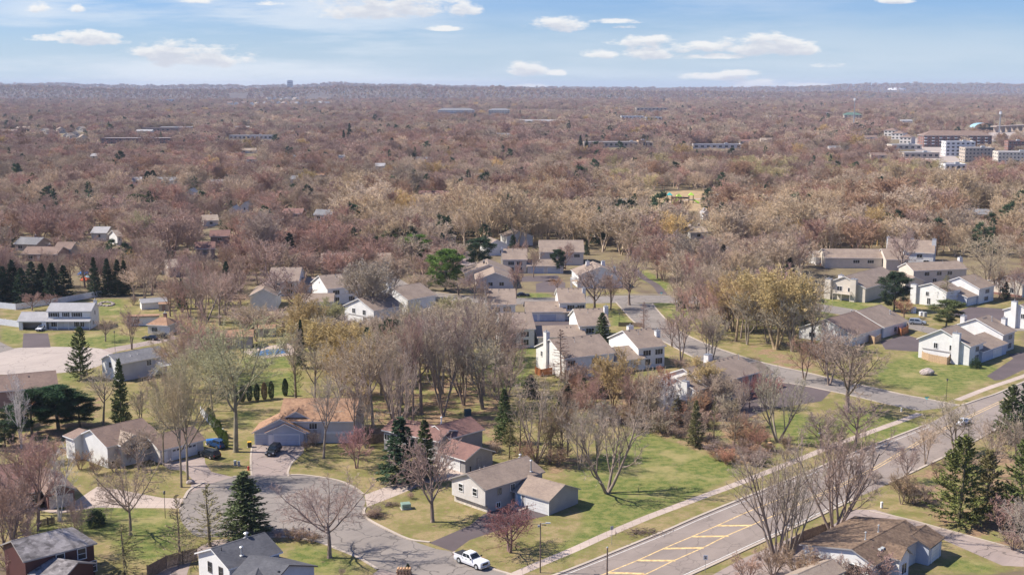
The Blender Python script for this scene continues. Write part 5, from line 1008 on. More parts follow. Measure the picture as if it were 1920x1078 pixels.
FH = [
 (300,347,56,'wide low house with blue-grey roof behind two clipped dark trees','bluegrey','r_grey',0),(256,349,16,'small white box garage beside the street in the left woods','white','r_light',10),
 (405,352,22,'small white house with pale roof among bare trees, right of the clipped dark trees','white','r_light',0),(205,392,44,'white-gabled house with wide reddish roof in the left woods','white','r_red',8),
 (357,375,12,'tiny white gabled shed between bare trees left of centre','white','r_light',0),(395,425,26,'small tan-roofed house beside the dark bushes left of the estate','pale','r_tan',20),
 (437,411,14,'narrow bright white house above the tan-roofed one','white','r_light',0),(459,401,14,'small bright white house farther up among pale trees','white','r_light',0),
 (186,452,28,'long low white house behind the yellow-green trees','white','r_light',0),(224,460,9,'small white shed with steep gable beside the winding street','white','r_tan',40),
 (75,490,66,'big brown-roofed house above the row of dark spruces','brownwall','r_brown',-4),(118,482,30,'brown house wing with dark garage above the spruces','tanwall','r_brown',0),(50,470,44,'grey-roofed house behind the brown roofs on the left','tanwall','r_grey',-10),
 (412,462,34,'red-brown-roofed house among bare trees left of the estate','brownwall','r_red',10),(384,485,34,'pinkish low house hidden in bare trees','brownwall','r_red',12),(326,520,20,'pink-beige gabled house end deep in bare trees','tanwall','r_tan',30),
 (548,412,36,'brick-red house with grey roof near the centre left','redbrick','r_red',-6),(606,416,34,'grey-roofed house with blue wall next to the brick-red one','bluegrey','r_grey',-8),(813,376,54,'long low house with maroon roof in the tan treetops','brownwall','r_red',2),
 (1166,394,22,'white gabled house with grey roof at the edge of the meadow','white','r_grey',-20),(600,336,16,'tan and white house under an ochre treetop','tanwall','r_orange',0),(552,348,14,'small blue-grey house left of the ochre treetop','bluegrey','r_grey',0),
 (465,288,28,'white house with tan roof alone in the mauve woods','white','r_tan',0),(176,300,14,'small white house in the mauve woods at left','white','r_light',0),(790,306,40,'low grey-roofed house in the centre woods','white','r_grey',0),(712,322,18,'small white house below the grey-roofed one in the centre woods','white','r_light',0),
 (545,300,16,'small pale house left of the two dark firs','pale','r_grey',0),(470,305,18,'pink-roofed house in the far left woods','white','r_red',0),(640,302,10,'tiny white house beside the firs','white','r_light',0),(943,258,26,'white house at a gap in the woods below the apartments','white','r_grey',-10),
 (452,245,30,'row of small white roofs high in the far woods','white','r_light',0),(1405,270,34,'pink house with hipped roof on the far right','tanwall','r_red',0),(1438,268,22,'pink-beige house wing right of the pink hipped house','tanwall','r_tan',0),
 (1325,412,14,'small white house in the trees right of the playground','white','r_light',0),(1310,448,30,'white townhouse fragment behind tan trees right of the estate','white','r_tan',0),(1720,373,14,'small white gable in the pale belt of trees on the right','white','r_light',10),(1830,412,58,'grey-roofed low house in the pale trees at right','tanwall','r_grey',-8),
 (1700,378,18,'low grey roof next to the small white gable at right','pale','r_brown',0),(1572,286,34,'grey-roofed far house left of the shops','pale','r_grey',0),(1625,262,40,'blue-grey-roofed far house beside the terrace rows','bluegrey','r_brown',0),(1648,298,30,'tan far house with dark tree in front','tanwall','r_brown',0),
 (1470,222,22,'white and pink far house in the right-hand woods','white','r_red',0),(1440,222,12,'tiny far white house left of the pink one','white','r_light',0),(1552,216,24,'blue-grey far houses near the green-roofed hall','pale','r_grey',0),(1700,230,22,'low far white roof near the horizon woods','white','r_light',0),
 (15,250,28,'cream townhouse at the far left edge','cream','r_tan',10),(42,246,24,'pale townhouse beside the cream one at the far left','pale','r_tan',-8),(1010,230,70,'long flat pale building right of the far apartments','pale','r_light',0),(330,244,60,'long grey-roofed far building in the left woods','brownwall','r_grey',0),(270,250,30,'low pale far building left of the long grey roof','pale','r_light',0)]
for (px, py, wp, lb, wl, rf, an) in FH: farhouse(px, py, wp, lb, wl, rf, 3.0 + (px * 7 % 5) * .35, 2.3, 9 + px % 4, an, axis='v' if wp < 17 and px % 2 else 'u', chim=px % 5 == 0)
for i, (px, py) in enumerate(((82,252),(98,256),(114,250),(126,262),(140,258),(156,266),(150,248))):
    farhouse(px, py, 15, 'cream townhouse with steep pale roof, number %s from the left in the far left cluster' % ('one two three four five six seven'.split()[i]) if False else ['leftmost','second','third','fourth','fifth','sixth','last'][[82,98,114,126,140,150,156].index(px)] + ' steep cream townhouse counted from the left in the far left cluster', 'cream', 'r_tan', 5.2, 3.4, 10, (-20, 15, 30)[i % 3], 'townhouse', 'townhouse', 'cream townhouses at the far left', axis='v', k=.8)
rr = random.Random(4); ORD = 'first second third fourth fifth sixth seventh eighth ninth tenth eleventh twelfth thirteenth fourteenth fifteenth sixteenth'.split()
for r_, (y0, n, x0, x1) in enumerate(((199, 15, 425, 620), (190, 11, 500, 622), (182, 8, 540, 618))):
    for i in range(n):
        px = x0 + (x1 - x0) * (i + .5) / n + rr.uniform(-2, 2)
        farhouse(px, y0 + rr.uniform(-1.5, 1.5) - (px - 520) * .012, 9, ORD[i] + ' tiny townhouse from the left in the ' + ('lowest', 'middle', 'topmost')[r_] + ' row of the distant pale estate', rr.choice(['cream', 'white', 'cream']), rr.choice(['r_tan', 'r_brown', 'r_grey']), 10, 5, 16, rr.choice([-30, 0, 30, 45]), 'townhouse', 'townhouse', 'distant pale estate near the horizon', wins=False, axis=rr.choice('uv'), k=.9)
def block(name, px, py, wpx, h, dp, label, wall, roof='r_flat', floors=3, bays=8, ang=0, cat='building', parapet=True, glass='glass', k=.8, balcony=None, group=None, hip=False, side_bays=3):
    """a flat-roofed block with real window openings set in rows"""
    x, y = G(px, py); H = House(name, (px, py), label, cat, group); wd = wpx / ppm(y) / max(.3, math.cos(math.radians(ang))); u = np.array([math.cos(math.radians(ang)), math.sin(math.radians(ang))]); n = np.array([-u[1], u[0]]); p = np.array((x, y)) - u * wd / 2
    if hip: v = H.vol(p + n * dp / 2 - u * .6, p + n * dp / 2 + u * (wd + .6), h + dp * .22, dp / 2 + .6, dp / 2 + .6, h, wall=wall, roof=roof, hipA=dp * .5, hipB=dp * .5, ov=.6)
    else:
        m = MB(); c = p + u * wd / 2 + n * dp / 2; m.box((*c, h / 2), (wd, dp, h), math.radians(ang)); H.put(m, 'wall', M[wall]); r = MB(); r.box((*c, h + .05), (wd - .5, dp - .5, .1), math.radians(ang)); H.put(r, 'roof', M[roof])
        q = MB()
        for s_, L_ in ((-1, wd), (1, wd)): q.box((*(c + n * s_ * (dp / 2 - .12)), h + .3), (wd + .1, .3, .6), math.radians(ang))
        for s_ in (-1, 1): q.box((*(c + u * s_ * (wd / 2 - .12)), h + .3), (.3, dp - .5, .62), math.radians(ang))
        H.put(q, 'parapet', M[wall]); v = Vol(); v.a = p + n * dp / 2; v.u, v.n, v.xa, v.xb, v.yf, v.yb = u, n, 0, wd, -dp / 2, dp / 2
        HOUSEFOOT.append([tuple(p), tuple(p + u * wd), tuple(p + u * wd + n * dp), tuple(p + n * dp)])
        e = MB(); e.box((*(c + u * wd * .2), h + .9), (3.5, 2.6, 1.8), math.radians(ang)); H.put(e, 'roof_unit', M['greymetal'])
    fh = h / floors
    for f in range(floors):
        for b_ in range(bays): H.window(v, 'F', (b_ + .5) / bays, f * fh + fh * .32, wd / bays * .5, fh * .45, 2, name='window', glass=glass)
        for b_ in range(side_bays): H.window(v, 'L' if px > 960 else 'R', (b_ + .5) / side_bays, f * fh + fh * .32, dp / side_bays * .4, fh * .45, 2)
        if balcony and f:
            m = MB()
            for b_ in range(0, bays, 2): pp, nn = H.face_pt(v, 'F', (b_ + .5) / bays, .8); m.box((*pp, f * fh + .5), (wd / bays * .75, 1.6, 1.0), math.radians(ang))
            H.put(m, 'balcony', M[balcony])
    gap(x, y, wd + 8, h * .55, k); return H
block('apartment_block', 855, 219, 68, 14, 22, 'long blue-grey apartment block standing over the far woods, centre', 'bluegrey', 'r_grey', 4, 14, 0, hip=True, balcony='trim')
block('apartment_block', 936, 219, 40, 14, 20, 'shorter cream and grey apartment block right of the long blue-grey one', 'cream', 'r_grey', 4, 8, 0, hip=True, balcony='trim')
block('school', 255, 270, 130, 6.5, 22, 'long low red-brick school with white roof edge in the left woods', 'redbrick', 'r_flat', 2, 16, 3, k=1.0); block('school', 1222, 212, 58, 12, 30, 'pinkish brick school on the rise right of centre, far off', 'tanwall', 'r_flat', 2, 8, 0)
block('flat_roofed_building', 470, 262, 80, 5, 16, 'thin long pale-roofed building in the far left woods', 'pale', 'r_flat', 1, 10, 2, k=1.0); block('flat_roofed_building', 310, 248, 90, 6, 18, 'thin dark-edged flat building above the brick school', 'brownwall', 'r_flat', 1, 10, 0)
block('warehouse', 318, 191, 36, 9, 40, 'blue-white warehouse near the horizon, left', 'bluegrey', 'r_light', 1, 5, 0); block('warehouse', 448, 187, 28, 10, 40, 'white warehouse left of the distant pale estate', 'white', 'r_light', 1, 4, 0)
block('shop_building', 1160, 277, 130, 6, 18, 'long low tan building with an orange bay, right of centre', 'tanwall', 'r_flat', 1, 14, 3, k=1.0); block('orange_bay', 1204, 277, 14, 7.5, 14, 'small orange-fronted bay at the end of the long low tan building', 'newwood', 'r_orange', 1, 2, 3)
block('flat_roofed_building', 1186, 224, 42, 6, 26, 'left one of two white flat-roofed buildings below the far school', 'white', 'r_flat', 1, 6, 0); block('flat_roofed_building', 1226, 226, 30, 6, 22, 'right one of two white flat-roofed buildings below the far school', 'white', 'r_flat', 1, 4, 0)
block('flat_roofed_building', 1345, 279, 90, 4.5, 14, 'thin white roof line below the pink hipped house', 'pale', 'r_light', 1, 8, 0)
block('green_roofed_hall', 1600, 222, 34, 7, 24, 'hall with green hipped roof in the far right woods', 'cream', 'r_green', 2, 5, 0, hip=True)
block('brick_apartment_block', 1795, 276, 126, 13, 24, 'large red-brick apartment block with brown hipped roof, far right', 'redbrick', 'r_brown', 4, 18, -2, hip=True, balcony='trim'); block('white_office_block', 1800, 293, 54, 14, 16, 'bright white modern block in front of the large brick apartments', 'white', 'r_flat', 4, 6, -3)
block('tan_office_block', 1836, 305, 54, 13, 18, 'tan brick block with rows of dark windows right of the bright white block', 'tanwall', 'r_flat', 4, 8, -3); block('tan_office_block', 1905, 312, 66, 12, 20, 'long tan block cut by the right edge', 'cream', 'r_flat', 4, 10, -8); block('brick_block', 1905, 285, 30, 11, 14, 'small red-brick block behind the long tan one at the right edge', 'redbrick', 'r_flat', 3, 4, -5)
for i, (px, py) in enumerate(((1668,256),(1682,262),(1697,270))): block('terrace_row', px, py, 18, 8, 16, ['topmost','middle','lowest'][i] + ' of three stepped grey terrace rows left of the brick apartments', 'pale', 'r_brown', 2, 3, -35, hip=True)
block('store', 1700, 281, 56, 5, 22, 'white-roofed store left of the big road, upper one', 'cream', 'r_light', 1, 5, 0, group='stores'); block('store', 1728, 297, 66, 5, 24, 'wide white-roofed store with tan front, lower one beside the big road', 'tanwall', 'r_light', 1, 6, 0); block('store', 1792, 319, 40, 4.5, 16, 'low white-roofed store half sunk in the trees below the tan block', 'white', 'r_light', 1, 4, 0)
H = House('glass_pavilion', (1845, 246), 'curved blue-glass pavilion roof behind the brick apartments', 'pavilion'); x, y = G(1845, 246); m = MB(); N_ = 14
for k in range(N_):
    a0, a1 = math.pi * k / N_, math.pi * (k + 1) / N_; R_ = 15
    m.poly([(x + R_ * math.cos(a0), y, 5 + 7 * math.sin(a0)), (x + R_ * math.cos(a0), y + 22, 5 + 7 * math.sin(a0)), (x + R_ * math.cos(a1), y + 22, 5 + 7 * math.sin(a1)), (x + R_ * math.cos(a1), y, 5 + 7 * math.sin(a1))])
H.put(m, 'roof', M['bluepale']); m = MB(); m.box((x, y + 11, 2.5), (29, 20, 5)); H.put(m, 'wall', M['glass']); gap(x, y, 36, 7)
m = MB(); x0, y0 = G(1862, 249); x1, y1 = G(1990, 243); n_ = 12; u_ = Vector((x1 - x0, y1 - y0, 0)); L_ = u_.length; rz_ = math.atan2(u_.y, u_.x); vd = empty('viaduct', (x0, y0, 0)); tag(vd, 'pale raised roadway running off to the right edge behind the brick apartments', 'viaduct')
m.box((L_ / 2 * math.cos(rz_), L_ / 2 * math.sin(rz_), 9), (L_, 10, 1.6), rz_); m.build('deck', M['concrete'], vd)
for k in range(n_): m = MB(); f = (k + .5) / n_ * L_; m.box((f * math.cos(rz_), f * math.sin(rz_), 4.1), (2, 8, 8.2), rz_); m.build('pier', M['concrete'], vd)
gap((x0 + x1) / 2, (y0 + y1) / 2, L_, 7)
# skyline things
def tower(name, px, Y, top, w_, label, mat, cat):
    x = (px - 960) / FPX * Y / CP; h = HT(top, Y); r = empty(name, (x, Y, 0)); tag(r, label, cat); m = MB(); m.box((0, 0, h / 2), (w_, w_ * .8, h)); m.build('shaft', M[mat], r)
    m = MB(); m.box((0, 0, h + h * .01), (w_ * .7, w_ * .5, h * .03)); m.build('roof_house', M['greymetal'], r)
    m = MB()
    for i in range(8): m.box((0, -w_ * .4 - .1, h * (i + .7) / 9), (w_ * .86, .4, h / 30))
    m.build('window_band', M['glass'], r)
tower('office_tower', 555, 8200, 151.5, 34, 'lone grey tower block on the skyline, left of centre', 'bluegrey', 'tower')
def mast(px, py, top, label):
    x, y = G(px, py); h = HT(top, y); r = empty('radio_mast', (x, y, 0)); tag(r, label, 'mast', 'masts over the far woods'); m = MB(); m.tube((0, 0, 0), (0, 0, h), 1.0, .5, 6); m.build('pole', M['metal'], r); m = MB()
    for a_ in (0, 2.1, 4.2): m.box((1.2 * math.cos(a_), 1.2 * math.sin(a_), h - 3), (.6, 1.6, 3.5), a_)
    m.build('antenna_panel', M['signwhite'], r)
for a in ((1288,200,166,'grey radio mast over the far woods right of the school'),(1600,250,183,'pale radio mast beside the green-roofed hall'),(636,195,165,'faint radio mast right of the distant pale estate'),(646,200,170,'faint radio mast close right of another one by the distant pale estate'),(1432,198,180,'thin radio mast in the far centre right woods'),(1873,260,208,'lamp mast behind the viaduct')): mast(*a)
x, y = 5.6 * (1458 - 960) , 12600; x = (1458 - 960) / FPX * y
wt = empty('water_tower', (x, y, 0)); tag(wt, 'tiny white water tower on the right-hand horizon', 'water tower'); m = MB(); hh = HT(163.5, y); m.tube((0, 0, 0), (0, 0, hh * .8), 10, 8, 10); m.build('shaft', M['signwhite'], wt); m = MB(); m.tube((0, 0, hh * .78), (0, 0, hh * .9), 12, 24, 14); m.tube((0, 0, hh * .9), (0, 0, hh), 24, 12, 14); m.build('tank', M['signwhite'], wt)
y = 9600; x = (1672 - 960) / FPX * y; dm = empty('white_dome', (x, y, 0)); tag(dm, 'flat white sports dome on the far right hillside', 'dome'); m = MB(); h0 = 40; h1 = 50
for a_, b_, r0, r1 in ((0, 1, 70, 70), (1, 2, 70, 60), (2, 3, 60, 30), (3, 4, 30, 2)):
    zz = [0, h0, h0 + (h1 - h0) * .5, h0 + (h1 - h0) * .9, h1]; m.tube((0, 0, zz[a_]), (0, 0, zz[b_]), r0, r1, 20)
m.build('shell', M['signwhite'], dm, smooth=True)
# ================================================================ VEHICLES
def hexa(m, b, t, mi=0):
    """frustum from bottom (x0,x1,y0,y1,z) and top"""
    k = len(m.v)
    for (x0, x1, y0, y1, z) in (b, t): m.v += [(x0, y0, z), (x1, y0, z), (x1, y1, z), (x0, y1, z)]
    for f in ((3, 2, 1, 0), (4, 5, 6, 7), (0, 1, 5, 4), (1, 2, 6, 5), (2, 3, 7, 6), (3, 0, 4, 7)): m.f.append(tuple(k + i for i in f)); m.mi.append(mi)
def lerp_face(b, t, side, f0, f1, g0, g1, out=.012):
    """quad on a frustum side: f along it, g up it"""
    def P(f, g):
        x0 = b[0] + (t[0] - b[0]) * g; x1 = b[1] + (t[1] - b[1]) * g; y0 = b[2] + (t[2] - b[2]) * g; y1 = b[3] + (t[3] - b[3]) * g; z = b[4] + (t[4] - b[4]) * g
        if side == 'f': return (x1 + out, y0 + (y1 - y0) * f, z + out * .4)
        if side == 'r': return (x0 - out, y1 + (y0 - y1) * f, z + out * .4)
        if side == 'a': return (x0 + (x1 - x0) * f, y0 - out, z + out * .4)
        return (x1 + (x0 - x1) * f, y1 + out, z + out * .4)
    return [P(f0, g0), P(f1, g0), P(f1, g1), P(f0, g1)]
def vehicle(kind, x, y, hd, paint, label, cat, group=None, z=0.0):
    S = dict(pickup=(5.8, 1.98, 1.9), suv=(4.7, 1.88, 1.72), sedan=(4.7, 1.82, 1.42), minivan=(5.0, 1.95, 1.75))[kind]; L, W, Hh = S; hl, hw = L / 2, W / 2; belt = dict(pickup=1.22, suv=1.05, sedan=.92, minivan=1.05)[kind]
    r = empty({'pickup': 'pickup_truck', 'suv': 'suv', 'sedan': 'sedan', 'minivan': 'minivan'}[kind], (x, y, z), hd); tag(r, label, cat, group); P = M[paint]
    m = MB(); hexa(m, (-hl + .06, hl - .1, -hw + .05, hw - .05, .30), (-hl, hl - .02, -hw, hw, .62)); hood = dict(pickup=(.95, 1.12, 1.20), suv=(.85, .92, 1.0), sedan=(.75, .78, .88), minivan=(1.25, .90, 1.0))[kind]
    hexa(m, (-hl, hl - .02, -hw, hw, .62), (-hl + .03, hl - .10, -hw + .05, hw - .05, hood[1])); hexa(m, (hood[0], hl - .10, -hw + .07, hw - .07, hood[1]), (hood[0] - .1, hl - .35, -hw + .14, hw - .14, hood[2]))
    back = -1.18 if kind == 'pickup' else (-hl + .55 if kind == 'sedan' else -hl + .05)
    if kind != 'pickup': hexa(m, (-hl + .03, hood[0] + .1, -hw + .05, hw - .05, hood[1]), (-hl + .08, hood[0] + .05, -hw + .07, hw - .07, belt))
    else:
        hexa(m, (-1.3, 1.0, -hw + .05, hw - .05, hood[1]), (-1.25, .95, -hw + .06, hw - .06, belt))
        for s_ in (-1, 1): m.box((-hl + .87, s_ * (hw - .09), 1.21), (1.72, .12, .2))
        m.box((-hl + .06, 0, 1.21), (.09, W - .14, .2))
    top = dict(pickup=(-1.02, .28), suv=(-hl + .35, .25), sedan=(-hl + 1.25, .12), minivan=(-hl + .3, .55))[kind]; fr = dict(pickup=1.02, suv=1.0, sedan=.95, minivan=1.45)[kind]
    b = (back, fr, -hw + .07, hw - .07, belt); t = (top[0], top[1], -hw + .24, hw - .24, Hh - .06); hexa(m, b, t); hexa(m, t, (top[0] + .06, top[1] - .08, -hw + .3, hw - .3, Hh)); m.build('body', P, r, bevel=.035)
    for nm, sd_, rngs in (('windscreen', 'f', [(.05, .95, .10, .93)]), ('rear_window', 'r', [(.08, .92, .2, .88)]), ('side_window', 'a', [(.05, .43, .14, .90), (.47, .86, .14, .90)]), ('side_window', 'b', [(.14, .53, .14, .90), (.57, .95, .14, .90)])):
        g = MB(); [g.poly(lerp_face(b, t, sd_, *q)) for q in rngs]; g.build(nm, M['carglass'], r)
    wr = .40 if kind == 'pickup' else .34
    for sx in (hl - .98, -hl + 1.12):
        for sy in (-1, 1):
            g = MB(); g.tube((sx, sy * (hw + .015), wr), (sx, sy * (hw - .24), wr), wr, wr, 20); wh = g.build('wheel', M['rubber'], r); g = MB(); g.tube((sx, sy * (hw + .03), wr), (sx, sy * (hw - .02), wr), wr * .60, wr * .62, 14); g.build('rim', M['chrome' if kind != 'pickup' else 'greymetal'], wh)
            g = MB(); g.tube((sx, sy * (hw + .004), wr + .05), (sx, sy * (hw - .3), wr + .05), wr * 1.17, wr * 1.17, 20); g.build('wheel_arch', M['black'], r)
    for sy in (-1, 1):
        g = MB(); g.box((hl - .09, sy * (hw - .25), hood[1] - .17), (.14, .36, .2)); g.build('headlight', M['headlamp'], r); g = MB(); g.box((-hl + .03, sy * (hw - .14), hood[1] - .12), (.09, .2, .32)); g.build('tail_light', M['taillamp'], r)
        g = MB(); g.box((hood[0] - .05, sy * (hw + .12), belt + .12), (.12, .26, .2)); g.build('wing_mirror', M['black'], r); g = MB(); g.box((-.25, sy * (hw + .005), belt - .14), (.2, .04, .05)); g.box((-1.02 if kind != 'pickup' else -.95, sy * (hw + .005), belt - .14), (.2, .04, .05)); g.build('door_handle', M['black'], r)
    g = MB(); g.box((hl - .03, 0, hood[1] - .25), (.08, W * .56, .32)); g.build('grille', M['black'], r); g = MB(); g.box((hl + .01, 0, .45), (.16, W * .92, .2)); g.build('bumper', M['metal' if kind == 'pickup' else 'black'], r); g = MB(); g.box((hl + .10, 0, .47), (.02, .42, .14)); g.build('number_plate', M['signwhite'], r)
    if kind == 'pickup': g = MB(); g.box((-hl + .90, 0, 1.325), (1.70, W - .2, .04)); g.build('bed_cover', M['bedcover'], r)
    return r
def veh_px(kind, p0, p1, paint, label, cat, side=1, **k):
    """p0, p1: ground points of the near-side rear and front wheels"""
    a, b = Vector(G(*p0)), Vector(G(*p1)); d = (b - a).normalized(); n = Vector((-d.y, d.x)); W = .95; c = (a + b) / 2 + n * W * side; return vehicle(kind, c.x, c.y, math.atan2(d.y, d.x), M and paint, label, cat, z=.02, **k)
veh_px('pickup', (860,1055), (892,1067.5), 'carwhite', 'white crew-cab pickup truck with black bed cover parked at the kerb', 'pickup truck')
vehicle('suv', *G(513, 850), -1.72, 'carblack', 'black SUV on the pale driveway in front of the blue-grey garage', 'suv', z=.02); vehicle('suv', *G(393, 857), 2.5, 'carblack', 'black SUV nosed up to the white garage, left of the cul-de-sac', 'suv', z=.02)
vehicle('sedan', *G(283, 637), 2.9, 'carblack', 'left of two dark cars in front of the orange hip-roofed house', 'car', z=.02); vehicle('sedan', *G(303, 634), 2.9, 'carblack', 'right of two dark cars in front of the orange hip-roofed house', 'car', z=.02)
vehicle('minivan', *G(1720, 608), -.35, 'cargrey', 'silver minivan parked between the townhouses on the right', 'minivan', z=.02); vehicle('sedan', *G(78, 619), -1.6, 'carwhite', 'white car inside the open garage of the white colonial house', 'car', z=.02)
vehicle('sedan', *G(980, 556), 0.1, 'carblack', 'dark car in the shade between the townhouse and its garage', 'car', z=.02); vehicle('suv', *G(407, 838), 2.4, 'carblue', 'small blue car behind the black SUV beside the white garage', 'car', z=.02)
vehicle('sedan', *G(300, 352), .1, 'carwhite', 'white car on the street by the clipped dark trees far left', 'car', z=.02); vehicle('sedan', *G(1805, 795), .8, 'carwhite', 'white car on the main road behind the budding tree', 'car', z=.03)
# ================================================================ STREET THINGS
def post(name, px, py, top, label, cat, r=.09, mat='wood', **k):
    x, y = G(px, py); h = HT(top, y); o = empty(name, (x, y, 0)); tag(o, label, cat, **k); m = MB(); m.tube((0, 0, 0), (0, 0, h), r, r * .75, 10); m.build('pole', M[mat], o); return o, h
o, h = post('street_lamp', 1013, 1073, 980, 'tall brown street lamp pole with short arm between drive and pavement', 'street lamp', .11, 'wood'); m = MB(); m.tube((0, 0, h - .15), (.9, -.1, h + .05), .04); m.build('arm', M['metal'], o); m = MB(); m.box((1.1, -.12, h + .05), (.7, .28, .12)); m.build('lamp_head', M['greymetal'], o); m = MB(); m.box((-.25, 0, h - .45), (.3, .2, .3)); m.build('junction_box', M['greymetal'], o)
o, h = post('street_lamp', 1553, 842, 815, 'street lamp with white curved arm beside the pavement behind the forked tree', 'street lamp', .12, 'wood'); m = MB(); m.tube((0, 0, h - .3), (-1.6, -.2, h + .35), .05); m.build('arm', M['signwhite'], o); m = MB(); m.box((-1.8, -.2, h + .36), (.7, .25, .12)); m.build('lamp_head', M['signwhite'], o)
o, h = post('utility_post', 1138, 1092, 1026, 'bare grey timber post at the kerb, bottom edge', 'post', .13, 'wood'); m = MB(); m.tube((0, 0, h), (0, 0, h + .12), .15, .1); m.build('post_cap', M['greymetal'], o)
o, h = post('road_sign', 1147, 1021, 986, 'small grey-backed road sign on the grass verge', 'sign', .04, 'metal'); m = MB(); m.box((0, .05, h - .3), (.55, .03, .6), .5); m.build('sign_plate', M['greymetal'], o)
o, h = post('road_sign', 1322, 1072, 1040, 'white rectangular road sign at the near edge of the main road', 'sign', .04, 'metal'); m = MB(); m.box((0, -.05, h - .35), (.6, .03, .75), -.1); sp_ = m.build('sign_plate', M['signwhite'], o); m = MB(); m.box((0, -.075, h - .2), (.4, .01, .1), -.1); m.box((0, -.075, h - .42), (.3, .01, .22), -.1); m.build('lettering', M['darktrim'], sp_)
def lamp_px(px, py, top, label):
    o, h = post('garden_lamp', px, py, top, label, 'lamp post', .05, 'black'); m = MB(); m.tube((0, 0, h), (0, 0, h + .1), .16, .2, 8); m.tube((0, 0, h + .42), (0, 0, h + .56), .26, .03, 8); m.build('lamp_cap', M['black'], o); m = MB(); m.tube((0, 0, h + .1), (0, 0, h + .42), .14, .19, 8); m.build('lantern', M['curtain'], o)
lamp_px(310, 971, 926, 'black lantern post on the lawn left of the cul-de-sac'); lamp_px(1774, 751, 714, 'black lantern post on the corner lawn beside the side street'); lamp_px(988, 983, 953, 'black lantern post beside the dark driveway of the split-level house'); lamp_px(216, 658, 624, 'black lantern post at the rim of the pale turning circle'); lamp_px(1161, 607, 590, 'pale-topped lantern post on the green wedge at the street junction')
def cabinet(name, px, py, d, mat, label, cat, lid=None, rz=.3):
    x, y = G(px, py); o = empty(name, (x, y, 0), rz); tag(o, label, cat); m = MB(); m.box((0, 0, d[2] * .42 + .06), (d[0], d[1], d[2] * .84)); m.build('body', M[mat], o, bevel=.03); m = MB(); m.box((0, 0, d[2] * .92), (d[0] * 1.08, d[1] * 1.08, d[2] * .12), top=.9); m.build('lid', M[lid or mat], o)
    m = MB(); m.box((0, 0, .04), (d[0] * 1.2, d[1] * 1.2, .08)); m.build('base_pad', M['concrete'], o); m = MB(); m.box((0, -d[1] / 2 - .01, d[2] * .5), (d[0] * .5, .02, .05)); m.build('handle', M['black'], o); return o
cabinet('transformer_box', 761, 953, (1.5, 1.3, 1.0), 'green_box', 'green transformer box on the lawn beside the purple-brown tree', 'utility box'); cabinet('utility_pedestal', 441, 872, (.5, .5, .95), 'greymetal', 'left of two grey utility pedestals by the left driveway', 'utility box'); cabinet('utility_pedestal', 448, 873, (.45, .45, .9), 'greymetal', 'right of two grey utility pedestals by the left driveway', 'utility box')
cabinet('utility_pedestal', 1653, 952, (.35, .3, 1.1), 'signwhite', 'slim white utility pedestal near the lower right drive', 'utility box'); cabinet('utility_pedestal', 1690, 772, (.25, .25, .9), 'signwhite', 'slim white marker on the green corner below the side street', 'utility box')
cabinet('utility_cabinet', 1713, 587, (1.2, .8, 1.9), 'signwhite', 'leftmost of three pale cabinets by the minivan court', 'utility box'); cabinet('utility_cabinet', 1727, 592, (1.1, .8, 1.3), 'signwhite', 'middle one of three pale cabinets by the minivan court', 'utility box'); cabinet('utility_cabinet', 1734, 594, (1.0, .8, 1.5), 'greymetal', 'rightmost of three pale cabinets by the minivan court', 'utility box')
cabinet('wheelie_bin', 1537, 567, (.7, .7, 1.1), 'bin_green', 'left of two dark green bins on the kerb below the balcony townhouse', 'bin'); cabinet('wheelie_bin', 1543, 567.5, (.7, .7, 1.1), 'bin_green', 'right of two dark green bins on the kerb below the balcony townhouse', 'bin')
cabinet('wheelie_bin', 468, 838, (.75, .75, 1.15), 'black', 'black wheelie bin with yellow lid beside the blue-grey garage', 'bin', 'yellowplastic'); cabinet('wheelie_bin', 879, 884, (.7, .7, 1.1), 'black', 'black bin against the side of the red-roofed garage', 'bin'); cabinet('wheelie_bin', 886, 881, (.7, .7, 1.1), 'bluepaint', 'blue bin beside the red-roofed garage', 'bin'); cabinet('wheelie_bin', 1055, 600, (.6, .6, 1.0), 'redpaint', 'small red bin at the townhouse porch', 'bin')
cabinet('storage_box', 398, 832, (2.2, 1.2, 1.0), 'bluepaint', 'blue storage box behind the black SUV by the white garage', 'box'); cabinet('teal_box', 877, 780, (1.4, .9, 1.6), 'tealdark', 'dark teal box standing in the grove behind the red-roofed house', 'box')
x, y = G(466, 881); o = empty('fire_hydrant', (x, y, 0)); tag(o, 'red fire hydrant on the grass left of the pale driveway', 'hydrant'); m = MB(); m.tube((0, 0, 0), (0, 0, .62), .15, .14, 12); m.tube((0, 0, 0), (0, 0, .08), .22, .22, 12); m.build('body', M['redpaint'], o); m = MB(); m.tube((0, 0, .62), (0, 0, .70), .17, .15, 12); m.tube((0, 0, .70), (0, 0, .82), .15, .05, 12); m.build('cap', M['redpaint'], o)
for a_ in (0, math.pi, -math.pi / 2): m = MB(); m.tube((.1 * math.cos(a_), .1 * math.sin(a_), .48), (.27 * math.cos(a_), .27 * math.sin(a_), .48), .07, .08, 8); m.build('nozzle', M['redpaint'], o)
def rock(px, py, s, label, group=None):
    x, y = G(px, py); bm = bmesh.new(); bmesh.ops.create_icosphere(bm, subdivisions=3, radius=1)
    for v in bm.verts: k = 1 + .25 * mnoise.noise(v.co * 1.3 + Vector((px, 0, 0))) + .08 * mnoise.noise(v.co * 4); v.co = Vector((v.co.x * s * k, v.co.y * s * .8 * k, v.co.z * s * .62 * k + s * .3))
    me = bpy.data.meshes.new('boulder'); bm.to_mesh(me); bm.free(); me.materials.append(M['rock']); o = bpy.data.objects.new('boulder', me); o.location = (x, y, 0); SC.collection.objects.link(o); tag(o, label, 'boulder', group)
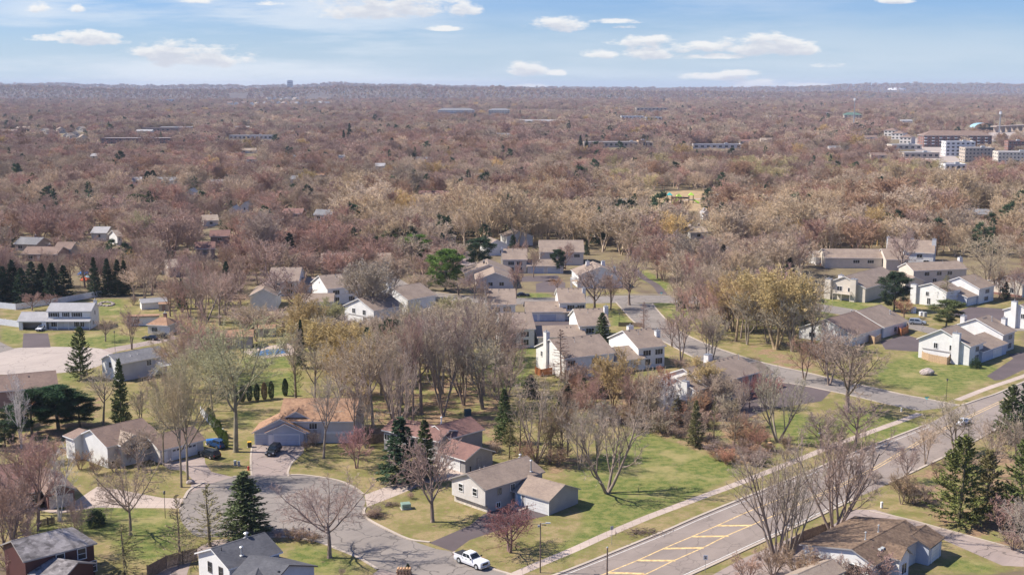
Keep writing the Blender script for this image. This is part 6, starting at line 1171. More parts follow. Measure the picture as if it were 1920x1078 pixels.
rock(1738, 702, 1.7, 'big round granite boulder on the open green lawn'); rock(357, 906, .8, 'small pinkish boulder between the twin tall trees')
for i, a_ in enumerate(np.linspace(0, 6.28, 14)[:-1]):
    rock(200 + 13 * math.cos(a_), 571 + 3.5 * math.sin(a_), .6, '%s pale stone of the colonial lawn ring, counted round from its right end' % ORD[i], 'ring of stones on the lawn')
x, y = G(1443, 836); o = empty('tree_stump', (x, y, 0)); tag(o, 'cut pale tree stump in the mulch above the pavement', 'stump'); m = MB(); m.tube((0, 0, 0), (0, 0, .7), .55, .42, 12); m.build('bark', M['wood'], o); m = MB(); m.tube((0, 0, .70), (0, 0, .73), .40, .40, 12); m.build('cut_face', M['log'], o)
x, y = G(757, 1082); o = empty('firewood_stack', (x, y, 0)); tag(o, 'stack of split orange firewood at the bottom edge beside the small spruce', 'firewood'); wr_ = random.Random(3)
for i in range(5):
    for j in range(4):
        m = MB(); m.tube((-.9 + i * .42 + .1 * (j % 2), -.4, .2 + j * .36), (-.9 + i * .42 + .1 * (j % 2) + .05, .5, .2 + j * .36), .19, .17, 7); m.build('log', M['log'], o)
def fence(pts, h, mat, label, world=False, gap_=.02, board=.18, pitchp=2.4, name='fence', cat='fence'):
    P = pts if world else PX(pts); o = empty(name, (*P[0], 0)); tag(o, label, cat); x0, y0 = P[0]; m = MB(); r = MB(); q = MB()
    for (ax, ay), (bx, by) in zip(P, P[1:]):
        L = math.hypot(bx - ax, by - ay); n = max(1, int(L / (board + gap_))); rz = math.atan2(by - ay, bx - ax)
        for i in range(n): f = (i + .5) / n; m.box((ax + (bx - ax) * f - x0, ay + (by - ay) * f - y0, h / 2 + .03 + .02 * math.sin(i * 3.1)), (board, .025, h), rz)
        for z in (.3, h - .3): r.box(((ax + bx) / 2 - x0 - math.sin(rz) * .035, (ay + by) / 2 - y0 + math.cos(rz) * .035, z), (L, .045, .09), rz)
        for i in range(int(L / pitchp) + 1): f = min(1, i * pitchp / L); q.box((ax + (bx - ax) * f - x0 - math.sin(rz) * .10, ay + (by - ay) * f - y0 + math.cos(rz) * .10, h / 2 + .06), (.11, .11, h + .12), rz)
    m.build('boards', M[mat], o); r.build('rails', M[mat], o); q.build('posts', M[mat], o)
fence([(376,776),(390,792),(405,808),(423,823)], 1.7, 'vinyl', 'white fence running back from the white garage along the green hedge'); fence([(0,578),(30,581),(75,574),(130,566),(180,557),(212,551)], 1.9, 'vinyl', 'long white fence in front of the row of dark spruces'); fence([(-20,606),(0,609),(38,614)], 1.9, 'vinyl', 'short white fence left of the colonial house garage')
fence([(278,1085),(312,1066),(343,1057),(371,1051)], 2.0, 'wood', 'dark weathered fence left of the charcoal-roofed house'); fence([(678,833),(700,832),(724,829)], 1.9, 'wood', 'dark brown fence right of the orange-roofed house'); fence([(1470,1040),(1505,1015),(1556,997)], 1.7, 'wood', 'dark brown fence behind the many-stemmed tree, lower right'); fence([(75,988),(90,984),(103,982)], 1.2, 'wood', 'short dark fence above the maroon house roof')
fence([(1728,672),(1741,677),(1776,684),(1781,680)], 1.9, 'newwood', 'tan board patio fence in front of the cream-white townhouse'); fence([(1003,700),(1014,706),(1036,702)], 1.8, 'orangewood', 'rust-red patio fence at the chimney of the white townhouse'); fence([(1683,626),(1690,630),(1703,624),(1701,618)], 2.0, 'orangewood', 'rust-brown patio fence at the corner by the minivan'); fence([(1628,640),(1640,645),(1652,638)], 1.9, 'newwood', 'pale brown patio screen at the low townhouse'); fence([(1160,612),(1185,612),(1205,614)], 1.2, 'wood', 'low dark rail fence above the big white gable')
def street_sign(px, py, top, label):
    o, h = post('street_sign', px, py, top, label, 'sign', .035, 'metal'); m = MB(); m.box((0, 0, h - .1), (1.0, .03, .24), .2); m.build('name_plate', M['teal'], o); m = MB(); m.box((0, 0, h - .38), (.03, .9, .22), .2); m.build('name_plate', M['teal'], o)
street_sign(1240, 557, 548, 'teal street-name sign at the T-junction'); street_sign(1737, 757, 744, 'teal street-name sign where the side street meets the main road')
# play area on the meadow
x, y = G(1280, 381); pg = empty('playground_tower', (x, y, 0)); tag(pg, 'green and teal climbing tower with slides on the far meadow', 'playground')
for i, (dx, dy, hh, mt) in enumerate(((-8, 0, 6.5, 'teal'), (-2, 3, 5.5, 'lime'), (5, 0, 6.5, 'lime'))):
    m = MB()
    for sx in (-1.3, 1.3):
        for sy in (-1.3, 1.3): m.tube((dx + sx, dy + sy, 0), (dx + sx, dy + sy, hh - 1.6), .12, n=6)
    m.box((dx, dy, 2.0), (2.8, 2.8, .15)); m.build('platform', M['lime' if i == 1 else 'black'], pg); m = MB(); m.box((dx, dy, hh - .9), (3.4, 3.4, 1.6), top=.1); m.build('canopy', M[mt], pg)
for dx, s_ in ((-8, -1), (5, 1), (-2, -1)):
    m = MB(); m.tube((dx + s_ * 1.3, -1, 2.2), (dx + s_ * 4.5, -2.5, .3), .5, .5, 8); m.build('slide', M['lime'], pg)
m = MB(); m.tube((-6.5, 1, 3.2), (3.5, 1, 3.0), .55, n=8); m.build('tube_bridge', M['black'], pg)
x, y = G(1352, 374); o = empty('picnic_shelter', (x, y, 0)); tag(o, 'pale blue shelter roof right of the climbing tower', 'shelter'); m = MB(); m.box((0, 0, 3.6), (7, 6, 1.4), top=.1); m.build('roof', M['bluepale'], o); m = MB(); [m.tube((a_, b_, 0), (a_, b_, 3), .12, n=6) for a_ in (-3, 3) for b_ in (-2.5, 2.5)]; m.build('posts', M['greymetal'], o)
for px, py, mt, lb, s_ in ((157, 524, 'bluepaint', 'bright blue play canopy behind the white fence', 1.5), (165, 531, 'bluepale', 'pale blue play canopy just below the bright blue one', 1.0), (160, 536, 'redorange', 'orange-red play canopy below the blue ones', 1.3)):
    x, y = G(px, py); o = empty('play_canopy', (x, y, 0)); tag(o, lb, 'canopy'); m = MB(); [m.tube((a_ * s_, b_ * s_, 0), (a_ * s_, b_ * s_, 2.1), .05, n=6) for a_ in (-1, 1) for b_ in (-1, 1)]; m.build('frame', M['metal'], o); m = MB(); m.box((0, 0, 2.2), (2.3 * s_, 2.3 * s_, .3), top=.9); m.box((0, 0, 2.35 + .35 * s_), (2.1 * s_, 2.1 * s_, .7 * s_), top=.12); m.build('fabric', M[mt], o)
for i, (px, py) in enumerate(((569, 1004), (580, 1004.5))):
    x, y = G(px, py); o = empty('mailbox', (x, y, 0), .3); tag(o, ('left', 'right')[i] + ' of two dark mailboxes on the kerb beyond the spreading tree', 'mailbox'); m = MB(); m.box((0, 0, .55), (.1, .1, 1.1)); m.build('post', M['wood'], o); m = MB(); m.box((0, 0, 1.2), (.28, .55, .26), top=.8, tx=.5); m.build('box', M['black'], o); m = MB(); m.box((.16, .1, 1.28), (.02, .05, .16)); m.build('flag', M['redpaint'], o)
for px, py, lb in ((600, 950, 'round iron manhole cover in the middle of the cul-de-sac'), (760, 1035, 'round iron manhole cover in the cul-de-sac road near the white pickup'), (1480, 985, 'round iron manhole cover in the near lane of the main road')):
    x, y = G(px, py); m = MB(); m.tube((0, 0, 0), (0, 0, .03), .42, .42, 20); o = m.build('manhole_cover', M['darktrim'], loc=(x, y, .008)); tag(o, lb, 'manhole cover')
# brush and cut-branch piles
def pile(px, py, n, r, label, mat='wood'):
    x, y = G(px, py); q = random.Random(px); m = MB()
    for i in range(n):
        a_ = q.uniform(0, 6.28); c = (q.gauss(0, r * .5), q.gauss(0, r * .3), q.uniform(.05, .45)); l_ = q.uniform(.5, 1.6); m.tube((c[0] - l_ * math.cos(a_) / 2, c[1] - l_ * math.sin(a_) / 2, c[2]), (c[0] + l_ * math.cos(a_) / 2, c[1] + l_ * math.sin(a_) / 2, c[2] + q.uniform(-.1, .25)), .035, .015, 4)
    o = m.build('brush_pile', M[mat], loc=(x, y, 0)); tag(o, label, 'brush pile')
pile(702, 968, 140, 2.2, 'heap of cut grey branches at the kerb of the cul-de-sac'); pile(735, 948, 70, 1.6, 'low heap of dark twigs left of the green transformer box'); pile(1205, 999, 160, 3.4, 'long heap of dead brown branches on the verge beside the main road'); pile(595, 1008, 60, 1.6, 'tangle of twigs at the kerb below the spreading tree')
# ================================================================ FAR WOODS (uncountable): one object each, trees as instances
def merged(kind_args, name, mat=None):
    A, B, h, wd = kind_args; me = None
    tb = TB(); off = 0
    # bark tubes first, twigs after: two slots
    for src in (A, B):
        for v in src.V: tb.V.append(v)
        tb.Q += [q + off for q in src.Q]; tb.T += [q + off for q in src.T]; off += src.n
    me = tb.mesh(name, mat or M['twig']); o = bpy.data.objects.new(name, me); return o, h, wd
def woods(name, pts, protos, label, cat='woods'):
    """pts: x, y, z-scale, xy-scale, rot, r, g, b, which"""
    me = bpy.data.meshes.new(name); P = np.array(pts, float); n = len(P)
    me.vertices.add(n); me.vertices.foreach_set('co', np.stack([P[:, 0], P[:, 1], P[:, 9] if P.shape[1] > 9 else np.zeros(n)], -1).ravel())
    for an, data in (('sc', np.stack([P[:, 3], P[:, 3], P[:, 2]], -1)), ('rot', np.stack([0 * P[:, 4], 0 * P[:, 4], P[:, 4]], -1)), ('tint', P[:, 5:8])):
        a = me.attributes.new(an, 'FLOAT_VECTOR', 'POINT'); a.data.foreach_set('vector', data.astype(np.float32).ravel())
    a = me.attributes.new('which', 'INT', 'POINT'); a.data.foreach_set('value', P[:, 8].astype(np.int32))
    me.update(); o = bpy.data.objects.new(name, me); SC.collection.objects.link(o)
    col = bpy.data.collections.new(name + '_sources')
    for k, q in enumerate(protos): q.name = '%s_source_%02d' % (name, k); col.objects.link(q)
    ng = bpy.data.node_groups.new(name + '_nodes', 'GeometryNodeTree'); ng.interface.new_socket('Geometry', in_out='INPUT', socket_type='NodeSocketGeometry'); ng.interface.new_socket('Geometry', in_out='OUTPUT', socket_type='NodeSocketGeometry')
    t = NT(ng); gi = t.add('NodeGroupInput'); go = t.add('NodeGroupOutput'); ci = t.add('GeometryNodeCollectionInfo'); ci.inputs[0].default_value = col; ci.inputs[1].default_value = True; ci.inputs[2].default_value = True
    def at(nm, ty): x = t.add('GeometryNodeInputNamedAttribute', data_type=ty); x.inputs[0].default_value = nm; return x.outputs[0]
    iop = t.add('GeometryNodeInstanceOnPoints'); t.l.new(gi.outputs[0], iop.inputs['Points']); t.l.new(ci.outputs[0], iop.inputs['Instance']); iop.inputs['Pick Instance'].default_value = True
    t.l.new(at('which', 'INT'), iop.inputs['Instance Index']); t.l.new(at('rot', 'FLOAT_VECTOR'), iop.inputs['Rotation']); t.l.new(at('sc', 'FLOAT_VECTOR'), iop.inputs['Scale'])
    t.l.new(iop.outputs[0], go.inputs[0])
    md = o.modifiers.new('scatter', 'NODES'); md.node_group = ng
    return tag(o, label, cat, kind='stuff')
wrng = np.random.default_rng(77)
def vnoise(x, y, s, o=0.0):
    return np.array([mnoise.noise(Vector((a * s + o, b * s, o))) for a, b in zip(x, y)])
def scatter(y0, y1, sp0, sp1, margin=1.12):
    """jittered grid in the visible wedge, spacing growing with distance"""
    X = []; Y = []; y = y0
    while y < y1:
        s = sp0 + (sp1 - sp0) * (y - y0) / (y1 - y0); hw = y * .4174 * margin + 12; n = int(2 * hw / s); x = -hw + (np.arange(n) + .5) * s
        X.append(x + wrng.uniform(-.45, .45, n) * s); Y.append(y + wrng.uniform(-.45, .45, n) * s); y += s * .95
    return np.concatenate(X), np.concatenate(Y)
def to_px(x, y, h=0):
    dz = CAMH - h; z = y * CP + dz * SP; return 960 + FPX * x / z, 539 + FPX * (-y * SP + dz * CP) / z
def blocked(X, Y, polys, margin=0):
    r = np.zeros(len(X), bool)
    for P in polys:
        a = np.array(P); m = (X > a[:, 0].min() - margin) & (X < a[:, 0].max() + margin) & (Y > a[:, 1].min() - margin) & (Y < a[:, 1].max() + margin)
        if not m.any(): continue
        k = np.where(m)[0]; q = inpoly(X[k], Y[k], P)
        if margin:
            for ang in range(0, 360, 45): q |= inpoly(X[k] + margin * math.cos(math.radians(ang)), Y[k] + margin * math.sin(math.radians(ang)), P)
        r[k] |= q
    return r
PAL = np.array([MAUVE, ROSE, TAN, GREYT, OCHRE, OLIVE, BROWN, RUST])
def tints(x, y, px, py):
    n = len(x); r = wrng.uniform(0, 1, n); big = vnoise(x, y, .006); b2 = vnoise(x, y, .02, 5.0)
    idx = np.where(r < .52, 0, np.where(r < .72, 1, np.where(r < .84, 3, np.where(r < .93, 2, 6))))
    # the pale tan belt across the middle, ochre growth on the right, as the photo shows
    belt = (py > 372) & (py < 482) & (px > 630) & (b2 > -.35)
    idx = np.where(belt & (wrng.uniform(0, 1, n) < .82), np.where(wrng.uniform(0, 1, n) < .72, 2, 3), idx)
    oc = (px > 1130) & (px < 1880) & (py > 318) & (py < 372)
    idx = np.where(oc & (wrng.uniform(0, 1, n) < .45), np.where(wrng.uniform(0, 1, n) < .5, 6, 5), idx)
    idx = np.where((b2 > .28) & (wrng.uniform(0, 1, n) < .5), 2, idx)
    idx = np.where((vnoise(x, y, .0028, 4.0) > .12) & (wrng.uniform(0, 1, n) < .5), np.where(wrng.uniform(0, 1, n) < .6, 2, 3), idx)
    idx = np.where((vnoise(x, y, .0035, 8.0) > .2) & (wrng.uniform(0, 1, n) < .3), 6, idx)
    idx = np.where(wrng.uniform(0, 1, n) < .012, 4, idx)
    pal = PAL[idx].copy(); pal[belt & (idx == 2)] = (0.46, 0.375, 0.255)
    c = pal * wrng.uniform(.80, 1.2, (n, 1)) * (1 + .25 * big[:, None]) * np.where(belt & ((idx == 2) | (idx == 3)), 1.30, 1.10)[:, None] * np.array([1.02, .96, .935])
    return np.clip(c, .02, .8), idx
# ---- sources of three grades of detail
SM = [merged(BT(100 + s, 15, stems=[1, 2, 3][s % 3], lean=[0, 9, 14][s % 3], trunk=.18, limbs=[12, 7, 6][s % 3], lang=38, lup=.13, lrat=.62, leader=.66, tr=.2, l2=(8, 38, .5, .09), l3=(6, 40, .44, .08), tw=(12, 34, .5, .04), tww=.06, sides=3, buds=1800, budsize=.14), 'mid_tree') for s in range(6)]
SF = [merged(BT(200 + s, 14, stems=[1, 3][s % 2], lean=[0, 14][s % 2], trunk=.15, limbs=[11, 6][s % 2], lang=42, lup=.13, lrat=.62, leader=.62, tr=.25, levels=2, l3=(9, 42, .5, .08), tw=(12, 38, .5, .04), tww=.18, sides=3, buds=500, budsize=.35), 'far_tree') for s in range(4)]
SE = [merged(spruce(300, whorls=14, per=7, tuft=5, size=.7), 'far_spruce', M['needle']), merged(pine(301, limbs=18, clump=14, size=.7, sub=3), 'far_pine', M['needle'])]
def grade(src, y0, y1, sp0, sp1, hh, evf, name, label, holes, rise=None, thin=None, avoid=1.5):
    X, Y = scatter(y0, y1, sp0, sp1); px, py = to_px(X, Y)
    keep = ~blocked(X, Y, holes, avoid) & (px > -60) & (px < 1980)
    if thin is not None: keep &= wrng.uniform(0, 1, len(X)) < thin(px, py, X, Y)
    X, Y, px, py = X[keep], Y[keep], px[keep], py[keep]; n = len(X)
    c, idx = tints(X, Y, px, py); h = hh * wrng.uniform(.55, 1.0, n) * np.where(wrng.uniform(0, 1, n) < .14, 1.5, 1.12) * np.where((py > 378) & (py < 482) & (px > 630), 1.34, 1) * (1 + .22 * vnoise(X, Y, .012, 3)); k = wrng.integers(0, len(src), n)
    wdt = h * wrng.uniform(.78, 1.2, n); ph = np.array([s[1] for s in src])[k]; pw = np.array([s[2] for s in src])[k]
    ev = wrng.uniform(0, 1, n) < evf * (1 + 2.5 * (vnoise(X, Y, .008, 9) > .15))
    kk = wrng.integers(0, 2, n); zs = h / ph; xs = wdt / pw
    eh = np.array([s[1] for s in SE]); ew = np.array([s[2] for s in SE]); zs = np.where(ev, h * .95 / eh[kk], zs); xs = np.where(ev, h * .5 / ew[kk], xs)
    c = np.where(ev[:, None], np.array(DKG) * wrng.uniform(.8, 1.5, (n, 1)), c); which = np.where(ev, len(src) + kk, k)
    P = np.stack([X, Y, zs, xs, wrng.uniform(0, 6.28, n), c[:, 0], c[:, 1], c[:, 2], which, rise(X, Y) if rise else np.zeros(n)], -1)
    objs = [bpy.data.objects.new('src', s[0].data) for s in src] + [bpy.data.objects.new('src', s[0].data) for s in SE]
    woods(name, P, objs, label); print('WOODS', name, n)
# ================================================================ TREES: placed one by one from the photo
T = tree_px
# kind, base x, base y, top y, crown width (photo px), tint
for a in [
 ('spread',618,1045,884,195,MAUVE),('round',811,978,815,125,MAUVE),('crab',956,1034,950,125,MAROON),('fork',1138,924,735,185,GREYT),
 ('spruce',461,1003,884,112,SPG),('larch',394,1024,908,105,OLG),('larch',337,1058,928,92,BRG),('oldspruce',236,1082,982,112,OLG),
 ('spread',245,1003,850,140,MAUVE),('birch',112,976,828,66,MAUVE),('wood',70,994,815,95,ROSE),('thicket',25,1000,880,80,ROSE),('bush',181,984,958,32,DKG),('wood',18,1075,880,120,ROSE),('thicket',40,1030,930,70,MAUVE),
 ('bigelm',340,913,700,120,TGRN),('bigelm',352,906,690,130,TGRN),('bigelm',442,847,600,195,TGRN),('elm',607,859,702,100,GREYT),('crab',669,877,802,70,PINK),
 ('spruce',752,905,782,98,DKG),('spruce',797,893,786,58,SPG),('bigelm',307,872,720,90,TGRN),('round',260,880,800,70,MAUVE),
 ('fan',1006,867,705,135,TAN),('wood',1086,880,752,75,GREYT),('wood',1052,860,740,70,BROWN),
 ('fan',1455,1051,828,185,MAUVE),('fan',1562,1003,795,190,MAUVE),('fan',1480,1048,850,120,GREYT),('wood',1575,1000,800,120,MAUVE),
 ('fir',1798,981,816,124,PNG_),('fir',1848,966,842,84,OLG),('fir',1914,988,824,110,PNG_),('wood',1790,850,748,100,TAN),('oldspruce',1815,850,790,40,OLG),('fir',1893,832,722,78,SPG),('fir',1925,840,705,80,DKG),
 ('wood',1862,895,780,90,TAN),('wood',1905,900,770,80,TAN),('wood',1690,945,880,60,BROWN),('thicket',1700,942,890,60,BROWN),('thicket',1880,1000,930,80,ROSE),('wood',1925,1060,930,110,GREYT),('thicket',1900,985,930,60,BROWN),
 ('fork',1458,829,690,135,GREYT),('round',1588,772,636,135,MAUVE),('wood',1486,659,545,95,GREYT),('round',1604,835,745,90,MAUVE),('round',1540,838,770,80,MAUVE),('thicket',1570,840,790,60,MAUVE),
 ('wood',1401,646,535,80,GREYT),('elm',1380,640,520,85,OCHRE),('willow',1455,655,508,150,OCHRE),('willow',1420,600,505,120,OCHRE),('willow',1375,622,512,95,OCHRE),('wood',1363,622,520,70,MAUVE),
 ('wood',1277,677,570,85,MAUVE),('wood',1335,673,590,60,GREYT),('wood',1325,675,600,50,MAUVE),('wood',1260,650,590,40,ROSE),('round',1180,572,480,80,MAUVE),('round',1115,583,500,90,MAUVE),('wood',1145,580,505,60,ROSE),
 ('oldspruce',1207,616,566,32,DEADN),('spruce',1129,652,586,46,SPG),('oldspruce',1052,712,617,62,DEADN),('spruce',1278,577,516,26,DKG),('spruce',1312,552,520,18,DKG),('spruce',1060,590,560,16,DKG),
 ('pine',835,545,472,70,LIMEG),('pine',772,500,442,60,LIMEG),('pine',742,478,428,50,SPG),('pine',898,503,448,58,DKG),('spruce',803,478,432,22,(.03,.05,.045)),('pine',1048,512,470,30,DKG),('spruce',962,470,440,24,DKG),('spruce',1100,478,449,14,DKG),('thicket',800,545,520,40,LIMEG),
 ('spruce',544,500,436,42,DKG),('spruce',1055+25,600,575,14,SPG),('pine',1676,584,514,58,DKG),('pine',1774,615,563,62,SPG),('oldspruce',1772,575,515,50,OLG),('spruce',1480,528,482,34,DKG),('spruce',1355,505,458,30,(.05,.05,.035)),
 ('round',1694,598,560,44,RUST),('wood',1555,722,600,110,MAUVE),('wood',1508,712,630,70,BROWN),('oldspruce',1536,672,605,30,OLG),('thicket',1550,702,640,60,BROWN),('crab',1436,765,700,60,PINK),('round',1690,512,430,70,MAUVE),('round',1330,470,440,30,PINK),
 ('fir',152,710,613,56,SPG),('wood',247,655,572,60,MAUVE),('round',198,640,596,45,MAUVE),('round',60,582,548,44,ROSE),('round',95,580,550,34,ROSE),('elm',194,796,690,70,GREYT),('spruce',228,800,672,40,SPG),('wood',265,800,720,60,TAN),
 ('pine',60,815,732,90,(.035,.075,.03)),('pine',110,805,724,110,(.035,.08,.03)),('pine',150,800,745,70,(.035,.075,.03)),('pine',30,800,760,60,DKG),('pine',10,840,790,60,DKG),('birch',40,840,690,50,MAUVE),
 ('elm',554,750,612,70,GREYT),('larch',556,748,640,40,OLG),('spruce',565,690,598,22,DKG),('bigelm',345,790,660,100,TGRN),('bigelm',398,770,640,110,TGRN),('wood',300,790,690,70,TAN),('bigelm',330,730,620,80,TGRN),
 ('willow',600,690,600,120,OCHRE),('willow',660,700,608,130,OCHRE),('willow',640,740,640,90,OCHRE),('willow',720,720,620,90,OLIVE),('willow',570,650,555,100,OCHRE),('willow',620,640,560,70,OLIVE),('elm',720,600,520,80,GREYT),('willow',692,600,490,110,TAN),
 ('fork',870,760,575,110,MAUVE),('fork',831,780,580,110,GREYT),('elm',906,741,560,120,TAN),('elm',926,735,565,100,TAN),('elm',790,777,590,110,MAUVE),('elm',762,782,600,100,GREYT),('fork',740,800,610,110,TAN),('elm',700,810,620,100,TAN),('fork',745,840,640,110,GREYT),('elm',775,790,590,80,ROSE),('elm',745,745,600,90,ROSE),('elm',715,740,610,90,TAN),('willow',690,770,625,90,OCHRE),('elm',850,720,590,90,ROSE),('elm',885,715,570,90,TAN),('elm',815,725,590,90,GREYT),('elm',780,720,590,80,ROSE),('elm',950,700,600,60,MAUVE),('round',958,688,640,35,RUST),
 ('elm',750,690,570,80,TAN),('elm',800,690,570,90,TAN),('elm',840,680,560,90,TAN),('elm',760,655,560,80,OLIVE),('elm',880,690,560,80,MAUVE),('elm',910,670,560,60,ROSE),('elm',870,650,555,70,TAN),('elm',665,835,700,60,MAUVE),('wood',685,840,740,50,GREYT),
 ('spruce',946,830,728,46,SPG),('spruce',995,745,702,42,DKG),('spruce',1061,760,715,40,DKG),('spruce',1093,745,708,34,SPG),('spruce',1130,745,704,34,DKG),('spruce',1304,838,750,36,OLG),('larch',1338,835,745,40,OLG),('larch',1378,838,748,44,BRG),('spruce',1268,790,740,34,OLG),
 ('willow',1150,765,655,90,OCHRE),('willow',1235,770,690,70,RUST),('willow',1312,752,672,95,OCHRE),('willow',1350,768,705,75,TAN),('wood',1180,780,690,70,ROSE),('wood',1215,800,680,70,GREYT),('birch',1247,800,700,50,TAN),('wood',1110,790,700,70,ROSE),('elm',1384,800,715,50,TAN),('thicket',1085,700+20,680,50,BROWN),
 ('round',1345+60,765,700,50,MAROON),('round',1630,610,580,30,RUST),('wood',1855,560,470,70,TAN),('elm',1850,548,440,95,TAN),('wood',1873,560,500,50,ROSE),('spruce',1885,562,528,22,DKG),('wood',1905,565,490,50,ROSE),('bush',1829,690,673,20,DKG),('bush',1810+45,640,632,12,DKG),
 ('round',517,575,500,80,MAUVE),('round',560,600,520,60,BROWN),('wood',690,520,460,70,ROSE),('willow',735,545,480,80,TAN),('willow',790,560,515,60,TAN),('round',1215+40,500,430,60,MAUVE),('round',1232,522,440,60,ROSE),('round',1292,520,435,90,MAUVE),('round',1330,545,450,70,MAUVE),('willow',1190,460,390,90,OLIVE),('round',1150,450,405,70,MAUVE),
 ('round',1000,520,465,36,ROSE),('round',968,560,490,36,ROSE),('round',890,560,510,50,MAUVE),('round',860,555,520,60,MAUVE),('round',1045,545,520,30,RUST),('wood',1190,525,455,40,ROSE),('round',905,600,520,30,MAUVE),('round',975,505,450,44,ROSE),('round',1060,505,455,44,ROSE)]:
    T(*a[:5], a[5])
for a in [('larch',975,858,735,60,OLG),('oldspruce',1032,868,755,62,OLG),('wood',1030,870,760,60,BROWN),('oldspruce',955,862,790,50,OLG),('wood',1064,855,745,64,GREYT),('thicket',985,870,825,60,BROWN),('thicket',1045,872,828,70,BROWN),('wood',1120,860,760,70,GREYT),
  ('wood',42,962,812,110,ROSE),('round',20,1010,880,100,MAUVE),('wood',150,1040,930,60,MAUVE),('wood',1735,870,790,70,TAN),('round',1700,905,835,60,MAUVE),
  ('willow',815,625,575,80,TAN),('willow',850,610,555,80,OLIVE),('elm',590,760,640,80,TAN),('elm',640,800,660,80,TAN),('wood',480,640,560,80,TAN),('wood',400,700,600,90,TAN)]:
    T(*a)
# rows: dark spruces along the white fence, arborvitae beside the pool lawn and hedge
for i, x in enumerate((-12, 8, 26, 42, 62, 80, 100, 122)): T('spruce', x, 566 - (i % 3) * 3, 484 + (i * 7) % 11 + (i % 2) * 8, 44, DKG)
for i, x in enumerate((178, 203, 222, 234)): T('spruce', x, 556 - i, 482 + i * 2, 30, DKG)
for i, (x, y) in enumerate(((441,757),(455,754),(468,752),(482,751),(496,749),(509,747),(535,742))): T('column', x, y, y - 32, 10.5, DKG if i != 4 else BRG)
for i in range(9): T('column', 391 + i * 4.1, 788 + i * 6.6, 788 + i * 6.6 - 24 - (i % 3) * 4, 9.5, (0.19, 0.25, 0.06))
# brush strips: thickets and saplings
br = random.Random(11)
for i in range(58):
    x = br.uniform(1050, 1420); y = 752 + (x - 1050) * .16 + br.uniform(-30, 34)
    if 1240 < x < 1400 and y < 772: continue
    T('thicket', x, y, y - br.uniform(24, 52), br.uniform(34, 62), br.choice([ROSE, BROWN, RUST, GREYT, TAN, BROWN, MAUVE]))
for i in range(26):
    x = br.uniform(1330, 1480); y = br.uniform(822, 878) - (x - 1330) * .06
    T('thicket', x, y, y - br.uniform(16, 30), br.uniform(26, 46), br.choice([BROWN, MAUVE, RUST, MAUVE]))
for (x, y, s_) in ((590,836,30),(575,845,22),(545,1012,26),(560,1015,30),(585,1018,24),(520,1013,22),(1715,945,40),(1735,940,34),(1270,690,26),(1290,700,30),(250,572,20),(700,970,22),(710,962,16),(770,935,14),(240,870,40),(215,885,36),(930,850,26),(1030,870,24),(1880,960,40),(1900,1030,46),(1850,925,30),(640,1078,14),(100,868,50),(60,870,40),(150,880,40),(180,890,34),(1600,1000,24),(690,838,26),(1640,905,26),(1830,880,30),(1760,895,34),(1450,1078,60),(1500,1085,70),(1560,1088,60),(1400,1090,60),(1640,1100,70),(1530,1096,60),(1600,1096,60),(30,1078,60),(8,1060,50)):
    T('thicket', x, y, y - s_ * .9, s_ * 1.2, br.choice([BROWN, MAUVE, ROSE, BROWN]))
T('spruce', 765, 1078, 1056, 18, DKG); T('bush', 150, 622, 612, 10, DKG)
for a in [('spruce',656,276,231,16,DKG),('spruce',645,280,244,14,DKG),('spruce',735,292,258,22,DKG),('spruce',750,302,272,26,DKG),('spruce',775,306,286,16,DKG),('spruce',559,274,250,9,DKG),('spruce',571,274,254,9,DKG),('spruce',36,350,306,28,SPG),('spruce',62,356,324,24,SPG),('column',278,352,322,14,DKG),('column',288,352,320,12,DKG),
  ('pine',262,405,366,46,SPG),('pine',292,404,370,34,SPG),('spruce',1088,288,254,14,DKG),('spruce',1100,290,262,14,DKG),('pine',1118,290,266,24,DKG),('pine',1605,256,232,22,DKG),('spruce',148,440,414,22,DKG),('pine',425,442,412,32,DKG),('spruce',330,375,345,22,DKG),('pine',455,350,322,30,DKG),('willow',125,302,282,28,OCHRE),('willow',890,250,229,22,OCHRE),('willow',680,268,240,20,OCHRE),('willow',575,352,318,46,OCHRE),('willow',262,470,398,66,OLIVE),('willow',490,500,400,80,TAN)]:
    T(*a)
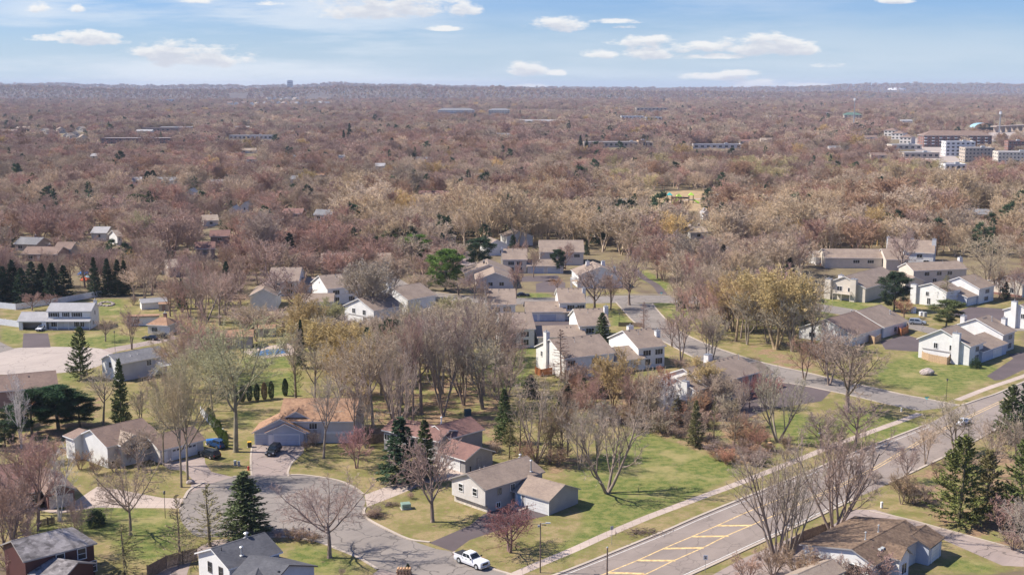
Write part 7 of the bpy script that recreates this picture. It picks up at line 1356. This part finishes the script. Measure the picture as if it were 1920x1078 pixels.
# ---- the near woods: single trees filling the wooded ground, nearest first, up to about 300 bare trees
ZN = {k: PX(v) for k, v in dict(
 west=[(-80,600),(-80,430),(760,430),(760,500),(690,510),(610,590),(560,640),(420,612),(330,602),(240,562),(190,548),(-80,575)],
 north=[(700,430),(1960,430),(1960,470),(1800,480),(1640,462),(1520,470),(1500,545),(1280,548),(1190,500),(1110,470),(1090,445),(950,432),(880,460),(860,520),(700,500)],
 grove=[(640,840),(600,700),(560,640),(620,612),(800,600),(905,640),(960,700),(945,790),(915,770),(800,775),(700,800)],
 park=[(1250,572),(1520,585),(1540,650),(1470,680),(1300,640)], brush=[(1050,700),(1180,730),(1240,780),(1420,800),(1330,850),(1180,800),(1050,790)],
 west2=[(345,760),(355,680),(420,700),(430,760)]).items()}
NOGO = CLEAR + HOUSEFOOT + SIGHT + [PX(p) for p in ([(185,640),(335,628),(340,760),(190,745)],[(1225,690),(1440,650),(1445,790),(1240,800)],[(465,505),(600,500),(640,515),(830,480),(850,580),(720,625),(640,640),(520,612),(465,600)],[(183,556),(235,556),(240,595),(185,595)],[(440,695),(565,690),(570,752),(440,752)],[(0,605),(300,605),(330,650),(150,712),(0,720)],[(1140,565),(1185,600),(1180,615),(1140,612)],
  [(860,500),(1180,500),(1190,552),(860,560)],[(1500,480),(1900,480),(1900,700),(1640,700),(1520,590)],[(640,560),(800,545),(900,560),(1200,560),(1250,690),(1000,720),(960,600)],[(300,485),(345,485),(345,500),(300,500)],[(470,490),(510,490),(510,510),(470,510)])]
nX, nY = scatter(190, 560, 7.6, 8.6); npx, npy = to_px(nX, nY); ok = np.zeros(len(nX), bool)
for k, P in ZN.items(): ok |= inpoly(nX, nY, P)
ok &= ~blocked(nX, nY, NOGO, 1.5) & (npx > -40) & (npx < 1960)
for r_ in TREES: ok &= np.hypot(nX - r_[1], nY - r_[2]) > 4.5
nX, nY, npx, npy = nX[ok], nY[ok], npx[ok], npy[ok]; o_ = np.argsort(nY); have = sum(1 for r_ in TREES if r_[3] not in ('spruce', 'fir', 'larch', 'oldspruce', 'pine', 'column', 'bush', 'thicket')); room = max(40, 300 - have)
tc_, ti_ = tints(nX, nY, npx, npy); YSPLIT = 560
for q_, k in enumerate(o_):
    if q_ >= room: YSPLIT = float(nY[k]); break
    h_ = trng.uniform(10.5, 16.5) * (1.2 if npy[k] > 600 and npx[k] < 1000 else 1); wd_ = h_ * trng.uniform(.62, .95)
    if inpoly(np.array([nX[k]]), np.array([nY[k]]), ZN['grove'])[0]:
        if trng.random() < .25: continue
        h_ = min(h_, max(5, HT(592, nY[k]))); tc_[k] = np.array(trng.choice([TAN, GREYT, TAN, MAUVE]))
    if npx[k] > 1040 and npy[k] > 690: h_ = min(h_, trng.uniform(4.5, 8))
    if 430 < npx[k] < 960 and npy[k] > 575: h_ = min(h_, max(5, HT(578, nY[k])))
    if trng.random() < .035: tree(trng.choice(['spruce', 'pine']), nX[k], nY[k], h_ * .9, h_ * .42, DKG); continue
    kd = trng.choice(['wood', 'wood', 'elm', 'round', 'fork']); tn = tuple(tc_[k])
    if ti_[k] in (4, 5): kd = 'willow'
    tree(kd, nX[k], nY[k], h_, wd_, tn)
print('INDIV have', have, 'total', len(TREES), 'YSPLIT', YSPLIT, 'cand', len(o_))
# trees of the near zone beyond the count, and everything farther, go to the woods object; keep the estate itself clear there
NEARCLEAR = [PX([(860,500),(872,468),(1100,464),(1190,500),(1200,560),(850,560)]), PX([(1520,500),(1560,484),(1900,484),(1930,560),(1930,620),(1500,620),(1505,540)]), PX([(1190,385),(1310,385),(1305,432),(1215,432)]), PX([(-80,600),(-80,900),(1960,900),(1960,600)])]
HAZE = 5.5e-5
# ================================================================ LABELS of the single trees and shrubs, told apart by look and by what stands near
LM = [('tan-roofed far house', (465,288)), ('far white street house', (300,347)), ('far brick school', (255,270)), ('far apartment blocks', (890,219)), ('maroon-roofed long house', (813,376)), ('low tan shop building', (1160,277)), ('green-roofed hall', (1600,222)), ('small pale far house', (545,300)), ('grey-roofed centre house', (790,306)), ('split-level house', (950,945)), ('red-roofed house', (840,860)), ('orange-roofed house', (575,830)), ('white-gabled house', (240,865)), ('brown brick house', (90,930)), ('maroon house', (110,1060)),
 ('charcoal-roofed house', (450,1070)), ('old shake-roofed house', (1650,1060)), ('cul-de-sac', (540,950)), ('white pickup', (880,1061)), ('transformer box', (761,953)), ('main road hatching', (1290,1030)), ('lower right drive', (1760,1000)),
 ('white colonial house', (135,622)), ('orange hip-roofed house', (295,625)), ('white deck stairs', (250,705)), ('pink-brown house', (60,755)), ('pool house', (410,645)), ('swimming pool', (510,660)), ('arborvitae row', (480,752)), ('dark teal box', (877,780)),
 ('patio fence townhouse', (1770,685)), ('lawn boulder', (1738,702)), ('silver minivan', (1720,608)), ('balcony townhouse', (1600,558)), ('ochre park trees', (1420,620)), ('T-junction', (1190,575)), ('deck townhouse', (1320,765)), ('tallest townhouse chimney', (1005,700)),
 ('courtyard garages', (1040,600)), ('twin-chimney townhouse', (1110,540)), ('nested gable townhouse', (940,543)), ('double-gabled townhouse', (690,608)), ('cream-ended townhouse', (670,505)), ('far townhouse garages', (1010,514)), ('climbing tower', (1280,381)),
 ('long white fence', (110,569)), ('play canopies', (160,530)), ('red-brown house left', (412,462)), ('grey sight-gap house', (395,425)), ('teal street sign', (1737,757)), ('pavement stump', (1443,836)), ('dark road-side fence', (1505,1015)), ('street bend', (740,530)), ('brush below the deck townhouse', (1180,770)), ('west turning circle', (130,675)), ('white-fenced garage', (400,808)), ('big green hedge', (410,815)), ('right edge pines', (1850,960))]
LM = [(a.replace('grey sight-gap house', 'tan-roofed small house').replace('red-brown house left', 'red-brown house'), G(*b)) for a, b in LM]
KW = dict(elm='bare tree', bigelm='wide budding tree', round='round bare tree', wood='bare tree', spread='spreading bare tree', fan='many-stemmed bare tree', fork='forked bare tree', birch='white-barked birch', crab='low crabapple', willow='budding tree', thicket='bare shrub', spruce='spruce', fir='broad fir', larch='thin sparse conifer', oldspruce='ragged spruce', pine='pine', column='columnar arborvitae', bush='evergreen bush')
TW = [('greenish tan', TGRN), ('mauve', MAUVE), ('rosy', ROSE), ('tan', TAN), ('grey', GREYT), ('ochre', OCHRE), ('olive', OLIVE), ('brown', BROWN), ('maroon', MAROON), ('rusty', RUST), ('pink', PINK), ('green', SPG), ('dark green', DKG), ('light green', PNG_), ('olive green', OLG), ('brownish', BRG), ('bright green', LIMEG), ('reddish', DEADN)]
def cname(t):
    a = np.array(t, float); a = a / a.sum()
    return min(TW, key=lambda q: float(np.abs(np.array(q[1]) / sum(q[1]) - a).sum()) + (.25 * abs(sum(q[1]) - sum(t))))[0]
CATS = dict(fir='fir', thicket='shrub', bush='bush', spruce='spruce', oldspruce='spruce', larch='conifer', pine='pine', column='arborvitae', birch='birch')
GRP = dict(fir='spruces and firs', thicket='bare shrubs and brush', spruce='spruces and firs', oldspruce='spruces and firs', larch='spruces and firs', pine='pines', column='arborvitae in rows')
groups_ = {}
for r_ in TREES:
    root, x, y, kd, tn, h_ = r_; hv = .5 + float(y) * 0
    lm = min(LM, key=lambda q: math.hypot(q[1][0] - x, (q[1][1] - y) * .8)); dx, dy = x - lm[1][0], y - lm[1][1]; d_ = math.hypot(dx, dy)
    rel = 'behind' if dy > abs(dx) * .9 else 'in front of' if dy < -abs(dx) * .9 else 'left of' if dx < 0 else 'right of'
    if kd in ('thicket', 'bush', 'column'): sz = 'tall' if h_ > 4.5 else 'low' if h_ < 2 else 'mid-height'
    else: sz = 'towering' if h_ > 19 else 'tall' if h_ > 13.5 else 'mid-sized' if h_ > 8 else 'small'
    col_ = '' if kd == 'birch' else cname(tn) + ' '
    groups_.setdefault('%s %s%s %s the %s' % (sz, col_, KW[kd], rel, lm[0]), []).append((d_, root))
    tag(root, None, CATS.get(kd, 'tree'), GRP.get(kd, 'bare spring trees'))
ORDW = ['closest', 'second closest', 'third closest', 'fourth closest', 'fifth closest', 'sixth closest', 'seventh closest', 'eighth closest', 'ninth closest', 'tenth closest', 'eleventh closest', 'twelfth closest', 'thirteenth closest', 'fourteenth closest', 'fifteenth closest', 'sixteenth closest', 'seventeenth closest', 'eighteenth closest', 'nineteenth closest', 'twentieth closest'] + ['%d-th closest' % i for i in range(21, 60)]
for lb, items in groups_.items():
    items.sort(key=lambda q: q[0])
    for i, (d_, root) in enumerate(items): root['label'] = lb if len(items) == 1 else ORDW[i] + ' ' + lb
for o in SC.objects:
    if o.get('label') and len(o['label'].split()) > 16: print('LONG', len(o['label'].split()), o['label'])
FARHOLES = CLEAR + HOUSEFOOT + NEARCLEAR + SIGHT
def thin_mid(px, py, X, Y):
    k = np.ones(len(px)); k = np.where((px > 1195) & (px < 1560) & (py > 358) & (py < 390), 0.02, k)
    return np.where((py > 500), .75, k)
def thin_far(px, py, X, Y):
    k = np.full(len(px), .97); k = np.where((px > 1680) & (py > 225) & (py < 320), .25, k)
    return np.where((px > 1480) & (px < 1700) & (py > 255) & (py < 300), .6, k)
grade(SM, YSPLIT, 1250, 8.4, 9.6, 12.3, .05, 'bare_woods', 'bare pinkish brown suburban woods covering the middle distance', FARHOLES, thin=lambda a, b_, c_, d: thin_mid(a, b_, c_, d) * thin_far(a, b_, c_, d))
grade(SF, 1250, 3300, 9.8, 16, 12.5, .055, 'distant_woods', 'mauve haze of bare treetops beyond the far houses', FARHOLES, thin=thin_far, avoid=3)
grade(SF, 3300, 8600, 19, 46, 14, .05, 'horizon_woods', 'blue grey treetops rolling to the horizon', FARHOLES, avoid=0, rise=hill_h)
grade(SF, 8900, 12500, 60, 75, 20, .03, 'ridge_woods', 'faint blue woods on the farthest ridge', FARHOLES, avoid=0, rise=hill_h)
# ---- air
hz = MB(); hz.box((0, 4500, 50), (24000, 19000, 110)); m = bpy.data.materials.new('haze_air'); m.use_nodes = True; t = NT(m.node_tree); t.n.clear()
out = t.add('ShaderNodeOutputMaterial'); pv = t.add('ShaderNodeVolumePrincipled'); pv.inputs['Color'].default_value = (0.72, 0.80, 1.0, 1); pv.inputs['Density'].default_value = HAZE; pv.inputs['Anisotropy'].default_value = 0.0
t.l.new(pv.outputs[0], out.inputs['Volume']); hzo = hz.build('haze', m); tag(hzo, 'thin bluish spring haze over the suburb', 'haze', kind='stuff')
